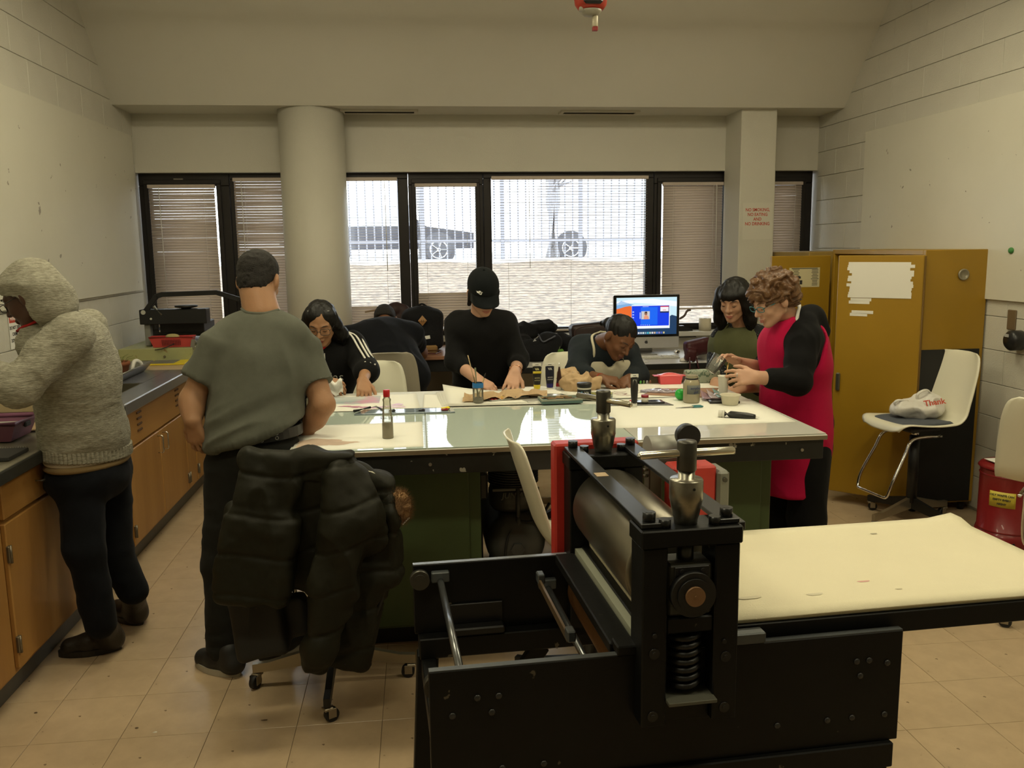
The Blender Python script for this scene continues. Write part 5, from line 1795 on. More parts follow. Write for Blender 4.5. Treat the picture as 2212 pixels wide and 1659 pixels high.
B.ell(neck + A((0, -.055, .05)), (.060, .07, .060), None, .012, 's').cut(hip + A((0, 0, .065)), (0, 0, -1), .006)
B.obj('sweater', F_BLACK, p, .0075, folds(.008, (9, 9, 6)))
ring = [wR + (eR - wR) * .18 + basis(eR - wR) @ A((.034 * math.cos(q), 0, .030 * math.sin(q))) for q in np.linspace(0, 2 * PI, 21)[:-1]]
br = MB().tube(ring, .0022, 6, closed=True)
for i in (3, 8, 13, 17): br.ball(ring[i], .0048, 8, 6)
br.obj('bracelet', mat('rose_gold', (.62, .36, .22), .25, 1.0), p)
B = Soft(); B.ell(hip + A((0, 0, -.04)), (.172, .13, .125), Mb, .03)
for g in (-1, 1):
    leg_parts(B, hip + A((.085 * g, 0, -.08)), hip + A((.09 * g, -.03, -.44)), A((hip[0] + .09 * g, 4.98, .09)), (.098, .068, .055))
B.obj('jeans', F_DENIM, p, .010, folds(.005, (10, 10, 8)))
for g in (-1, 1): shoe(p, (hip[0] + .09 * g, 5.03, 0), (hip[0] + .1 * g, 4.77, 0))

# --- seated woman with tied-back hair and pale apron -------------------------------------------------
p = thing('person', 'woman with tied back black hair and a pale apron bent over her drawing', 'person')
hip, chest, neck = A((.98, 4.97, .755)), A((1.040, 4.860, 0.954)), A((1.031, 4.760, 1.121))
hc = A((1.091, 4.620, 1.170)); Mh = basis((.34, -.66, -.60), (.36, -.35, .8)); Mb = basis((.1, -1, 0)); Mc = basis((.1, -1, -.35), (0, -.35, 1))
sL, eL, wL = A((0.932, 4.860, 1.091)), A((0.862, 4.660, 0.971)), A((0.960, 4.460, 0.967))
sR, eR, wR = A((1.191, 4.880, 1.055)), A((1.222, 4.740, 0.934)), A((1.100, 4.500, 0.947))
B = Soft()
torso_parts(B, hip, chest, neck, Mb, Mc, .85, .85)
head_parts(B, hc, Mh, neck, .98)
B.chain([sL, eL, wL], [.044, .037, .027], .02).chain([sR, eR, wR], [.044, .037, .027], .02)
hand(B, wL, (.85, -.35, -.12), (0, -.35, 1), 1, (35, 45, 30), s=.92, thumb_curl=25)
hand(B, wR, (-.6, -.65, -.25), (0, -.3, 1), -1, (25, 35, 25), s=.9)
B.obj('body', SK_BROWN, p, .005)
face_marks(p, hc, Mh, BROW, mat('lip_plum', (.16, .05, .04), .4), .98)
B = Soft(); Lh = lambda x, y, z: hc + Mh @ A((x, y, z)) * .98
B.ell(Lh(0, -.018, .038), (.080, .098, .084), Mh, .012).cut(Lh(0, .062, .048), Mh @ A((0, .62, -.72)), .008)
B.ell(Lh(0, -.11, .0), (.035, .03, .03), Mh, .02).cone(Lh(0, -.12, 0), Lh(-.02, -.17, -.05), .022, .014, .02)
B.obj('hair', H_BLACK, p, .005, strand)
MB().tube([Lh(.03 * math.cos(q), -.118, .03 * math.sin(q)) for q in np.linspace(0, 2 * PI, 15)[:-1]], .005, 6, closed=True).obj('hair_tie', F_CREAM, p)
for g in (-1,): MB().ball(Lh(.082 * g, -.005, -.042), .005, 8, 6).obj('earring', M_chrome, p)
B = Soft()
torso_parts(B, hip, chest, neck, Mb, Mc, .95, .95, .026)
B.chain([sL, eL, eL + (wL - eL) * .45], [.064, .060, .046], .03).chain([sR, eR, eR + (wR - eR) * .5], [.064, .060, .046], .03).cone(sL, sR, .06, .06, .05)
B.ell(neck + A((.02, -.06, .03)), (.058, .06, .06), None, .01, 's')
B.obj('long_sleeve_top', F_TEAL, p, .0075, folds(.007, (10, 10, 7)))
B = Soft()
torso_parts(B, hip, chest + A((0, 0, -.02)), chest + (neck - chest) * .4, Mb, Mc, .84, 1.05, .052)
B.cut(chest + Mc @ A((0, .035, 0)), Mc @ A((0, -1, 0)), .006)
B.ell(chest + Mc @ A((0, .13, .19)), (.045, .12, .10), Mc, .01, 's')
ap = B.obj('apron', F_CREAM, p, .0065, folds(.005, (9, 9, 5)))
for g in (-1, 1):
    MB().tube(curve_pts([chest + Mc @ A((.085 * g, .125, .115)), neck + Mc @ A((.072 * g, .065, .00)), neck + Mc @ A((.065 * g, -.01, .045)), neck + Mc @ A((0, -.07, .04))], 5), .0075, 6, flat=.5).obj('neck_strap', F_CREAM, ap)
    MB().tube(curve_pts([chest + Mc @ A((.025 * g, .132, .12)), chest + Mc @ A((.012 * g, .160, .08)), chest + Mc @ A((.004 * g, .175, .03))], 4), .0024, 5).obj('drawstring', mat('grey_cord', (.35, .36, .36), .8), p)
MB().tube([wL + basis(nrm(wL - eL)) @ A((.029 * math.cos(q), -.012, .026 * math.sin(q))) for q in np.linspace(0, 2 * PI, 17)[:-1]], .003, 6, closed=True).obj('bracelet', F_RED, p)
B = Soft(); B.ell(hip + A((0, 0, -.03)), (.17, .14, .11), Mb, .03)
for g in (-1, 1):
    B.cone(hip + A((.085 * g, -.03, -.05)), hip + A((.10 * g, -.30, -.06)), .09, .068, .03).cone(hip + A((.10 * g, -.30, -.06)), (hip[0] + .1 * g, 4.66, .12), .065, .05, .03)
B.obj('trousers', F_BLACK, p, .011)
for g in (-1, 1): shoe(p, (hip[0] + .1 * g, 4.73, 0), (hip[0] + .11 * g, 4.47, 0))

# --- young woman with black fringe and olive apron ---------------------------------------------------
p = thing('person', 'young woman with a black fringe and olive green apron behind the curly haired woman', 'person')
hip, chest, neck = A((1.981, 5.020, 0.605)), A((1.913, 4.960, 0.966)), A((1.902, 4.920, 1.186))
hc = A((1.818, 4.850, 1.344)); Mh = basis((-.62, -.72, -.34), (-.2, -.25, .92)); Mb = basis((-.6, -.8, 0)); Mc = basis((-.6, -.8, -.1))
sL, eL, wL = A((1.997, 4.880, 1.084)), A((1.975, 4.720, 0.861)), A((1.667, 4.300, 0.922))
sR, eR, wR = A((1.844, 5.080, 1.077)), A((1.732, 4.880, 0.899)), A((1.580, 4.450, 0.926))
B = Soft()
torso_parts(B, hip, chest, neck, Mb, Mc, .90, .9)
head_parts(B, hc, Mh, neck, 1.0)
B.chain([sL, eL, wL], [.048, .040, .029], .02).chain([sR, eR, wR], [.048, .040, .029], .02)
hand(B, wL, (-.75, -.3, -.2), (0, -.2, 1), 1, (18, 28, 20), s=.95)
hand(B, wR, (-.15, -.7, -.3), (-.5, 0, 1), -1, (40, 60, 40), s=.95)
B.obj('body', SK_LIGHT, p, .005)
face_marks(p, hc, Mh, BROW, LIP_P, 1.0)
B = Soft(); Lh = lambda x, y, z: hc + Mh @ A((x, y, z))
B.ell(Lh(0, -.018, .040), (.086, .104, .090), Mh, .012).ell(Lh(0, .055, .052), (.062, .044, .034), Mh, .015)
for g in (-1, 1):
    B.chain([Lh(.066 * g, .02, .05), Lh(.084 * g, .005, -.03), Lh(.088 * g, -.005, -.12), Lh(.085 * g, .0, -.20)], [.034, .036, .036, .022], .03)
B.cone(Lh(0, -.075, 0), Lh(0, -.09, -.19), .08, .06, .04)
B.ell(Lh(0, .10, -.035), (.055, .05, .062), Mh, .008, 's')
B.obj('hair', H_BLACK, p, .0055, strand)
B = Soft()
torso_parts(B, hip, chest, neck, Mb, Mc, .98, .98, .028)
B.chain([sL, eL, eL + (wL - eL) * .25], [.066, .060, .052], .03).chain([sR, eR, eR + (wR - eR) * .3], [.066, .06, .05], .03).cone(sL, sR, .062, .062, .05)
B.ell(neck + A((-.03, -.04, .04)), (.06, .06, .06), None, .01, 's')
B.obj('blouse', F_SPECK, p, .0075, folds(.008, (9, 9, 6)))
B = Soft()
torso_parts(B, hip, chest, chest + (neck - chest) * .85, Mb, Mc, .88, 1.0, .044)
B.cone(hip + A((0, 0, -.05)), hip + A((0, 0, -.30)), .165, .18, .05)
B.cut(chest + Mc @ A((0, .03, 0)), Mc @ A((0, -1, 0)), .006).cut(chest + (neck - chest) * .98, (0, 0, 1), .01)
B.cut(hip + A((0, 0, -.33)), (0, 0, -1), .006)
ap = B.obj('apron', F_OLIVE, p, .0075, folds(.007, (12, 12, 2.5)))
for g in (-1, 1):
    MB().tube(curve_pts([chest + Mc @ A((.10 * g, .12, .13)), neck + Mc @ A((.075 * g, .045, .01)), neck + Mc @ A((.06 * g, -.04, .03))], 5), .007, 6).obj('neck_strap', F_OLIVE, ap)
B = Soft(); B.ell(hip + A((0, 0, -.04)), (.172, .13, .12), Mb, .03)
for g in (-1, 1):
    o_ = Mb @ A((.085 * g, 0, 0))
    leg_parts(B, hip + o_ + A((0, 0, -.08)), hip + o_ + A((0, 0, -.44)), A((hip[0] + o_[0], hip[1] + o_[1], .09)), (.098, .068, .055))
B.obj('trousers', F_BLACK, p, .011)
for g in (-1, 1):
    o_ = Mb @ A((.085 * g, 0, 0)); f_ = Mb @ A((0, 1, 0))
    shoe(p, hip + o_ - f_ * .06, hip + o_ + f_ * .2)

# --- curly-haired woman in magenta apron -------------------------------------------------------------
p = thing('person', 'smiling woman with curly auburn hair, teal glasses and a magenta apron', 'person')
hip, chest, neck = A((1.955, 4.250, 0.707)), A((1.908, 4.210, 1.073)), A((1.857, 4.170, 1.286))
hc = A((1.741, 4.120, 1.384)); Mh = basis((-.90, -.20, -.42), (-.36, -.05, .93)); Mb = basis((-.93, -.36, 0)); Mc = basis((-.92, -.30, -.25), (-.25, 0, 1))
sN, eN, wN = A((1.870, 4.050, 1.181)), A((1.808, 3.950, 1.005)), A((1.587, 3.910, 1.038))
sF, eF, wF = A((1.905, 4.350, 1.178)), A((1.878, 4.390, 0.991)), A((1.642, 4.270, 1.058))
B = Soft()
torso_parts(B, hip, chest, neck, Mb, Mc, .98, 1.0)
head_parts(B, hc, Mh, neck, 1.0)
B.ell(hc + Mh @ A((.02, .055, -.055)), (.025, .02, .02), Mh, .02)
B.chain([sN, eN, wN], [.055, .046, .031], .02).chain([sF, eF, wF], [.055, .045, .030], .02)
hand(B, wN, (-.95, .05, .02), (.1, -.85, .45), 1, (12, 18, 14), s=.98, curls=[(10, 25, 20), (16, 28, 22), (24, 30, 24), (34, 34, 24)])
hand(B, wF, (-.85, -.15, .42), (-.1, .3, 1), -1, (20, 35, 25), s=.98)
B.obj('body', SK_PALE, p, .005)
face_marks(p, hc, Mh, BROW_L, LIP_P, 1.0, smile=1.0)
glasses(p, hc, Mh, mat('teal_frame', (.02, .16, .18), .3), 1.0, .024, .013, .0022, z0=.0)
Lh = lambda x, y, z: hc + Mh @ A((x, y, z))
B = Soft()
B.ell(Lh(0, -.026, .045), (.098, .116, .096), Mh, .015).ell(Lh(0, .058, .062), (.066, .05, .036), Mh, .03)
B.ell(Lh(0, -.085, -.01), (.085, .06, .07), Mh, .04)
rh = random.Random(11)
for k in range(46):          # curls
    th = rh.uniform(0, 2 * PI); ph = rh.uniform(-.15, 1.35)
    u = A((math.cos(th) * math.cos(ph), math.sin(th) * math.cos(ph), math.sin(ph)))
    if u[1] > .55 and u[2] < .35: continue
    c0 = A((0, -.026, .042)) + u * A((.100, .118, .098))
    B.ell(Lh(*c0), (rh.uniform(.014, .024), rh.uniform(.014, .024), rh.uniform(.012, .02)), Mh, .010)
B.ell(Lh(0, .10, -.03), (.066, .06, .072), Mh, .010, 's').ell(Lh(-.075, .01, -.03), (.03, .03, .03), Mh, .01, 's')
def curl(P, N):
    q = (P - hc) @ Mh
    return .007 * np.sin(q[:, 2] * 130 + 9 * vnoise(P * 22)) + .005 * vnoise(P * 70)
B.obj('hair', H_BROWN, p, .0055, curl)
B = Soft()
torso_parts(B, hip + A((.01, 0, .03)), chest, neck, Mb, Mc, .95, .98, .028)
B.chain([sN, (sN + eN) / 2, eN, eN + (wN - eN) * .62], [.060, .066, .060, .047], .03).chain([sF, eF, eF + (wF - eF) * .4], [.078, .068, .052], .035).cone(sN, sF, .075, .075, .05)
B.chain([neck + A((.06, -.085, .0)), neck + A((.10, -.02, .012)), neck + A((.09, .08, .0))], [.042, .05, .042], .03)
B.cone(neck + A((.09, -.04, .01)), neck + A((.155, -.02, -.06)), .05, .045, .04)
B.ell(neck + A((-.05, -.01, .05)), (.07, .065, .065), None, .01, 's')
B.obj('hooded_top', F_BLACK, p, .0075, folds(.008, (9, 9, 6)))
B = Soft()
f_ = Mb @ A((0, 1, 0))
torso_parts(B, hip, chest, chest + (neck - chest) * .8, Mb, Mc, .93, 1.06, .046, .012)
B.chain([hip + A((0, 0, .06)), hip + A((0, 0, -.10)) + f_ * .01, hip + A((.0, 0, -.32)) + f_ * .02], [.165, .172, .165], .05)
B.cone(chest + Mc @ A((-.05, .08, .10)), neck + Mc @ A((-.03, .05, .0)), .06, .045, .04)
B.cut(hip + Mb @ A((0, -.075, 0)), Mb @ A((0, -1, 0)), .006)
B.cone(sN + A((.03, 0, .02)), eN + A((.03, 0, .0)), .088, .080, .02, 's')
B.cut(hip + A((0, 0, -.335)), (0, 0, -1), .006)
B.ell(neck + A((-.06, -.02, .04)), (.072, .08, .05), None, .01, 's')
ap = B.obj('apron', F_MAGENTA, p, .0075, folds(.006, (9, 9, 4)))
MB().tube(curve_pts([neck + Mc @ A((-.085, .045, -.02)), neck + Mc @ A((-.07, .0, .035)), neck + Mc @ A((0, -.07, .055)), neck + Mc @ A((.07, 0, .035)), neck + Mc @ A((.08, .05, -.02))], 4), .009, 6).obj('neck_strap', F_WHITE, ap)
MB().tube([wN + nrm(A((-.95, .05, .02))) * .098 + A((0, -.012, .012)) + A((.004 * math.cos(q), .009 * math.cos(q), .010 * math.sin(q))) for q in np.linspace(0, 2 * PI, 11)[:-1]], .0022, 5, closed=True).obj('ring', M_chrome, p)
B = Soft(); B.ell(hip + A((0, 0, -.06)), (.185, .15, .13), Mb, .03)
for g in (-1, 1):
    o_ = Mb @ A((.09 * g, 0, 0))
    leg_parts(B, hip + o_ + A((0, 0, -.10)), hip + o_ + A((0, 0, -.46)), A((hip[0] + o_[0], hip[1] + o_[1], .07)), (.11, .092, .085))
B.obj('trousers', F_BLACK, p, .010, folds(.006, (10, 10, 3)))
for g in (-1, 1):
    o_ = Mb @ A((.09 * g, 0, 0)); f_ = Mb @ A((0, 1, 0))
    shoe(p, hip + o_ - f_ * .07, hip + o_ + f_ * .19)

# ------------------------------------------------------------------ papers on the table
TS = TZ + .0006
M_sheet = mat('drawing_paper', (.82, .81, .73), .75, var=.02)
M_kraft = mat('kraft_paper', (.52, .36, .20), .85, var=.15, vscale=12, bump=.2, bscale=40)


def flat_sheet(name, label, pts, z, m, curl=0.0, th=.0008, cat='paper', group=None, parent=None, n=10):
    """four corners (x, y) anticlockwise; a thin sheet that may lift at the far corner"""
    P = [A((p[0], p[1], 0.0)) for p in pts]

    def fn(u, v):
        q = P[0] * (1 - u) * (1 - v) + P[1] * u * (1 - v) + P[2] * u * v + P[3] * (1 - u) * v
        q = q.copy(); q[2] = z + th + curl * max(0, (1 - u) + v - 1.3) ** 2
        return q
    o = MB().sheet(fn, n, n, th).obj(name, m, parent)
    if parent is None: tag(o, label, cat, group)
    return o


M_stained = mat('stained_paper', (.82, .81, .73), .75)
spots(M_stained, (.60, .44, .34), 3.2, .52, .66, 3.3)
big1 = flat_sheet('paper_sheet', 'large white sheet with a brown wash in front of the man in grey', [(-.488, 3.225), (.008, 3.228), (.006, 3.71), (-.488, 3.70)], TZ, M_sheet, group='papers on the table')
st_ = MB()
for k, (x, y, a, b) in enumerate(((-.40, 3.37, .085, .06), (-.33, 3.34, .07, .035), (-.44, 3.31, .04, .05), (-.27, 3.345, .03, .012))):
    n = 22
    st_.add([(x + a * math.cos(q) * (1 + .12 * math.sin(5 * q + k)), y + b * math.sin(q) * (1 + .18 * math.sin(4 * q + k)), TZ + .0011 + .00004 * k) for q in np.linspace(0, 2 * PI, n + 1)[:-1]], [tuple(range(n))])
st_.obj('paint_wash', mat('brown_wash', (.62, .47, .36), .8, var=.2, vscale=18), big1)
M_water = mat('watercolour', (.62, .64, .62), .5, col2=(.24, .33, .37), vscale=5, contrast=.4, stretch=(.5, 3, 1))
spots(M_water, (.62, .30, .42), 5, .56, .68, 2.0)
wcs = flat_sheet('watercolour_sheet', 'sheet with a wet blue and pink watercolour under the young woman\'s hand', [(-.47, 4.02), (.0, 4.0), (-.02, 4.47), (-.47, 4.48)], TZ, M_sheet, group='papers on the table')
wc = MB()
wc.sheet(lambda u, v: (-.45 + u * .25, 4.20 + v * .22 + .01 * math.sin(u * 9), TZ + .0011), 8, 4)
wc.obj('blue_wash', M_water, wcs)
pkw = MB()
for k in range(26):
    rj = random.Random(k); x = -.43 + rj.uniform(0, 1) ** .7 * .34; y = 4.13 + .05 * math.sin(x * 9) + rj.uniform(-.02, .02) + (.12 * max(0, (x + .18) / .12) * rj.uniform(0, 1)); r = rj.uniform(.008, .024)
    pkw.add([(x + 1.5 * r * math.cos(q) * rj.uniform(.6, 1.2), y + .7 * r * math.sin(q) * rj.uniform(.6, 1.2), TZ + .0013 + .00003 * k) for q in np.linspace(0, 2 * PI, 11)[:-1]], [tuple(range(10))])
pkw.obj('pink_paint', mat('pink_paint', (.60, .27, .40), .35), wcs)
flat_sheet('paper_sheet', 'small blank white sheet between the watercolour and the sheet stack', [(.012, 4.03), (.13, 4.02), (.13, 4.42), (.02, 4.44)], TZ, M_sheet, group='papers on the table')
for k in range(4):
    flat_sheet('paper_sheet', ('lowest', 'second lowest', 'second highest', 'topmost')[k] + ' white sheet of the stack under the black sweater', [(.10 + .01 * k, 4.06 + .008 * k), (.66 - .02 * k, 4.04 + .012 * k), (.70 - .01 * k, 4.44 - .01 * k), (.08 + .012 * k, 4.42)], TZ + .001 + .0016 * k, M_sheet, curl=.09 if k == 3 else .02, group='stacked drawing sheets')
flat_sheet('paper_sheet', 'white corner of paper jutting out beyond the wrist with the bracelet', [(.50, 4.30), (.74, 4.26), (.66, 4.52), (.44, 4.50)], TZ + .009, M_sheet, curl=.0, group='papers on the table')
flat_sheet('paper_sheet', 'large blank sheet covering the table end by the magenta apron', [(.80, 3.43), (1.575, 3.437), (1.585, 4.12), (.86, 4.10)], TZ, M_sheet, group='papers on the table')
flat_sheet('paper_sheet', 'white table paper behind the pink box', [(.72, 4.13), (1.59, 4.125), (1.59, 4.55), (.72, 4.55)], TZ - .0002, M_sheet, group='papers on the table')
dr = flat_sheet('drawing_sheet', 'sheet with a half finished pinkish drawing under the bent woman', [(.86, 4.14), (1.12, 4.12), (1.14, 4.40), (.88, 4.42)], TZ + .001, M_sheet, group='papers on the table')
dk = MB()
for k in range(9):
    rj = random.Random(40 + k); x = .92 + rj.random() * .16; y = 4.18 + rj.random() * .16
    dk.tube(curve_pts([(x, y, TZ + .0024), (x + .03, y + .02 * rj.uniform(-1, 1), TZ + .0024), (x + .06, y + .03 * rj.uniform(-1, 1), TZ + .0024)], 3), .004, 4, flat=.1)
dk.obj('drawing_lines', mat('mauve_wash', (.48, .33, .34), .8), dr)

# glass palette with blobs, palette knife
gp = thing('glass_palette', 'blue grey glass palette with blobs of paint behind the red capped bottle', 'palette', (0, 0, 0))
flat_sheet('plate', '', [(-.30, 3.905), (.155, 3.885), (.15, 4.0), (-.26, 4.02)], TZ + .0008, mat('palette_glass', (.22, .27, .31), .05, spec=.6), th=.005, parent=gp)
for x, y, c3, r in ((.115, 3.965, (.75, .60, .03), .018), (.11, 3.925, (.25, .012, .012), .015), (.005, 3.93, (.015, .012, .02), .013), (-.13, 3.94, (.012, .012, .012), .013)):
    B = Soft().ell((x, y, TZ + .010), (r * 1.3, r * .7, .005), None, .005).ell((x + r * .6, y + .003, TZ + .011), (r * .5, r * .4, .006), None, .005)
    B.obj('paint_blob', mat('blob_%d' % int((x + 1) * 1000), c3, .25), gp, .0025)
pkn = thing('palette_knife', 'palette knife with a dark handle lying across the glass palette', 'knife', (0, 0, 0))
MB().tube([(-0.303, 3.951, 0.930), (-0.233, 4.022, 0.932)], [.007, .006], 10).obj('handle', M_black, pkn)
MB().tube([(-0.233, 4.022, 0.932), (-0.209, 4.053, 0.930), (-0.171, 3.967, 0.927)], [.0035, .004, .006], 8, flat=.2).obj('blade', M_steel, pkn)

# bottle of brown liquid
M_clear = glass_mat('clear_plastic', (.93, .93, .86), 1.0, .05, .28, (.70, .66, .48))
M_jarglass = glass_mat('jar_glass', (.95, .95, .9), 1.0, .02, .12, (.7, .68, .55))
b = thing('squeeze_bottle', 'clear bottle of brown liquid with a red cap near the table edge', 'bottle', (-0.132, 3.400, 0.919))
MB().lathe([(.0, 0), (.0215, 0), (.0225, .003), (.0215, .055), (.0190, .10), (.0150, .145), (.0165, .152), (.0165, .157), (.013, .160), (.0125, .168)], (0, 0, 0), 28).obj('flask', M_clear, b)
MB().lathe([(.0, .001), (.0208, .002), (.0212, .03), (.0200, .062), (0, .0622)], (0, 0, 0), 28).obj('liquid', mat('brown_liquid', (.24, .155, .095), .3), b)
MB().lathe([(.0125, .166), (.013, .167), (.013, .193), (.012, .194), (0, .194)], (0, 0, 0), 24).obj('cap', mat('red_cap', (.48, .01, .015), .35), b)
text('lettering', 'Arabic Gum', .011, (0, -.0212, .085), M_black_ink, b, rot=(90, 0, 0))

# small glass bottles at the table end beside the man
for lab, pos, hh in (('small clear glass jar nearest the man\'s forearm, with a stopper', (-0.513, 4.095, 0.919), .08), ('small clear glass jar standing behind the nearer jar', (-0.534, 4.353, 0.919), .085), ('squat cloudy jar beside the elbow of the man in grey', (-0.495, 4.241, 0.919), .05)):
    j = thing('glass_jar', lab, 'jar', pos, group='small glass jars')
    MB().lathe([(0, 0), (.02, 0), (.022, .004), (.022, hh * .62), (.012, hh * .75), (.012, hh * .9), (.015, hh * .92), (.015, hh)], (0, 0, 0), 18).obj('flask', M_jarglass, j)
    MB().lathe([(0, .001), (.0205, .002), (.0205, hh * .3), (0, hh * .3)], (0, 0, 0), 16).obj('content', mat('amber_fill', (.45, .38, .22), .3), j)

# jar of brushes
bj = thing('brush_jar', 'clear jar with a blue label holding brushes and sticks', 'jar', (0.277, 4.101, 0.919))
MB().lathe([(0, 0), (.024, 0), (.026, .003), (.026, .098), (.0245, .10)], (0, 0, 0), 24, caps=False).obj('jar', glass_mat('brush_jar_glass', (.93, .92, .84), 1.0, .03, .18, (.68, .66, .55)), bj)
MB().lathe([(.0264, .079), (.0268, .08), (.0268, .102), (.0264, .103)], (0, 0, 0), 24, caps=False).obj('label', mat('blue_label', (.02, .16, .42), .4), bj)
MB().cyl((0, 0, .003), (0, 0, .03), .0235, n=20).obj('water', mat('murky_water', (.20, .19, .14), .2), bj)
for nm, lab, p0, p1, r, c3, c4 in (('stick', 'thin wooden stick leaning highest in the brush jar', (.005, 0, .02), (-.045, .01, .235), .0028, (.45, .33, .17), None), ('paint_brush', 'thick green handled brush in the jar', (.0, .004, .02), (-.012, .0, .175), .0045, (.20, .22, .13), None), ('paint_brush', 'short brush with dark bristles upward in the jar', (-.004, -.004, .02), (.030, -.003, .125), .0042, (.52, .38, .19), (.02, .015, .012)), ('stick', 'short pale stick across the inside of the jar', (.012, .004, .012), (-.018, .006, .13), .003, (.42, .31, .17), None)):
    t = thing(nm, lab, 'brush' if 'brush' in nm else 'stick', bj.location, group='brushes in the jar')
    MB().tube([p0, p1], [r * 1.35, r * 1.1], 8).obj('handle', mat(nm + '_wood_%d' % int(c3[0] * 100), c3, .5), t)
    if c4:
        d = nrm(A(p1) - A(p0))
        MB().tube([A(p1), A(p1) + d * .012, A(p1) + d * .026], [r * .8, r, .0006], 8).obj('bristles', mat('bristle_dark', c4, .8), t)

# kraft paper under the hands, and crumpled paper bag
def crumple(fn, amp, sc, seed):
    def g(u, v):
        q = A(fn(u, v), float)
        n = vnoise(np.array([q * sc + seed]))[0]
        q[2] += amp * abs(n) + .002
        return q
    return g


tag(MB().sheet(crumple(lambda u, v: A((.20, 4.10, TZ + .009)) + u * A((.42, .05, 0)) + v * A((.03, .20, 0)), .030, 14, 2), 26, 18, .001, smooth=False).obj('kraft_wrap', M_kraft), 'folded sheet of brown kraft paper under the hands of the person in the cap', 'paper')
B = Soft().ell(A((0.840, 4.407, 0.920)) + A((0, 0, .035)), (.095, .05, .042), None, .03).ell(A((0.794, 4.540, 0.920)) + A((0, 0, .05)), (.045, .04, .04), None, .03).cut((0, 0, TZ + .002), (0, 0, -1), .004)
tag(B.obj('paper_bag', M_kraft, None, .0045, lambda P, N: .020 * (1 - 2 * np.abs(vnoise(P * 19))) + .008 * (1 - 2 * np.abs(vnoise(P * 44))), smooth=0), 'crumpled brown paper bag behind the paint tubes', 'bag')

# tin of crayons, open with lid
cr = thing('crayon_tin', 'open flat tin of coloured crayons beside the brush jar', 'tin', (0, 0, 0))
c0 = A((0.318, 4.144, 0.919))
Mx = rotm(0, 0, -2)
MB().box((0, 0, .004), (.21, .10, .006), .001).box((0, .05, .008), (.21, .003, .012)).box((0, -.05, .008), (.21, .003, .012)).box((.105, 0, .008), (.003, .10, .012)).box((-.105, 0, .008), (.003, .10, .012)).xf(rotm(0, 0, 24), c0 + A((.10, .05, 0))).obj('tray', mat('tin_grey', (.42, .43, .42), .35, .6), cr)
MB().box((0, 0, .004), (.24, .13, .006), .001).xf(rotm(0, 0, 22), c0 + A((.285, .025, .001))).obj('lid', mat('tin_lid', (.62, .62, .58), .25, .3), cr)
MB().box((0, 0, .0078), (.10, .075, .0008)).xf(rotm(0, 0, 22), c0 + A((.30, .04, .001))).obj('mirror_print', mat('lid_print', (.30, .31, .36), .15), cr)
pal = [(.50, .03, .03), (.55, .05, .05), (.60, .14, .03), (.62, .28, .04), (.60, .42, .06), (.30, .18, .07), (.18, .10, .05), (.06, .10, .20), (.05, .16, .34), (.08, .22, .40), (.10, .26, .22)]
for k in range(11):
    c3 = pal[k]
    q = MB().cyl((-.095 + k * .0185, -.044, .0125), (-.088 + k * .0185, .030 + .008 * math.sin(k * 3), .0125), .0045, n=8).xf(rotm(0, 0, 24), c0 + A((.10, .05, 0)))
    nm = ('dark red', 'bright red', 'orange red', 'orange', 'ochre yellow', 'light brown', 'dark brown', 'navy', 'mid blue', 'sky blue', 'blue green')[k]
    tag(q.obj('crayon', mat('crayon_%d' % k, c3, .6)), nm + ' crayon lying in the open tin', 'crayon', 'crayons in the open tin')
# pastel boxes
for lab, c_, rz, w_, seed in (('green pastel box full of brown chalk ends', (0.673, 4.080, 0.919), 3, .20, 1), ('second pastel box, its chalks greenish yellow, behind the press handle', (0.865, 4.150, 0.919), -14, .16, 5)):
    t = thing('pastel_box', lab, 'box', c_, rz, 'pastel boxes')
    MB().span((-w_ / 2, -.055, 0), (w_ / 2, .055, .014), .002).obj('box', mat('box_teal', (.09, .16, .15), .5), t)
    MB().span((-w_ / 2, -.055, .014), (w_ / 2, -.049, .022)).span((-w_ / 2, .049, .014), (w_ / 2, .055, .022)).span((-w_ / 2, -.049, .014), (-w_ / 2 + .006, .049, .022)).span((w_ / 2 - .006, -.049, .014), (w_ / 2, .049, .022)).obj('rim', mat('box_rim', (.30, .33, .25), .5), t)
    rj = random.Random(seed)
    for k in range(12):
        x = -w_ / 2 + .02 + (w_ - .04) * rj.random(); y = rj.uniform(-.035, .035); a = rj.uniform(-.5, .5)
        base = (.22, .14, .07) if seed == 1 else (.45, .42, .16)
        MB().cyl((x - .02 * math.cos(a), y - .02 * math.sin(a), .018 + .002 * (k % 3)), (x + .02 * math.cos(a), y + .02 * math.sin(a), .018 + .002 * (k % 3)), .005, n=7).obj('chalk', mat('chalk_%d_%d' % (seed, k % 4), tuple(min(1, v * (.5 + .35 * (k % 4))) for v in base), .9), t)

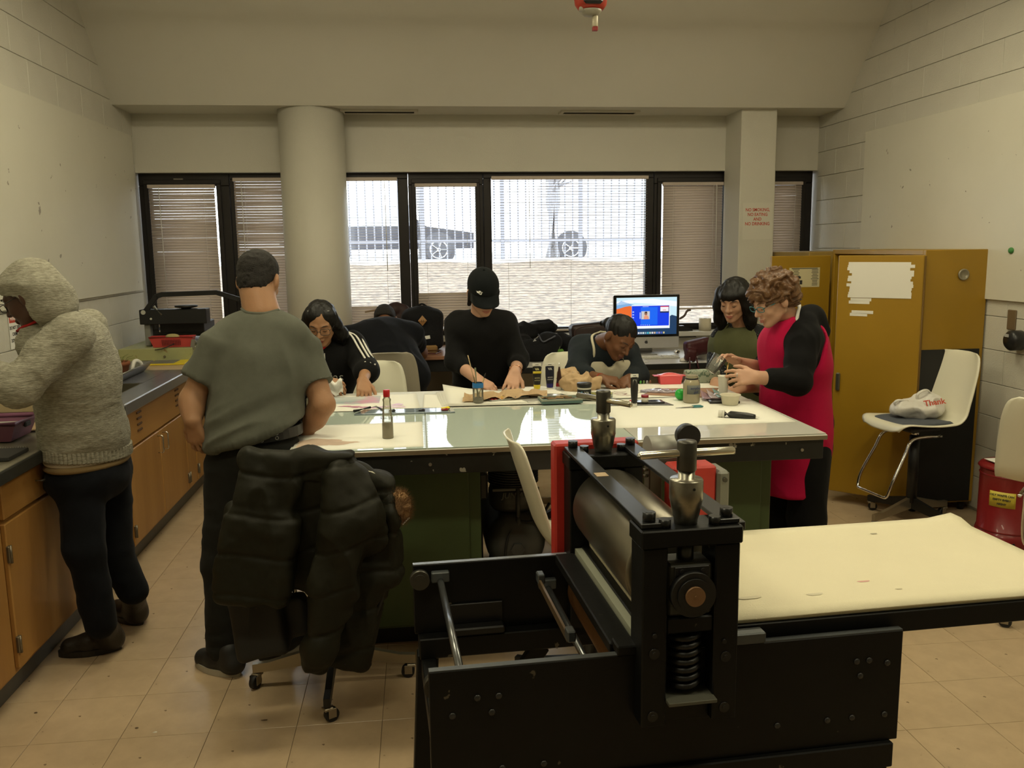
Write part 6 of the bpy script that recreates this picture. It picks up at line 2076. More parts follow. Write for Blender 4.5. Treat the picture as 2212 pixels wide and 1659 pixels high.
# paint tubes -----------------------------------------------------------------------------------------
def paint_tube(label, pos, h_, w_, body, band, rz=0, crimp=(.70, .69, .62), capc=(.68, .67, .60), logo=True, labelm=None, side=False):
    t = thing('paint_tube', label, 'tube', pos, rz, 'acrylic paint tubes')
    MB().lathe([(0, 0), (w_ * .34, 0), (w_ * .36, .002), (w_ * .36, .018), (w_ * .30, .02)], (0, 0, 0), 20).obj('cap', mat('tube_cap_%d' % int(capc[0] * 100), capc, .4), t)

    def tb(z0, z1, name, m, g=0.0):
        def fn(u, v):
            a = 2 * PI * u; z = z0 + (z1 - z0) * v; f = max(0, (z - .02) / (h_ - .03))
            rx = w_ * (.36 + .14 * min(1, f * 2)) + g; ry = w_ * .36 * (1 - f) ** .8 + .002 + g
            return (rx * math.cos(a), ry * math.sin(a), z)
        MB().sheet(fn, 22, 8).obj(name, m, t)
    tb(.019, h_ - .014, 'tube', body)
    if band is not None:
        tb(.019, .019 + h_ * .14, 'colour_band', band, .0004)
    MB().span((-w_ * .52, -.0022, h_ - .016), (w_ * .52, .0022, h_), .0008).obj('crimp', mat('tube_crimp_%d' % int(crimp[0] * 100), crimp, .5), t)
    MB().box((0, -.0024, h_ - .007), (w_ * .4, .0006, .0025)).obj('hang_slot', M_black_ink, t)
    if logo:
        yb = -(w_ * .20)
        lm = labelm or mat('tube_print', (.62, .62, .55), .6)
        text('brand_mark', 'VA', .016, (0, -w_ * .16 - .001, h_ * .80), lm, t, rot=(90 - 8, 0, 0), bold=.0005)
        for k, s_ in enumerate(('ARTISTS', 'ACRYLIC')):
            text('lettering', s_, .0075, (0, -w_ * .30 - .0006, h_ * (.50 - .08 * k)), lm, t, rot=(90 - 10, 0, 0))
    return t


M_tb = mat('tube_black', (.014, .014, .013), .35)
t = paint_tube('black paint tube with a yellow band standing upside down', (0.602, 4.383, 0.919), .150, .044, M_tb, mat('yellow_band', (.62, .50, .03), .4), capc=(.72, .71, .60), labelm=mat('print_yellow', (.70, .66, .35), .6))
MB().sheet(lambda u, v: ((u - .5) * .0445, -.0125 - .0 * v, .098 + v * .012), 4, 1, .001).obj('yellow_stripe', mat('yellow_band', (.62, .50, .03), .4), t)
paint_tube('dark blue paint tube standing on its cap beside the yellow banded tube', (0.674, 4.414, 0.919), .145, .046, mat('tube_navy', (.008, .010, .024), .35), mat('navy_band', (.012, .012, .12), .4))
paint_tube('paint tube with a dark red band seen edge on', (0.727, 4.434, 0.919), .140, .044, mat('tube_maroon', (.035, .012, .012), .35), mat('maroon_band', (.28, .012, .015), .4), rz=80, logo=False)
t = paint_tube('tall black paint tube standing alone with a white label', (0.990, 3.885, 0.919), .155, .036, M_tb, None, logo=False)
MB().box((0, -.013, .108), (.018, .001, .042)).xf(rotm(-4)).obj('label', mat('tube_label', (.32, .32, .29), .6), t)
text('lettering', 'ACRYLIC', .009, (0, -.0142, .108), M_black_ink, t, rot=(86, 90, 0))
# lying tube
tl = thing('paint_tube', 'black paint tube lying on its side near the bowl', 'tube', (0, 0, 0), group='acrylic paint tubes')
a0, a1 = A((1.289, 3.586, 0.935)), A((1.432, 3.523, 0.928))
d = nrm(a1 - a0)
MB().tube([a0 + d * .024, a0 + d * .05, a0 + d * .12, a1 - d * .012, a1], [.0165, .018, .017, .013, .010], 16, flat=.85).obj('tube', M_tb, tl)
MB().cyl(a0, a0 + d * .018, .0155, n=18).cyl(a0 + d * .018, a0 + d * .026, .0175, n=18).obj('cap', mat('tube_cap_68', (.68, .67, .60), .4), tl)
MB().box(a1 + d * .004, (.012, .03, .002), .0005, rotm(0, 0, 5)).obj('crimp', M_white_plastic, tl)

# black paint jar
pj = thing('paint_jar', 'black and white paint jar with a black lid in front of the paper bag', 'jar', (0.807, 4.161, 0.919))
MB().lathe([(0, 0), (.033, 0), (.034, .003), (.034, .05), (.033, .055), (.032, .056)], (0, 0, 0), 28).obj('jar', mat('jar_white', (.68, .66, .56), .4), pj)
MB().lathe([(.0343, .008), (.0346, .009), (.0346, .046), (.0343, .047)], (0, 0, 0), 28, caps=False).obj('label', mat('jar_label_black', (.018, .02, .02), .4), pj)
MB().lathe([(.0355, .057), (.037, .059), (.037, .074), (.035, .077), (0, .0775)], (0, 0, 0), 28).obj('lid', M_tb, pj)
text('brand_mark', 'VA', .018, (.006, -.0355, .03), mat('tube_print', (.62, .62, .55), .6), pj, bold=.0006)
MB().box((-.018, -.0305, .026), (.008, .001, .026), 0, rotm(0, 0, -30)).obj('blue_swatch', mat('blue_swatch', (.05, .16, .22), .5), pj)

# big jar of gel with a taped label
j = thing('gel_jar', 'large glass jar of pale gel with a grey handwritten label', 'jar', (1.286, 3.955, 0.919))
MB().lathe([(0, 0), (.036, 0), (.039, .004), (.040, .01), (.040, .085), (.037, .10), (.030, .113), (.029, .116), (.029, .13), (.031, .131)], (0, 0, 0), 30).obj('jar', glass_mat('gel_jar_glass', (.9, .88, .8), 1.0, .03, .45, (.66, .60, .42)), j)
MB().lathe([(0, .002), (.0375, .003), (.0385, .03), (0, .031)], (0, 0, 0), 28).obj('gel_bottom', mat('gel_mauve', (.46, .40, .36), .5), j)
MB().lathe([(.0, .031), (.0385, .032), (.0385, .08), (.034, .1), (.0, .102)], (0, 0, 0), 28).obj('gel', mat('gel_cream', (.62, .55, .34), .5, var=.2), j)
MB().lathe([(.0295, .112), (.0315, .113), (.0315, .118), (.0295, .119)], (0, 0, 0), 28, caps=False).obj('rubber_band', M_black, j)
lb = MB().sheet(lambda u, v: (.0412 * math.cos(R(222 + u * 112)), .0412 * math.sin(R(222 + u * 112)), .045 + v * .042), 14, 1, .0006).obj('tape_label', mat('grey_tape', (.13, .14, .13), .6), j)
mk = mat('blue_marker', (.02, .03, .12), .6)
text('lettering', 'acrylic', .018, (.004, -.0435, .074), mk, lb, shear=.15)
text('lettering', 'gel', .018, (.008, -.0435, .056), mk, lb, shear=.15)
B = Soft().ell(A((1.255, 4.025, 0.919)) + A((0, 0, .028)), (.028, .028, .028), None, .01)
tag(B.obj('green_ball', mat('green_ball', (.02, .42, .05), .35), None, .004), 'bright green ball behind the gel jar', 'ball')
# scissors
sc_ = thing('scissors', 'scissors with teal handles lying on the white paper', 'scissors', (1.240, 3.820, 0.920), 8)
for g in (-1, 1):
    bl_ = MB().prism([(-.075, g * .001), (.0, g * .002), (.012, g * .006), (.0, g * .007), (-.03, g * .006)], 2, .001, .003).obj('blade', M_steel, sc_)
    MB().tube([(.012 + .022 + .022 * math.cos(q), g * .009 + .008 * math.sin(q), .004) for q in np.linspace(0, 2 * PI, 19)[:-1]], .0035, 8, closed=True).obj('handle', mat('teal_plastic', (.02, .16, .18), .4), sc_)
MB().box((.008, 0, .004), (.022, .011, .005), .002).obj('pivot', mat('pivot_beige', (.5, .46, .36), .5), sc_)
# bowl
bo = thing('plastic_bowl', 'translucent white plastic bowl with dried paint inside', 'bowl', (1.444, 3.864, 0.919))
MB().lathe([(0, 0), (.032, 0), (.036, .003), (.044, .042), (.049, .046), (.049, .049), (.044, .049), (.040, .042), (.033, .006), (0, .004)], (0, 0, 0), 32, caps=False).obj('bowl', mat('bowl_white', (.66, .62, .48), .4, var=.12, vscale=16), bo)
MB().lathe([(0, .034), (.040, .0342)], (0, 0, 0), 24, caps=False).obj('paint_residue', mat('residue', (.52, .45, .32), .6, var=.3), bo)
MB().sheet(lambda u, v: (-.05 - .028 * u, -.01 + .02 * v, .046 + .01 * math.sin(3 * u)), 4, 2, .001).obj('film_flap', mat('film', (.45, .36, .34), .2), bo)
# cups in hands
cp_ = thing('paper_cup', 'white paper cup held by the curly haired woman', 'cup', (1.448, 3.970, 0.959))
MB().lathe([(0, 0), (.020, 0), (.0205, .002), (.027, .080), (.0285, .082), (.0265, .082), (.0195, .004)], (0, 0, 0), 26, caps=False).obj('cup', mat('cup_white', (.74, .72, .64), .5), cp_)
MB().lathe([(0, .005), (.020, .0055)], (0, 0, 0), 20, caps=False).obj('tea', mat('cup_fill', (.4, .3, .2), .4), cp_)
MB().tube([A((.005, 0, .03)), A((.022, .004, .13))], [.0045, .0035], 8).tube([A((.022, .004, .13)), A((.028, .005, .155))], [.0036, .001], 8).obj('wood_brush', mat('brush_pine', (.55, .34, .10), .5), cp_)
gc = thing('clear_cup', 'clear plastic cup tilted in the raised hand', 'cup', (1.437, 4.130, 1.040))
MB().lathe([(0, 0), (.026, 0), (.028, .003), (.037, .085), (.0385, .087), (.0365, .086), (.027, .005)], (0, 0, 0), 28, rotm(0, 38, 10), caps=False).obj('cup', glass_mat('cup_glass', (.93, .94, .92), 1.0, .03, .12, (.7, .7, .66)), gc)
MB().lathe([(0, .005), (.026, .006), (.029, .03), (0, .03)], (0, 0, 0), 24, rotm(0, 38, 10)).obj('water', glass_mat('water', (.85, .88, .86), 1.0, 0, .3, (.45, .46, .42)), gc)
# pink box
pb_ = thing('pink_box', 'small translucent pink plastic box at the back of the table', 'box', (1.351, 4.537, 0.919), -3)
bx_ = MB(); hw, hd = .055, .035
bx_.add([(-hw, -hd, 0), (hw, -hd, 0), (hw, hd, 0), (-hw, hd, 0), (-hw - .008, -hd - .006, .045), (hw + .008, -hd - .006, .045), (hw + .008, hd + .006, .045), (-hw - .008, hd + .006, .045)], [(0, 3, 2, 1), (0, 1, 5, 4), (1, 2, 6, 5), (2, 3, 7, 6), (3, 0, 4, 7)])
bx_.box((-.075, 0, .044), (.03, .05, .003), .001).box((.075, 0, .044), (.03, .05, .003), .001)
bx_.obj('box', mat('pink_plastic', (.74, .09, .10), .3), pb_)
MB().sheet(lambda u, v: (-.062 + .124 * u, -.04 + .08 * v, .046 + .014 * math.sin(PI * u) * math.sin(PI * v)), 10, 8, .002).obj('lid', mat('pink_plastic_lid', (.78, .14, .14), .25), pb_)
# pencil case, clipboard, packages
B = Soft().box(A((1.529, 4.536, 0.919)) + A((0, 0, .034)), (.085, .018, .026), rotm(0, 0, -4), .010, .01)
tag(B.obj('pencil_case', spots(mat('floral_cloth', (.30, .34, .26), .8), (.10, .15, .10), 70, .56, .60, 1.0), None, .006, folds(.003, (20, 20, 20))), 'pale green floral fabric pencil case behind the gel jar', 'pencil case')
flat_sheet('clipboard', 'reddish brown hardboard lying by the gel jar', [(1.12, 4.20), (1.42, 4.05), (1.55, 4.32), (1.22, 4.36)], TZ + .001, mat('hardboard', (.36, .20, .12), .6, var=.1), th=.004, cat='board')
flat_sheet('grey_plate', 'grey metal plate lying behind the tall black tube', [(.88, 3.93), (1.18, 3.89), (1.16, 4.0), (.87, 4.04)], TZ + .001, mat('zinc_plate', (.16, .16, .16), .3, .5), th=.003, cat='plate')
flat_sheet('red_edged_tablet', 'dark glossy panel with a red corner on the grey plate', [(1.0, 3.95), (1.15, 3.935), (1.15, 4.0), (1.0, 4.01)], TZ + .005, mat('tablet_black', (.03, .03, .04), .1), th=.006, cat='panel')
MB().box((1.003, 3.98, TZ + .0085), (.012, .06, .008), .002).obj('red_corner', M_red, bpy.data.objects['red_edged_tablet'])
rj_ = thing('small_jar', 'tiny white jar with a dark red lid beside the tall tube', 'jar', (1.057, 3.947, 0.930))
MB().cyl((0, 0, 0), (0, 0, .022), .0165, n=20).obj('jar', mat('jar_white', (.68, .66, .56), .4), rj_)
MB().cyl((0, 0, .022), (0, 0, .034), .0175, n=20).obj('lid', mat('maroon_lid', (.26, .012, .02), .4), rj_)
B = Soft().ell(A((1.216, 4.253, 0.919)) + A((0, 0, .008)), (.10, .045, .010), rotm(0, 0, -22), .01)
tag(B.obj('plastic_wrap', glass_mat('wrap_film', (.85, .84, .95), 1.4, .08, .45, (.55, .52, .62)), None, .004, lambda P, N: .005 * vnoise(P * 50), smooth=0), 'crinkled clear plastic packet with violet sheen', 'packet')
flat_sheet('black_palette_case', 'flat black case under the mauve packets by the bowl', [(1.36, 3.90), (1.50, 3.885), (1.52, 4.0), (1.38, 4.01)], TZ + .001, mat('case_black', (.012, .012, .012), .4), th=.01, cat='case')
for k, c3 in enumerate(((.28, .17, .20), (.42, .34, .36), (.20, .30, .30))):
    flat_sheet('mauve_packet', ('dark mauve', 'pale mauve', 'teal')[k] + ' packet heaped on the flat black case', [(1.35 + .035 * k, 3.97 - .01 * k), (1.45 + .03 * k, 3.95), (1.47 + .03 * k, 4.05), (1.37 + .03 * k, 4.07)], TZ + .012 + .004 * k, mat('packet_%d' % k, c3, .35), th=.003, cat='packet', group='packets by the bowl', curl=.05)
for k, (c3, nm) in enumerate((((.08, .30, .05), 'green'), ((.12, .20, .06), 'olive'), ((.30, .29, .28), 'grey'), ((.22, .10, .06), 'brown'))):
    x, y, _ = (1.194, 4.551, 0.919)
    tag(MB().cyl((x + k * .018, y, TS + .006), (x + .012 + k * .018, y + .045, TS + .006), .006, n=8).obj('pastel_stick', mat('pastel_%d' % k, c3, .9)), nm + ' pastel stick beside the bent woman\'s hand', 'pastel', 'loose pastel sticks')
tag(MB().tube([(1.069, 4.521, 0.945), (1.088, 4.390, 0.925)], [.003, .0012], 7).obj('drawing_pen', M_black), 'thin dark pen in the hand of the bent woman', 'pen')

# ------------------------------------------------------------------ desks along the windows
t = thing('window_desk', 'brown topped desk under the windows behind the slumped person', 'desk', (0, 0, 0))
DZ = .875
MB().span((-1.0, 6.36, DZ - .028), (.48, 7.12, DZ), .004).obj('desk_top', wood_mat('mahogany_top', (.34, .17, .10), (.24, .11, .06), 5, (.12, 1, 1), .3), t)
MB().span((-.98, 6.39, DZ - .12), (.46, 6.41, DZ - .029), .002).obj('apron', M_black, t)
MB().span((-.98, 7.07, .30), (.46, 7.09, DZ - .03)).obj('back_panel', mat('panel_grey', (.22, .21, .18), .6), t)
for x in (-.97, .45):
    for y in (6.41, 7.06):
        MB().box((x, y, (DZ - .029) / 2), (.04, .04, DZ - .029), .003).obj('leg', M_black, t)
t = thing('computer_table', 'white topped table with black edge carrying the computer', 'table', (0, 0, 0))
CZ = .80
MB().span((.52, 6.17, CZ - .012), (2.56, 7.11, CZ), .002).obj('table_top', mat('white_laminate', (.60, .58, .54), .35), t)
MB().span((.515, 6.165, CZ - .045), (2.565, 6.19, CZ - .001), .004).span((.515, 6.19, CZ - .045), (.54, 7.11, CZ - .012)).span((2.54, 6.19, CZ - .045), (2.565, 7.11, CZ - .012)).obj('edge', M_black, t)
for x in (.58, 1.50, 1.58, 2.5):
    MB().cyl((x, 6.30, 0), (x, 6.30, CZ - .013), .022, n=12).obj('leg', M_black, t)
for x in (.58, 2.5):
    MB().cyl((x, 7.0, 0), (x, 7.0, CZ - .013), .022, n=12).obj('leg', M_black, t)

# phone
ph = thing('mobile_phone', 'dark mobile phone lying on the brown desk', 'phone', (0.115, 6.558, 0.875), -20)
MB().box((0, 0, .005), (.075, .14, .008), .003).obj('case', mat('phone_case', (.10, .03, .03), .4), ph)
MB().box((0, 0, .0095), (.066, .128, .001)).obj('screen', mat('phone_glass', (.01, .01, .015), .05), ph)

# all-in-one computer
im = thing('computer', 'silver all in one computer with a bright blue screen on the white table', 'computer', (0, 0, 0))
ix0, ix1 = (1.538, 6.720, 1.051)[0], (2.073, 6.720, 1.039)[0]
IY = 6.72
z_t, z_b, z_c = (1.801, 6.720, 1.277)[2], (1.805, 6.720, 0.942)[2], (1.806, 6.720, 0.853)[2]
MB().span((ix0, IY, z_c), (ix1, IY + .035, z_t), .008).obj('back_shell', mat('aluminium', (.50, .49, .47), .35, .6), im)
MB().span((ix0 + .001, IY - .004, z_b), (ix1 - .001, IY + .002, z_t - .001), .003).obj('bezel', mat('bezel_black', (.008, .008, .008), .2), im)
MB().span((ix0 + .001, IY - .004, z_c), (ix1 - .001, IY + .002, z_b - .001), .002).obj('chin', mat('chin_aluminium', (.52, .51, .49), .4, .5), im)
xm = (ix0 + ix1) / 2
MB().span((xm - .085, IY - .03, CZ + .001), (xm + .085, IY + .16, CZ + .009), .002).obj('foot', mat('foot_aluminium', (.40, .39, .37), .4, .6), im)
MB().box((xm, IY + .07, CZ + .09), (.15, .008, .19), .002, rotm(18)).obj('stand_neck', mat('foot_aluminium', (.40, .39, .37), .4, .6), im)
sw, sh = ix1 - ix0 - .046, z_t - z_b - .040
sx0, sz0 = ix0 + .023, z_b + .020


def glow(name, c3, e=1.0):
    return mat('screen_' + name, (.0, .0, .0), .3, emit=c3, estr=e)


def patch(parent, name, poly, c3, lay, e=1.0):
    y = IY - .0045 - .00025 * lay
    MB().add([(sx0 + p[0] * sw, y, sz0 + p[1] * sh) for p in poly], [tuple(range(len(poly)))]).obj(name, glow(name + '_%d' % lay + '_%d' % int(100 * sum(c3)), c3, e), parent)


rect = lambda a, b, c, d: [(a, b), (c, b), (c, d), (a, d)]
scr = MB().add([(sx0, IY - .0043, sz0), (sx0 + sw, IY - .0043, sz0), (sx0 + sw, IY - .0043, sz0 + sh), (sx0, IY - .0043, sz0 + sh)], [(0, 1, 2, 3)]).obj('screen', glow('sky', (.62, .86, .95)), im)
patch(scr, 'cloud', [(0, .80), (.3, .86), (.6, .82), (1, .74), (1, .88), (.6, .96), (.2, .94), (0, .9)], (.95, .98, 1.0), 1)
patch(scr, 'blue_hill', [(0, .55), (.30, .60), (.3, .80), (.14, .88), (.08, .92), (0, .84)], (.22, .45, .75), 1)
patch(scr, 'orange_cliff', [(0, .50), (.30, .42), (.30, .74), (.22, .78), (.14, .76), (.06, .72), (0, .70)], (.85, .16, .03), 2)
patch(scr, 'dark_forest', [(0, 0), (1, 0), (1, .48), (.92, .52), (.84, .44), (.5, .40), (.3, .36), (.15, .50), (0, .52)], (.015, .05, .12), 3)
patch(scr, 'window', rect(.25, .165, .885, .80), (.92, .95, 1.0), 4)
patch(scr, 'blue_pane', rect(.252, .235, .872, .775), (.006, .05, .80), 5)
patch(scr, 'blue_pane_light', rect(.40, .26, .68, .74), (.01, .14, .90), 6)
patch(scr, 'side_panel', rect(.72, .58, .87, .765), (.02, .03, .10), 7)
patch(scr, 'notice', rect(.725, .62, .862, .76), (.95, .92, .95), 8)
patch(scr, 'notice_bar', rect(.725, .735, .862, .76), (.75, .06, .12), 9)
patch(scr, 'notice_line', rect(.765, .645, .82, .66), (.7, .2, .2), 9)
patch(scr, 'portrait', rect(.41, .415, .55, .63), (.62, .60, .58), 8)
patch(scr, 'portrait_torso', [(.45, .415), (.535, .415), (.53, .48), (.50, .53), (.47, .53), (.455, .48)], (.80, .34, .20), 9)
patch(scr, 'portrait_head', [(.465, .53), (.505, .53), (.51, .57), (.50, .60), (.47, .60), (.46, .57)], (.30, .14, .09), 9)
patch(scr, 'portrait_hair', [(.46, .58), (.51, .58), (.505, .62), (.47, .62)], (.05, .03, .03), 10)
patch(scr, 'volume_bar', rect(.385, .43, .395, .60), (.85, .95, 1.0), 8)
for k in range(14):
    c3 = [(.7, .35, .2), (.8, .85, .9), (.85, .85, .85), (.7, .75, .8), (.8, .9, .85), (.3, .5, .6), (.1, .6, .7), (.6, .8, .6), (.85, .85, .9), (.8, .6, .4), (.15, .3, .8), (.4, .3, .6), (.1, .15, .6), (.7, .6, .3)][k]
    patch(scr, 'dock_icon', rect(.28 + k * .038, .02, .308 + k * .038, .07), c3, 5 + (k % 2), .8)
for k in range(5):
    patch(scr, 'control_dot', rect(.40 + k * .035, .255, .412 + k * .035, .268), (.7, .85, 1), 8)
for k in range(4):
    patch(scr, 'menu_line', rect(.262, .60 - k * .075, .29, .63 - k * .075), (.45, .6, 1), 8)
patch(scr, 'title_line', rect(.43, .745, .53, .757), (.5, .6, 1), 8)
# fruit-shaped emblem on the chin
ez = (z_c + z_b) / 2 + .004
em = [(.0, .010)]
for q in np.linspace(90, -270, 40):
    r_ = .0135 * (1 + .06 * math.cos(R(2 * q)) - (.10 if abs(q - 90) < 20 else 0) - (.10 if abs(q + 90) < 14 else 0))
    x, z = r_ * math.cos(R(q)), r_ * 1.02 * math.sin(R(q))
    dx, dz = x - .0165, z - .002
    dd = math.hypot(dx, dz)
    if dd < .0075: x, z = .0165 - .0075 * abs(dx) / dd * 1.0, .002 + .0075 * dz / dd
    em.append((x, z))
MB().add([(xm + p[0], IY - .0045, ez + p[1]) for p in em[1:]], [tuple(reversed(range(len(em) - 1)))]).add([(xm + .0005, IY - .0045, ez + .0145), (xm + .006, IY - .0045, ez + .0165), (xm + .0065, IY - .0045, ez + .022), (xm + .001, IY - .0045, ez + .019)], [(0, 1, 2, 3)]).obj('fruit_emblem', M_black_ink, im)
kb = thing('keyboard', 'white computer keyboard in front of the silver computer', 'keyboard', (xm - .02, 6.50, CZ), 0)
MB().box((0, 0, .006), (.43, .12, .010), .003).obj('base', mat('kb_base', (.50, .49, .45), .4), kb)
km = MB().box((0, 0, 0), (.0165, .0165, .005), .002).mesh('key', mat('kb_key', (.70, .69, .63), .4))
for r_ in range(5):
    for k in range(21):
        if k in (14, 18): continue
        link('key', km, kb, (-.20 + k * .02, .045 - r_ * .0215, .0135))
tag(MB().sheet(lambda u, v: (1.43 + .28 * u, 6.24 + .17 * v + .03 * u, CZ + .002 + .004 * u * v), 6, 6, .001).obj('loose_page', M_paper), 'loose white page on the computer table edge', 'paper')
# red handbag, white bundle, paper towel, scanner, leaf, mouse
hb_ = thing('handbag', 'dark red handbag hanging over the computer table edge', 'bag', (0, 0, 0))
B = Soft().box(A((2.080, 6.280, 0.903)), (.075, .022, .034), rotm(0, -10, 10), .022, .02).box(A((2.011, 6.220, 0.849)), (.022, .016, .03), rotm(0, 12), .014, .03)
M_wine = mat('wine_leather', (.055, .008, .012), .5, var=.2, bump=.1)
B.obj('pouch', M_wine, hb_, .007, folds(.006, (14, 14, 14)))
for s_ in (0, .05):
    MB().tube(curve_pts([A((1.985, 6.160, 0.843)) + A((s_, 0, 0)), A((1.981, 6.140, 0.749)) + A((s_ * 1.4, 0, 0)), A((1.969, 6.140, 0.639)) + A((s_ * 2.4, 0, 0))], 4), .006, 6).obj('strap', M_wine, hb_)
B = Soft().ell(A((2.215, 6.420, 0.830)) + A((0, 0, .0)), (.11, .10, .038), None, .03).ell(A((2.228, 6.400, 0.785)), (.13, .11, .022), None, .02).cut((0, 0, CZ + .001), (0, 0, -1), .004)
tag(B.obj('cloth_bundle', F_WHITE, None, .008, folds(.008, (12, 12, 12))), 'folded white cloth bundle beside the red handbag', 'cloth')
pt_ = thing('paper_towel_roll', 'paper towel roll on the window sill by the square pillar', 'paper roll', (*(2.449, 7.200, 0.822)[:2], .9355))
MB().cyl((0, 0, 0), (0, 0, .105), .052, n=28).obj('roll', mat('towel_cream', (.58, .52, .38), .8), pt_)
MB().cyl((0, 0, .1052), (0, 0, .1058), .018, n=16).obj('core', mat('core_dark', (.12, .09, .06), .8), pt_)
sca = thing('scanner', 'black angular device behind the computer on the sill', 'scanner', (2.282, 7.220, 0.880))
MB().prism([(0, -.10), (0, .09), (.07, .05), (.10, -.02), (.10, -.10)], 1, -.03, .03).xf(np.array([[1, 0, 0], [0, 1, 0], [0, 0, 1]])).obj('body', M_black, sca)
tag(MB().tube(curve_pts([(2.231, 7.250, 1.031), (2.280, 7.250, 1.061), (2.307, 7.260, 1.100), (2.340, 7.260, 1.111)], 5), .010, 8).obj('blind_hook', mat('hook_brown', (.10, .06, .04), .5)), 'curved brown window crank below the raised blind', 'crank')
ms = thing('webcam', 'small silver webcam on the white table beside the computer', 'webcam', (2.044, 6.674, 0.800))
MB().ball((0, 0, .022), (.026, .02, .020), 16, 10).obj('body', M_chrome, ms)
MB().cyl((0, -.019, .022), (0, -.024, .022), .009, n=14).obj('lens', M_black, ms)
tag(MB().lathe([(0, .028), (.02, .026), (.034, .014), (.036, .002), (0, .0)], A((1.982, 6.281, 0.800)), 20).obj('computer_mouse', M_white_plastic), 'round white computer mouse next to the handbag', 'mouse')

# bags heaped on the table by the windows --------------------------------------------------------------
F_PACK = fabric('pack_black', (.010, .010, .012), var=.25, bump=.3, bscale=120)
bp = thing('backpack', 'black backpack with a tan diamond patch against the window', 'backpack', (0, 0, 0))
pc = A((0.034, 6.800, 1.020)); pc[2] = DZ + .16
B = Soft().box(pc, (.11, .06, .10), None, .05, .04).ell(pc + A((0, -.07, -.06)), (.125, .06, .085), None, .04).ell(pc + A((0, 0, .10)), (.13, .085, .085), None, .05).cut((0, 0, DZ + .001), (0, 0, -1), .004)
B.obj('body', F_PACK, bp, .008, folds(.004, (10, 10, 10)))
MB().tube(curve_pts([pc + A((-.05, .0, .17)), pc + A((0, 0, .20)), pc + A((.05, 0, .17))], 5), .008, 6).obj('haul_loop', F_PACK, bp)
pm = MB(); q0 = pc + A((.0, -.128, .080))
pm.add([q0 + A((-.034, .004, 0)), q0 + A((0, .013, -.04)), q0 + A((.034, .004, 0)), q0 + A((0, .02, .04))], [(0, 1, 2, 3)])
pm.xf(np.eye(3), (0, -.012, 0)).obj('diamond_patch', mat('tan_leather', (.33, .17, .06), .6), bp)
for s_ in (-.007, .007):
    MB().box(q0 + A((s_, -.009, 0)), (.003, .002, .016)).obj('patch_slot', M_black_ink, bp)
MB().box(pc + A((.03, -.131, -.05)), (.05, .003, .026), .001, rotm(0, -8)).obj('white_label', M_paper, bp)
MB().box(pc + A((.01, -.115, -.135)), (.20, .05, .045), .012).obj('tan_base', mat('tan_suede', (.24, .14, .05), .9), bp)
B = Soft()
for c_, r_ in (((0.825, 6.850, 0.997), (.13, .10, .07)), ((0.987, 6.880, 1.028), (.12, .10, .055)), ((0.776, 6.700, 0.881), (.14, .14, .10))):
    B.ell(A(c_), r_, None, .04)
B.cut((0, 0, CZ + .001), (0, 0, -1), .004)
tag(B.obj('jacket_heap', F_PACK, None, .008, folds(.014, (9, 9, 14), .006, (25, 25, 25))), 'heap of black jackets against the window behind the cap wearer', 'jacket')
dbag = thing('duffel_bag', 'black duffel bag with a grey zip in front of the jacket heap', 'bag', (0, 0, 0))
B = Soft().ell(A((0.862, 6.520, 0.882)), (.19, .11, .085), None, .04).ell(A((1.003, 6.550, 0.942)), (.09, .09, .075), rotm(0, 20), .04).cut((0, 0, CZ + .001), (0, 0, -1), .004)
B.obj('body', F_PACK, dbag, .008, folds(.008, (9, 9, 9)))
MB().tube(curve_pts([(0.905, 6.490, 1.008), (0.930, 6.440, 0.956), (0.979, 6.440, 0.972), (1.030, 6.450, 0.995)], 5), .006, 6).obj('zip', mat('zip_grey', (.07, .075, .10), .5), dbag)
MB().add([A((0.852, 6.410, 0.961)), A((0.880, 6.410, 0.967)), A((0.866, 6.410, 0.982))], [(0, 1, 2)]).obj('triangle_mark', mat('mark_grey', (.35, .35, .35), .5), dbag)
bb_ = thing('messenger_bag', 'dark brown bag standing against the window left of the computer', 'bag', (0, 0, 0))
B = Soft().box(A((1.380, 6.860, 0.968)), (.13, .035, .05), rotm(0, -4), .035, .03)
B.obj('body', mat('brown_leather', (.030, .016, .014), .5, var=.3, bump=.1), bb_, .007, folds(.004, (10, 10, 10)))
MB().tube(curve_pts([(1.242, 6.790, 0.922), (1.249, 6.790, 1.007), (1.365, 6.790, 1.034), (1.490, 6.790, 1.017)], 6), .004, 6).obj('piping', mat('piping_brown', (.07, .035, .03), .5), bb_)
B = Soft().ell(A((1.162, 6.700, 0.908)), (.08, .08, .06), None, .03).ell(A((1.123, 6.750, 0.929)), (.06, .06, .06), None, .03).cut((0, 0, CZ + .001), (0, 0, -1), .004)
tag(B.obj('black_pouch', F_PACK, None, .008, folds(.006, (12, 12, 12))), 'small black pouch between the duffel and the brown bag', 'pouch')
rb = Soft().ell(A((-0.172, 6.920, 1.190)), (.07, .06, .05), None, .02).ell(A((-0.111, 6.920, 1.159)), (.05, .05, .06), None, .02).ell(A((-0.128, 6.920, 1.071)), (.08, .07, .10), None, .03)
rb.cut((0, 0, DZ + .001), (0, 0, -1), .004).cone(A((-0.131, 6.920, 0.998)), A(((-0.131, 6.920, 0.998)[0], 6.92, DZ + .03)), .08, .08, .02)
tag(rb.obj('maroon_bag', mat('maroon_cloth', (.035, .014, .013), .7, var=.3), None, .008, folds(.008, (14, 14, 14))), 'dark maroon bag beside the slumped person\'s head', 'bag')
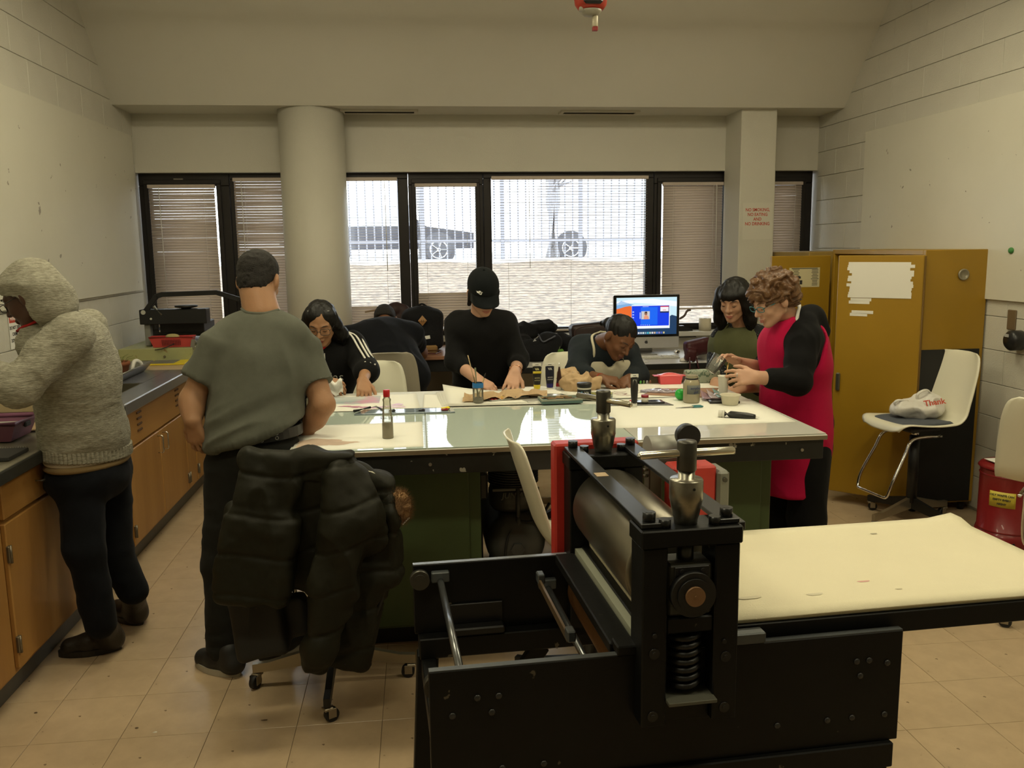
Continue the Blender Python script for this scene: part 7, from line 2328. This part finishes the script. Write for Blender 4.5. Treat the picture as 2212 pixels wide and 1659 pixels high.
tag(MB().bar((-0.161, 6.960, 1.212), (-0.423, 7.170, 1.155), .022, .014, .002).obj('wood_stick', wood_mat('stick_wood', (.36, .26, .15), (.25, .17, .09))), 'pale wooden stick lying across the maroon bag behind the slumped head', 'stick')
lf = thing('leaf_sprig', 'sprig of green leaves sticking out of the black pouch', 'leaf', (0, 0, 0))
l0 = A((1.056, 6.500, 0.946)); l1 = A((1.063, 6.480, 0.888))
MB().tube(curve_pts([l0, (l0 + l1) / 2 + A((.01, 0, 0)), l1], 4), .002, 5).obj('stem', mat('leaf_stem', (.16, .22, .06), .6), lf)
for k in range(5):
    a = R(200 + k * 32)
    MB().sheet(lambda u, v: l1 + A((math.cos(a) * .045 * u + math.sin(a) * (v - .5) * .024 * math.sin(PI * u), .01 * u, math.sin(a) * .045 * u * .6 - math.cos(a) * (v - .5) * .024 * math.sin(PI * u))), 6, 4, .0006).obj('leaf', mat('leaf_green', (.12, .30, .04), .5), lf)

# ------------------------------------------------------------------ left counter things
hp = thing('heat_press', 'black heat press with a long bent handle in the window corner', 'press', (0, 0, 0))
z_p = (-1.893, 6.450, 1.151)[2]
HX0, HX1 = (-1.967, 6.450, 1.185)[0], (-1.505, 6.450, 1.175)[0]
MB().span((HX0, 6.40, z_p + .0), (HX1, 6.52, z_p + .105), .004).obj('beam', M_black, hp)
MB().span((HX0 + .02, 6.43, .995), (HX0 + .06, 6.49, z_p + .0), .003).obj('upright', mat('press_grey', (.20, .20, .18), .5), hp)
MB().span((HX0 + .05, 6.46, .995), (HX1 - .02, 6.86, 1.02), .006).obj('base_plate', mat('press_grey', (.20, .20, .18), .5), hp)
MB().span((HX0 + .10, 6.52, z_p - .075), (HX1 - .05, 6.86, z_p - .002), .006).obj('platen', M_black, hp)
MB().span((HX0 + .10, 6.52, z_p - .002), (HX1 - .05, 6.6, z_p + .04), .006).obj('platen_arm', M_black, hp)
hnd = [(-1.935, 6.420, 1.233), (-1.844, 6.420, 1.350), (-1.805, 6.420, 1.362), (-1.423, 6.400, 1.370), (-1.360, 6.400, 1.349), (-1.278, 6.400, 1.321)]
hq = MB()
for i in range(len(hnd) - 1):
    hq.bar(A(hnd[i]) - A((0, .0, 0)), A(hnd[i + 1]) + nrm(A(hnd[i + 1]) - A(hnd[i])) * .008, .03, .034, .003)
hq.obj('handle_bar', M_black, hp)
MB().tube([(-1.866, 6.410, 1.279), (-1.813, 6.410, 1.218)], .012, 12).obj('gas_spring', mat('spring_grey', (.45, .45, .38), .4, .4), hp)
MB().cyl(A((-1.935, 6.390, 1.239)), A((-1.948, 6.430, 1.236)), .016, n=14).obj('pivot', mat('pivot_grey', (.40, .40, .34), .4, .4), hp)
MB().cyl(A((-1.886, 6.392, 1.192)), A((-1.890, 6.405, 1.191)), .008, n=10).obj('bolt', mat('spring_grey', (.45, .45, .38), .4, .4), hp)
kz = A((-1.655, 6.460, 1.238))
MB().lathe([(.016, -.03), (.016, .0), (.035, .022), (.078, .030), (.080, .042), (.0, .044)], kz, 24).obj('pressure_knob', M_black, hp)
for s_ in (-.035, .04):
    MB().box(kz + A((s_, 0, -.02)), (.014, .03, .04), .003).obj('knob_bracket', M_black, hp)
lb_ = thing('light_box', 'pale green rusty metal box under the heat press', 'box', (0, 0, 0))
M_rust = spots(mat('pale_green_metal', (.36, .37, .17), .5, var=.15, vscale=8), (.22, .12, .03), 18, .60, .72, 2)
gx0, gx1 = (-2.084, 6.280, 0.942)[0], (-1.583, 6.280, 0.929)[0]
MB().span((max(gx0, XL + .03), 6.26, .9035), (gx1, 7.0, .993), .004).obj('case', M_rust, lb_)
MB().cyl(((gx0 + gx1) / 2 + .06, 6.262, .935), ((gx0 + gx1) / 2 + .06, 6.255, .935), .009, n=12).obj('knob', mat('knob_rust', (.12, .10, .05), .6), lb_)
MB().tube(curve_pts([((gx0 + gx1) / 2, 6.258, .985), ((gx0 + gx1) / 2 + .06, 6.24, .995), ((gx0 + gx1) / 2 + .12, 6.30, 1.02)], 4), .004, 6).obj('wire', M_rubber, lb_)
bk = thing('plastic_basket', 'coral red plastic basket on the green box', 'basket', (0, 0, 0))
bx, by, bz = ((-1.738, 6.330, 1.066)[0], 6.36, .9945)
M_coral = mat('coral_plastic', (.50, .055, .05), .4)
a_ = MB(); w0, w1, d0, d1, hgt = .125, .15, .035, .045, .07
o_ = A((bx, by, bz))
c8 = [(-w0, -d0, 0), (w0, -d0, 0), (w0, d0, 0), (-w0, d0, 0), (-w1, -d1, hgt), (w1, -d1, hgt), (w1, d1, hgt), (-w1, d1, hgt)]
a_.add([A(c) + o_ for c in c8], [(0, 3, 2, 1), (0, 1, 5, 4), (1, 2, 6, 5), (2, 3, 7, 6), (3, 0, 4, 7)])
a_.tube([A(c8[k]) + o_ for k in (4, 5, 6, 7)], .006, 8, closed=True)
a_.obj('basket', M_coral, bk)
hl = MB()
for r_ in range(4):
    for k in range(12):
        hl.box(o_ + A((-.06 + k * .011, -d0 - .0035 - .0055 * (r_ + 1.4) / 4 * 1.0 - .003, .018 + r_ * .011)), (.006, .003, .006))
hl.obj('hole_grid', mat('hole_dark', (.10, .012, .012), .8), bk)
tag(MB().ball(o_ + A((.0, 0, .072)), (.05, .025, .02), 12, 8).obj('yellow_rag', mat('rag_yellow', (.42, .36, .16), .9)), 'crumpled yellowish rag on top of the coral basket', 'rag')
tag(MB().box(o_ + A((.155, -.075, .02)), (.03, .012, .07), .003, rotm(0, 12)).obj('clip_tool', mat('clip_grey', (.30, .29, .26), .35, .6)), 'grey metal clip hanging beside the coral basket', 'clip')
mg = thing('magazine', 'yellow bordered magazine lying behind the sink', 'magazine', (-1.721, 6.130, 0.903), 0)
MB().box((0, .08, .004), (.27, .34, .007), .001).obj('cover', mat('magazine_yellow', (.72, .55, .02), .4), mg)
MB().box((-.03, .05, .0078), (.17, .22, .0006)).obj('cover_photo', mat('magazine_photo', (.20, .18, .20), .3, col2=(.06, .06, .07), vscale=30, contrast=.4), mg)
ty = thing('metal_tray', 'battered grey metal tray on the sink counter', 'tray', (-1.865, 5.50, .9035), 0)
tm = MB()
W0, W1, D0, D1, H0 = .10, .14, .26, .32, .055
c8 = [(-W0, -D0, 0), (W0, -D0, 0), (W0, D0, 0), (-W0, D0, 0), (-W1, -D1, H0), (W1, -D1, H0), (W1, D1, H0), (-W1, D1, H0)]
tm.add(c8, [(0, 1, 2, 3), (0, 4, 5, 1), (1, 5, 6, 2), (2, 6, 7, 3), (3, 7, 4, 0)])
c9 = [(x * .97, y * .98, z + .003) for x, y, z in c8]
tm.add(c9, [(0, 3, 2, 1), (0, 1, 5, 4), (1, 2, 6, 5), (2, 3, 7, 6), (3, 0, 4, 7)])
tm.tube([c8[4], c8[5], c8[6], c8[7]], .006, 6, closed=True).obj('pan', mat('tray_steel', (.30, .30, .28), .35, .8, var=.2), ty)
fp = thing('flower_pot', 'terracotta pot with thin seedlings in the metal tray', 'plant pot', (-1.885, 5.64, .908))
MB().lathe([(0, 0), (.05, 0), (.055, .002), (.068, .052), (.072, .053), (.072, .075), (.066, .075), (.064, .065), (0, .064)], (0, 0, 0), 24).obj('pot', mat('terracotta', (.26, .085, .035), .8, var=.2), fp)
sd = random.Random(3)
for k in range(9):
    a = sd.uniform(0, 2 * PI); r_ = sd.uniform(0, .05); L_ = sd.uniform(.03, .07)
    MB().tube([(r_ * math.cos(a), r_ * math.sin(a), .064), (r_ * math.cos(a) * 1.5, r_ * math.sin(a) * 1.5, .064 + L_ * .6), (r_ * math.cos(a) * 2.2 + .01, r_ * math.sin(a) * 2.2, .064 + L_ * .8)], [.0025, .002, .0012], 5).obj('seedling', mat('seedling_green', (.16, .18, .05), .7), fp)
tag(MB().tube(curve_pts([(-1.81, 5.66, .925), (-1.80, 5.69, .975), (-1.78, 5.73, .965), (-1.77, 5.75, .92)], 5), .013, 8).obj('hose_piece', M_white_plastic), 'bent piece of white hose in the metal tray', 'hose')
# near worktop things
pk_ = thing('purple_basket', 'mauve plastic basket at the left edge of the photo', 'basket', (0, 0, 0))
o_ = A((-1.722, 3.750, 1.089)); o_[2] = .905
mm = MB()
c8 = [(-.20, -.10, 0), (.06, -.10, 0), (.06, .08, 0), (-.20, .08, 0), (-.22, -.12, .075), (.09, -.12, .075), (.09, .10, .075), (-.22, .10, .075)]
mm.add([A(c) + o_ for c in c8], [(0, 3, 2, 1), (0, 1, 5, 4), (1, 2, 6, 5), (2, 3, 7, 6), (3, 0, 4, 7), (0, 1, 2, 3)])
mm.tube([A(c8[k]) + o_ for k in (4, 5, 6, 7)], .010, 8, closed=True)
mm.obj('basket', mat('mauve_plastic', (.26, .10, .17), .4), pk_)
MB().box(o_ + A((.086, .0, .055)), (.012, .05, .022), .004).obj('grip_hole', M_black_ink, pk_)
sp_ = thing('storage_bin', 'pale plastic storage bin lid with a black window on the worktop', 'bin', (0, 0, 0))
o_ = A((-1.743, 3.766, 0.900))
MB().box(o_ + A((-.02, .0, .03)), (.15, .13, .058), .014).obj('shell', mat('bin_white', (.62, .62, .56), .3), sp_)
MB().box(o_ + A((.025, -.066, .034)), (.07, .004, .034), .002).obj('black_window', mat('bezel_black', (.008, .008, .008), .2), sp_)
nbk = thing('spiral_notebook', 'black spiral bound notebook under the plastic bin', 'notebook', (0, 0, 0))
o_ = A((-1.563, 3.407, 0.900))
MB().box(o_ + A((-.08, -.01, .008)), (.24, .17, .014), .002).obj('cover', M_black_ink, nbk)
for k in range(24):
    q = o_ + A((-.19 + k * .0095, .082, .010))
    MB().tube([q + A((0, .008 * math.cos(w_), .008 * math.sin(w_))) for w_ in np.linspace(0, 2 * PI, 9)[:-1]], .0009, 4, closed=True).obj('wire_loop', M_chrome, nbk)
tag(MB().sheet(crumple(lambda u, v: A((-1.98, 3.86, .902)) + u * A((.33, 0, 0)) + v * A((0, .36, 0)), .012, 9, 5), 12, 12, .001, smooth=False).obj('cardboard_sheet', M_kraft), 'creased tan paper sheet on the worktop beside the hooded person', 'paper')
tag(MB().box((-1.92, 4.38, .995), (.40, .03, .19), .003).obj('splash_board', wood_mat('pine_board', (.52, .42, .25), (.40, .30, .17))), 'upright pine board between the worktop and the sink', 'board')

# ------------------------------------------------------------------ shopping bag on the stool
sb_ = thing('shopping_bag', 'white plastic shopping bag with red lettering on the padded stool', 'bag', (0, 0, 0))
sc0 = A((2.917, 4.740, 0.627)); sc0[2] = .69
B = Soft().ell(sc0 + A((.02, 0, .0)), (.125, .10, .055), None, .03).ell(sc0 + A((.07, .02, .035)), (.07, .07, .05), None, .03).ell(sc0 + A((-.10, -.01, .005)), (.06, .05, .035), None, .03)
M_poly = mat('thin_white_plastic', (.70, .68, .64), .35, bump=.5, bscale=30)
B.obj('bag_body', M_poly, sb_, .006, lambda P, N: .016 * (1 - 2 * np.abs(vnoise(P * 15 + 3))) + .005 * vnoise(P * 40), smooth=1)
for p3 in ([sc0 + A((.0, 0, .04)), sc0 + A((-.01, -.01, .085)), sc0 + A((.03, -.01, .11)), sc0 + A((.07, 0, .10)), sc0 + A((.08, 0, .06))], [sc0 + A((-.10, -.02, .01)), sc0 + A((-.155, -.02, .035)), sc0 + A((-.14, -.03, .06)), sc0 + A((-.07, -.02, .05))]):
    MB().tube(curve_pts(p3, 5), .009, 7, flat=.5).obj('handle', M_poly, sb_)
text('lettering', 'Thank', .048, sc0 + A((.052, -.085, .050)), M_red_ink, sb_, rot=(62, -8, -8), bold=.001)

# ------------------------------------------------------------------ olive parka over the stool back
pa = thing('parka', 'olive puffer parka with a fur trimmed hood draped over the stool', 'jacket', (0, 0, 0))
F_PARKA = mat('olive_nylon', (.0135, .0130, .0070), .6, var=.15, vscale=8, bump=.08, bscale=60, spec=.2)


def quilt(P, N):
    s_ = np.mod(P[:, 2] + .03 * np.sin(P[:, 0] * 11) + .25 * (P[:, 0] + .35) ** 2, .135)
    e = np.minimum(s_, .135 - s_)
    w = 1 - 2 * np.abs(vnoise(P * A((13, 13, 5)) + 2))
    return -.006 * np.exp(-(e / .008) ** 2) + .004 * np.sin(PI * s_ / .135) + .014 * w + .003 * vnoise(P * 34)


def slab(B, p0, p1, w0, th, k=.025, yaw=0):
    p0 = A(p0, float); p1 = A(p1, float); d = nrm(p1 - p0); r_ = nrm(np.cross(d, (math.sin(R(yaw)), 1, 0)))
    B.box((p0 + p1) / 2, (w0, th, np.linalg.norm(p1 - p0) / 2), np.array([r_, np.cross(d, r_), d]).T, .022, k)


B = Soft()
slab(B, (-0.494, 2.905, 0.971), (-0.548, 2.860, 0.746), .072, .018)
slab(B, (-0.538, 2.865, 0.776), (-0.581, 2.845, 0.518), .095, .020)
slab(B, (-0.610, 2.940, 0.772), (-0.650, 2.950, 0.538), .035, .025)
slab(B, (-0.412, 2.925, 0.966), (-0.413, 2.925, 0.931), .165, .018)
slab(B, (-0.404, 2.935, 0.936), (-0.436, 2.940, 0.445), .12, .010)
B.cut((-0.591, 2.850, 0.485), (.07, 0, -1), .008)
B.obj('left_panel', F_PARKA, pa, .0065, quilt)
B = Soft()
B.chain([(-0.275, 2.930, 0.920), (-0.219, 2.910, 0.796), (-0.185, 2.910, 0.695)], [.050, .068, .060], .04)
B.chain([(-0.266, 2.890, 0.901), (-0.249, 2.855, 0.765), (-0.309, 2.845, 0.543), (-0.362, 2.845, 0.322), (-0.371, 2.845, 0.271)], [.056, .080, .070, .056, .046], .04)
B.cut((-0.373, 2.850, 0.233), (0, 0, -1), .012)
B.obj('sleeve', F_PARKA, pa, .0065, quilt)
B = Soft()
slab(B, (-0.188, 2.950, 0.749), (-0.184, 2.950, 0.529), .070, .022)
slab(B, (-0.192, 2.950, 0.563), (-0.281, 2.920, 0.237), .048, .020, .04)
slab(B, (-0.143, 2.985, 0.787), (-0.140, 2.975, 0.517), .022, .02)
B.obj('right_panel', F_PARKA, pa, .0065, quilt)
B = Soft()
B.box(A((-0.411, 2.970, 0.720)), (.16, .02, .19), None, .02, .03)
slab(B, (-0.598, 2.950, 0.467), (-0.568, 2.930, 0.277), .065, .02, .03)
slab(B, (-0.505, 2.970, 0.436), (-0.494, 2.970, 0.331), .06, .01, .03)
B.obj('lining', mat('lining_black', (.008, .008, .007), .7), pa, .009, folds(.006, (9, 9, 7)))
MB().tube(curve_pts([(-0.112, 2.960, 0.725), (-0.123, 2.950, 0.594), (-0.155, 2.930, 0.449), (-0.214, 2.900, 0.329), (-0.289, 2.880, 0.231)], 5), .008, 6).obj('zipper', M_black, pa)
B = Soft().chain([(-0.231, 2.990, 0.865), (-0.161, 3.000, 0.814), (-0.122, 3.000, 0.764)], [.05, .052, .04], .03)
B.obj('hood', F_PARKA, pa, .008, quilt)
B = Soft().ell(A((-0.174, 3.060, 0.835)), (.075, .05, .045), None, .03)
B.obj('dark_lining', mat('navy_lining', (.010, .011, .016), .6), pa, .008)
MB().box(A((-0.158, 3.000, 0.847)), (.012, .004, .034), .001).obj('white_tag', M_paper, pa)
MB().box(A((-0.071, 2.990, 0.711)), (.035, .05, .004), .001, rotm(0, -40, 20)).obj('cream_tag', M_paper, pa)
fc = A((-0.092, 2.970, 0.762)); fr_ = Soft().ell(fc, (.046, .040, .058), None, .02).ell(fc + A((-.012, 0, -.035)), (.03, .03, .03), None, .02)
fur = fr_.obj('fur_trim', mat('fur_tan', (.30, .17, .07), .9, col2=(.09, .045, .02), vscale=30, contrast=.5), pa, .006, lambda P, N: .008 * vnoise(P * 60))
hm = MB(); rf = random.Random(5)
for k in range(1500):
    u = A((rf.gauss(0, 1), rf.gauss(0, 1), rf.gauss(0, 1))); u = nrm(u)
    b0 = fc + u * A((.044, .038, .055)); L_ = rf.uniform(.014, .032)
    d_ = nrm(u + .5 * A((rf.uniform(-1, 1), rf.uniform(-1, 1), rf.uniform(-1, 1))))
    s_ = nrm(np.cross(d_, (0, 1, .3))) * .0007
    hm.add([b0 - s_, b0 + s_, b0 + d_ * L_], [(0, 1, 2)])
fh = hm.obj('fur_hairs', mat('fur_tan', (.30, .17, .07), .9), fur); fh['kind'] = 'stuff'

# ------------------------------------------------------------------ hanging reel, floor bag, litter
rl_ = thing('cord_reel', 'red and black cord reel hanging from the ceiling', 'cord reel', (0, 0, 0))
rc = A((0.885, 4.400, 2.876))
M_reel = mat('reel_red', (.42, .04, .02), .4, var=.1)
MB().lathe([(.060, -.075), (.078, -.05), (.085, .0), (.082, .10), (.05, .15), (0, .16)], rc, 24, sy=.8).obj('housing', M_reel, rl_)
MB().box(rc + A((.0, -.064, .005)), (.095, .024, .13), .012).obj('front_panel', M_black, rl_)
MB().lathe([(.0, -.10), (.035, -.098), (.05, -.085), (.055, -.075)], rc, 20).obj('base_cap', mat('reel_grey', (.35, .33, .26), .5), rl_)
MB().lathe([(.012, -.15), (.014, -.148), (.014, -.10)], rc + A((.022, 0, 0)), 12).obj('cord_end', mat('cord_cream', (.55, .50, .36), .5), rl_)
MB().box(rc + A((.022, 0, -.160)), (.026, .024, .020), .002).obj('red_stop', mat('stop_red', (.30, .02, .015), .5), rl_)
MB().cyl(rc + A((-.05, -.02, -.085)), rc + A((-.045, -.02, -.055)), .014, n=10).obj('swivel', mat('reel_grey', (.35, .33, .26), .5), rl_)
MB().cyl(rc + A((0, 0, .15)), (rc[0], rc[1], ZT + .01), .007, n=8).obj('hanger_rod', M_black, rl_)
gb = thing('floor_bag', 'yellow green plastic bag with a grey handle on the floor by the trousers', 'bag', (0, 0, 0))
g0 = A((2.015, 4.538, 0.000))
B = Soft().ell(g0 + A((0, 0, .07)), (.055, .05, .065), None, .03).ell(g0 + A((.06, .03, .04)), (.05, .05, .04), None, .03).cut((0, 0, .003), (0, 0, -1), .004)
B.obj('bag', mat('lime_plastic', (.25, .25, .04), .45), gb, .006, folds(.008, (16, 16, 16)))
MB().tube(curve_pts([g0 + A((.02, -.04, .09)), g0 + A((.07, -.05, .10)), g0 + A((.11, -.05, .05)), g0 + A((.12, -.05, .005))], 5), .003, 6).tube(curve_pts([g0 + A((.045, -.06, .003)), g0 + A((.05, -.06, .055)), g0 + A((.085, -.06, .06)), g0 + A((.115, -.06, .005))], 5), .003, 6).obj('handle', mat('wire_grey', (.3, .3, .27), .5), gb)
cu_ = thing('floor_cup', 'small tan cup standing in the grey handle on the floor', 'cup', g0 + A((.085, -.03, .001)))
MB().lathe([(0, 0), (.018, 0), (.022, .05), (.020, .05), (.016, .004)], (0, 0, 0), 16, caps=False).obj('cup', mat('tan_cup', (.36, .24, .14), .6), cu_)
rl2 = random.Random(8)
for k, (x, y) in enumerate(((-0.587, 2.955, 0.000)[:2], (-1.432, 3.117, 0.000)[:2], (-0.957, 2.925, 0.000)[:2], (-0.102, 3.566, 0.000)[:2], (-1.031, 2.961, 0.000)[:2])):
    n = 7; r_ = .009 if k != 3 else .011
    tag(MB().add([(x + r_ * (1.6 if k == 0 else 1) * math.cos(q) * rl2.uniform(.6, 1.2), y + r_ * .6 * math.sin(q) * rl2.uniform(.6, 1.2), .0012) for q in np.linspace(0, 2 * PI, n + 1)[:-1]] + [(x, y, .004)], [(i, (i + 1) % n, n) for i in range(n)]).obj('litter_scrap', mat('scrap_%d' % (k == 2), (.10, .06, .03) if k != 2 else (.6, .55, .45), .8)),
        ('dark brown scrap on the floor below the parka', 'dark scrap on the floor by the near cabinet', 'tiny pale scrap in the middle of the open floor', 'dark scrap on the floor under the green cabinet', 'small brown scrap beside the pale one on the floor')[k], 'scrap', 'floor litter')

# ------------------------------------------------------------------ finish: lettering to meshes, empties to each thing's base
bpy.context.view_layer.update()
_dg = bpy.context.evaluated_depsgraph_get()
for o in [o for o in SC.objects if o.type == 'FONT']:
    me = bpy.data.meshes.new_from_object(o.evaluated_get(_dg))
    me.name = o.name
    n = link('tmp', me, o.parent)
    nm = o.name
    n.matrix_basis = o.matrix_basis.copy()
    for k in o.keys():
        n[k] = o[k]
    bpy.data.objects.remove(o)
    n.name = nm
for o in [o for o in SC.objects if o.type == 'EMPTY' and o.parent is None and o.location.length < 1e-6 and o.children]:
    lo = Vector((1e9,) * 3); hi = Vector((-1e9,) * 3)
    for c in o.children:
        for b in c.bound_box:
            w = c.matrix_basis @ Vector(b)
            lo = Vector(map(min, lo, w)); hi = Vector(map(max, hi, w))
    base = Vector(((lo.x + hi.x) / 2, (lo.y + hi.y) / 2, lo.z))
    o.location = base
    for c in o.children:
        c.matrix_parent_inverse = Matrix.Translation(-base)
bpy.context.view_layer.update()
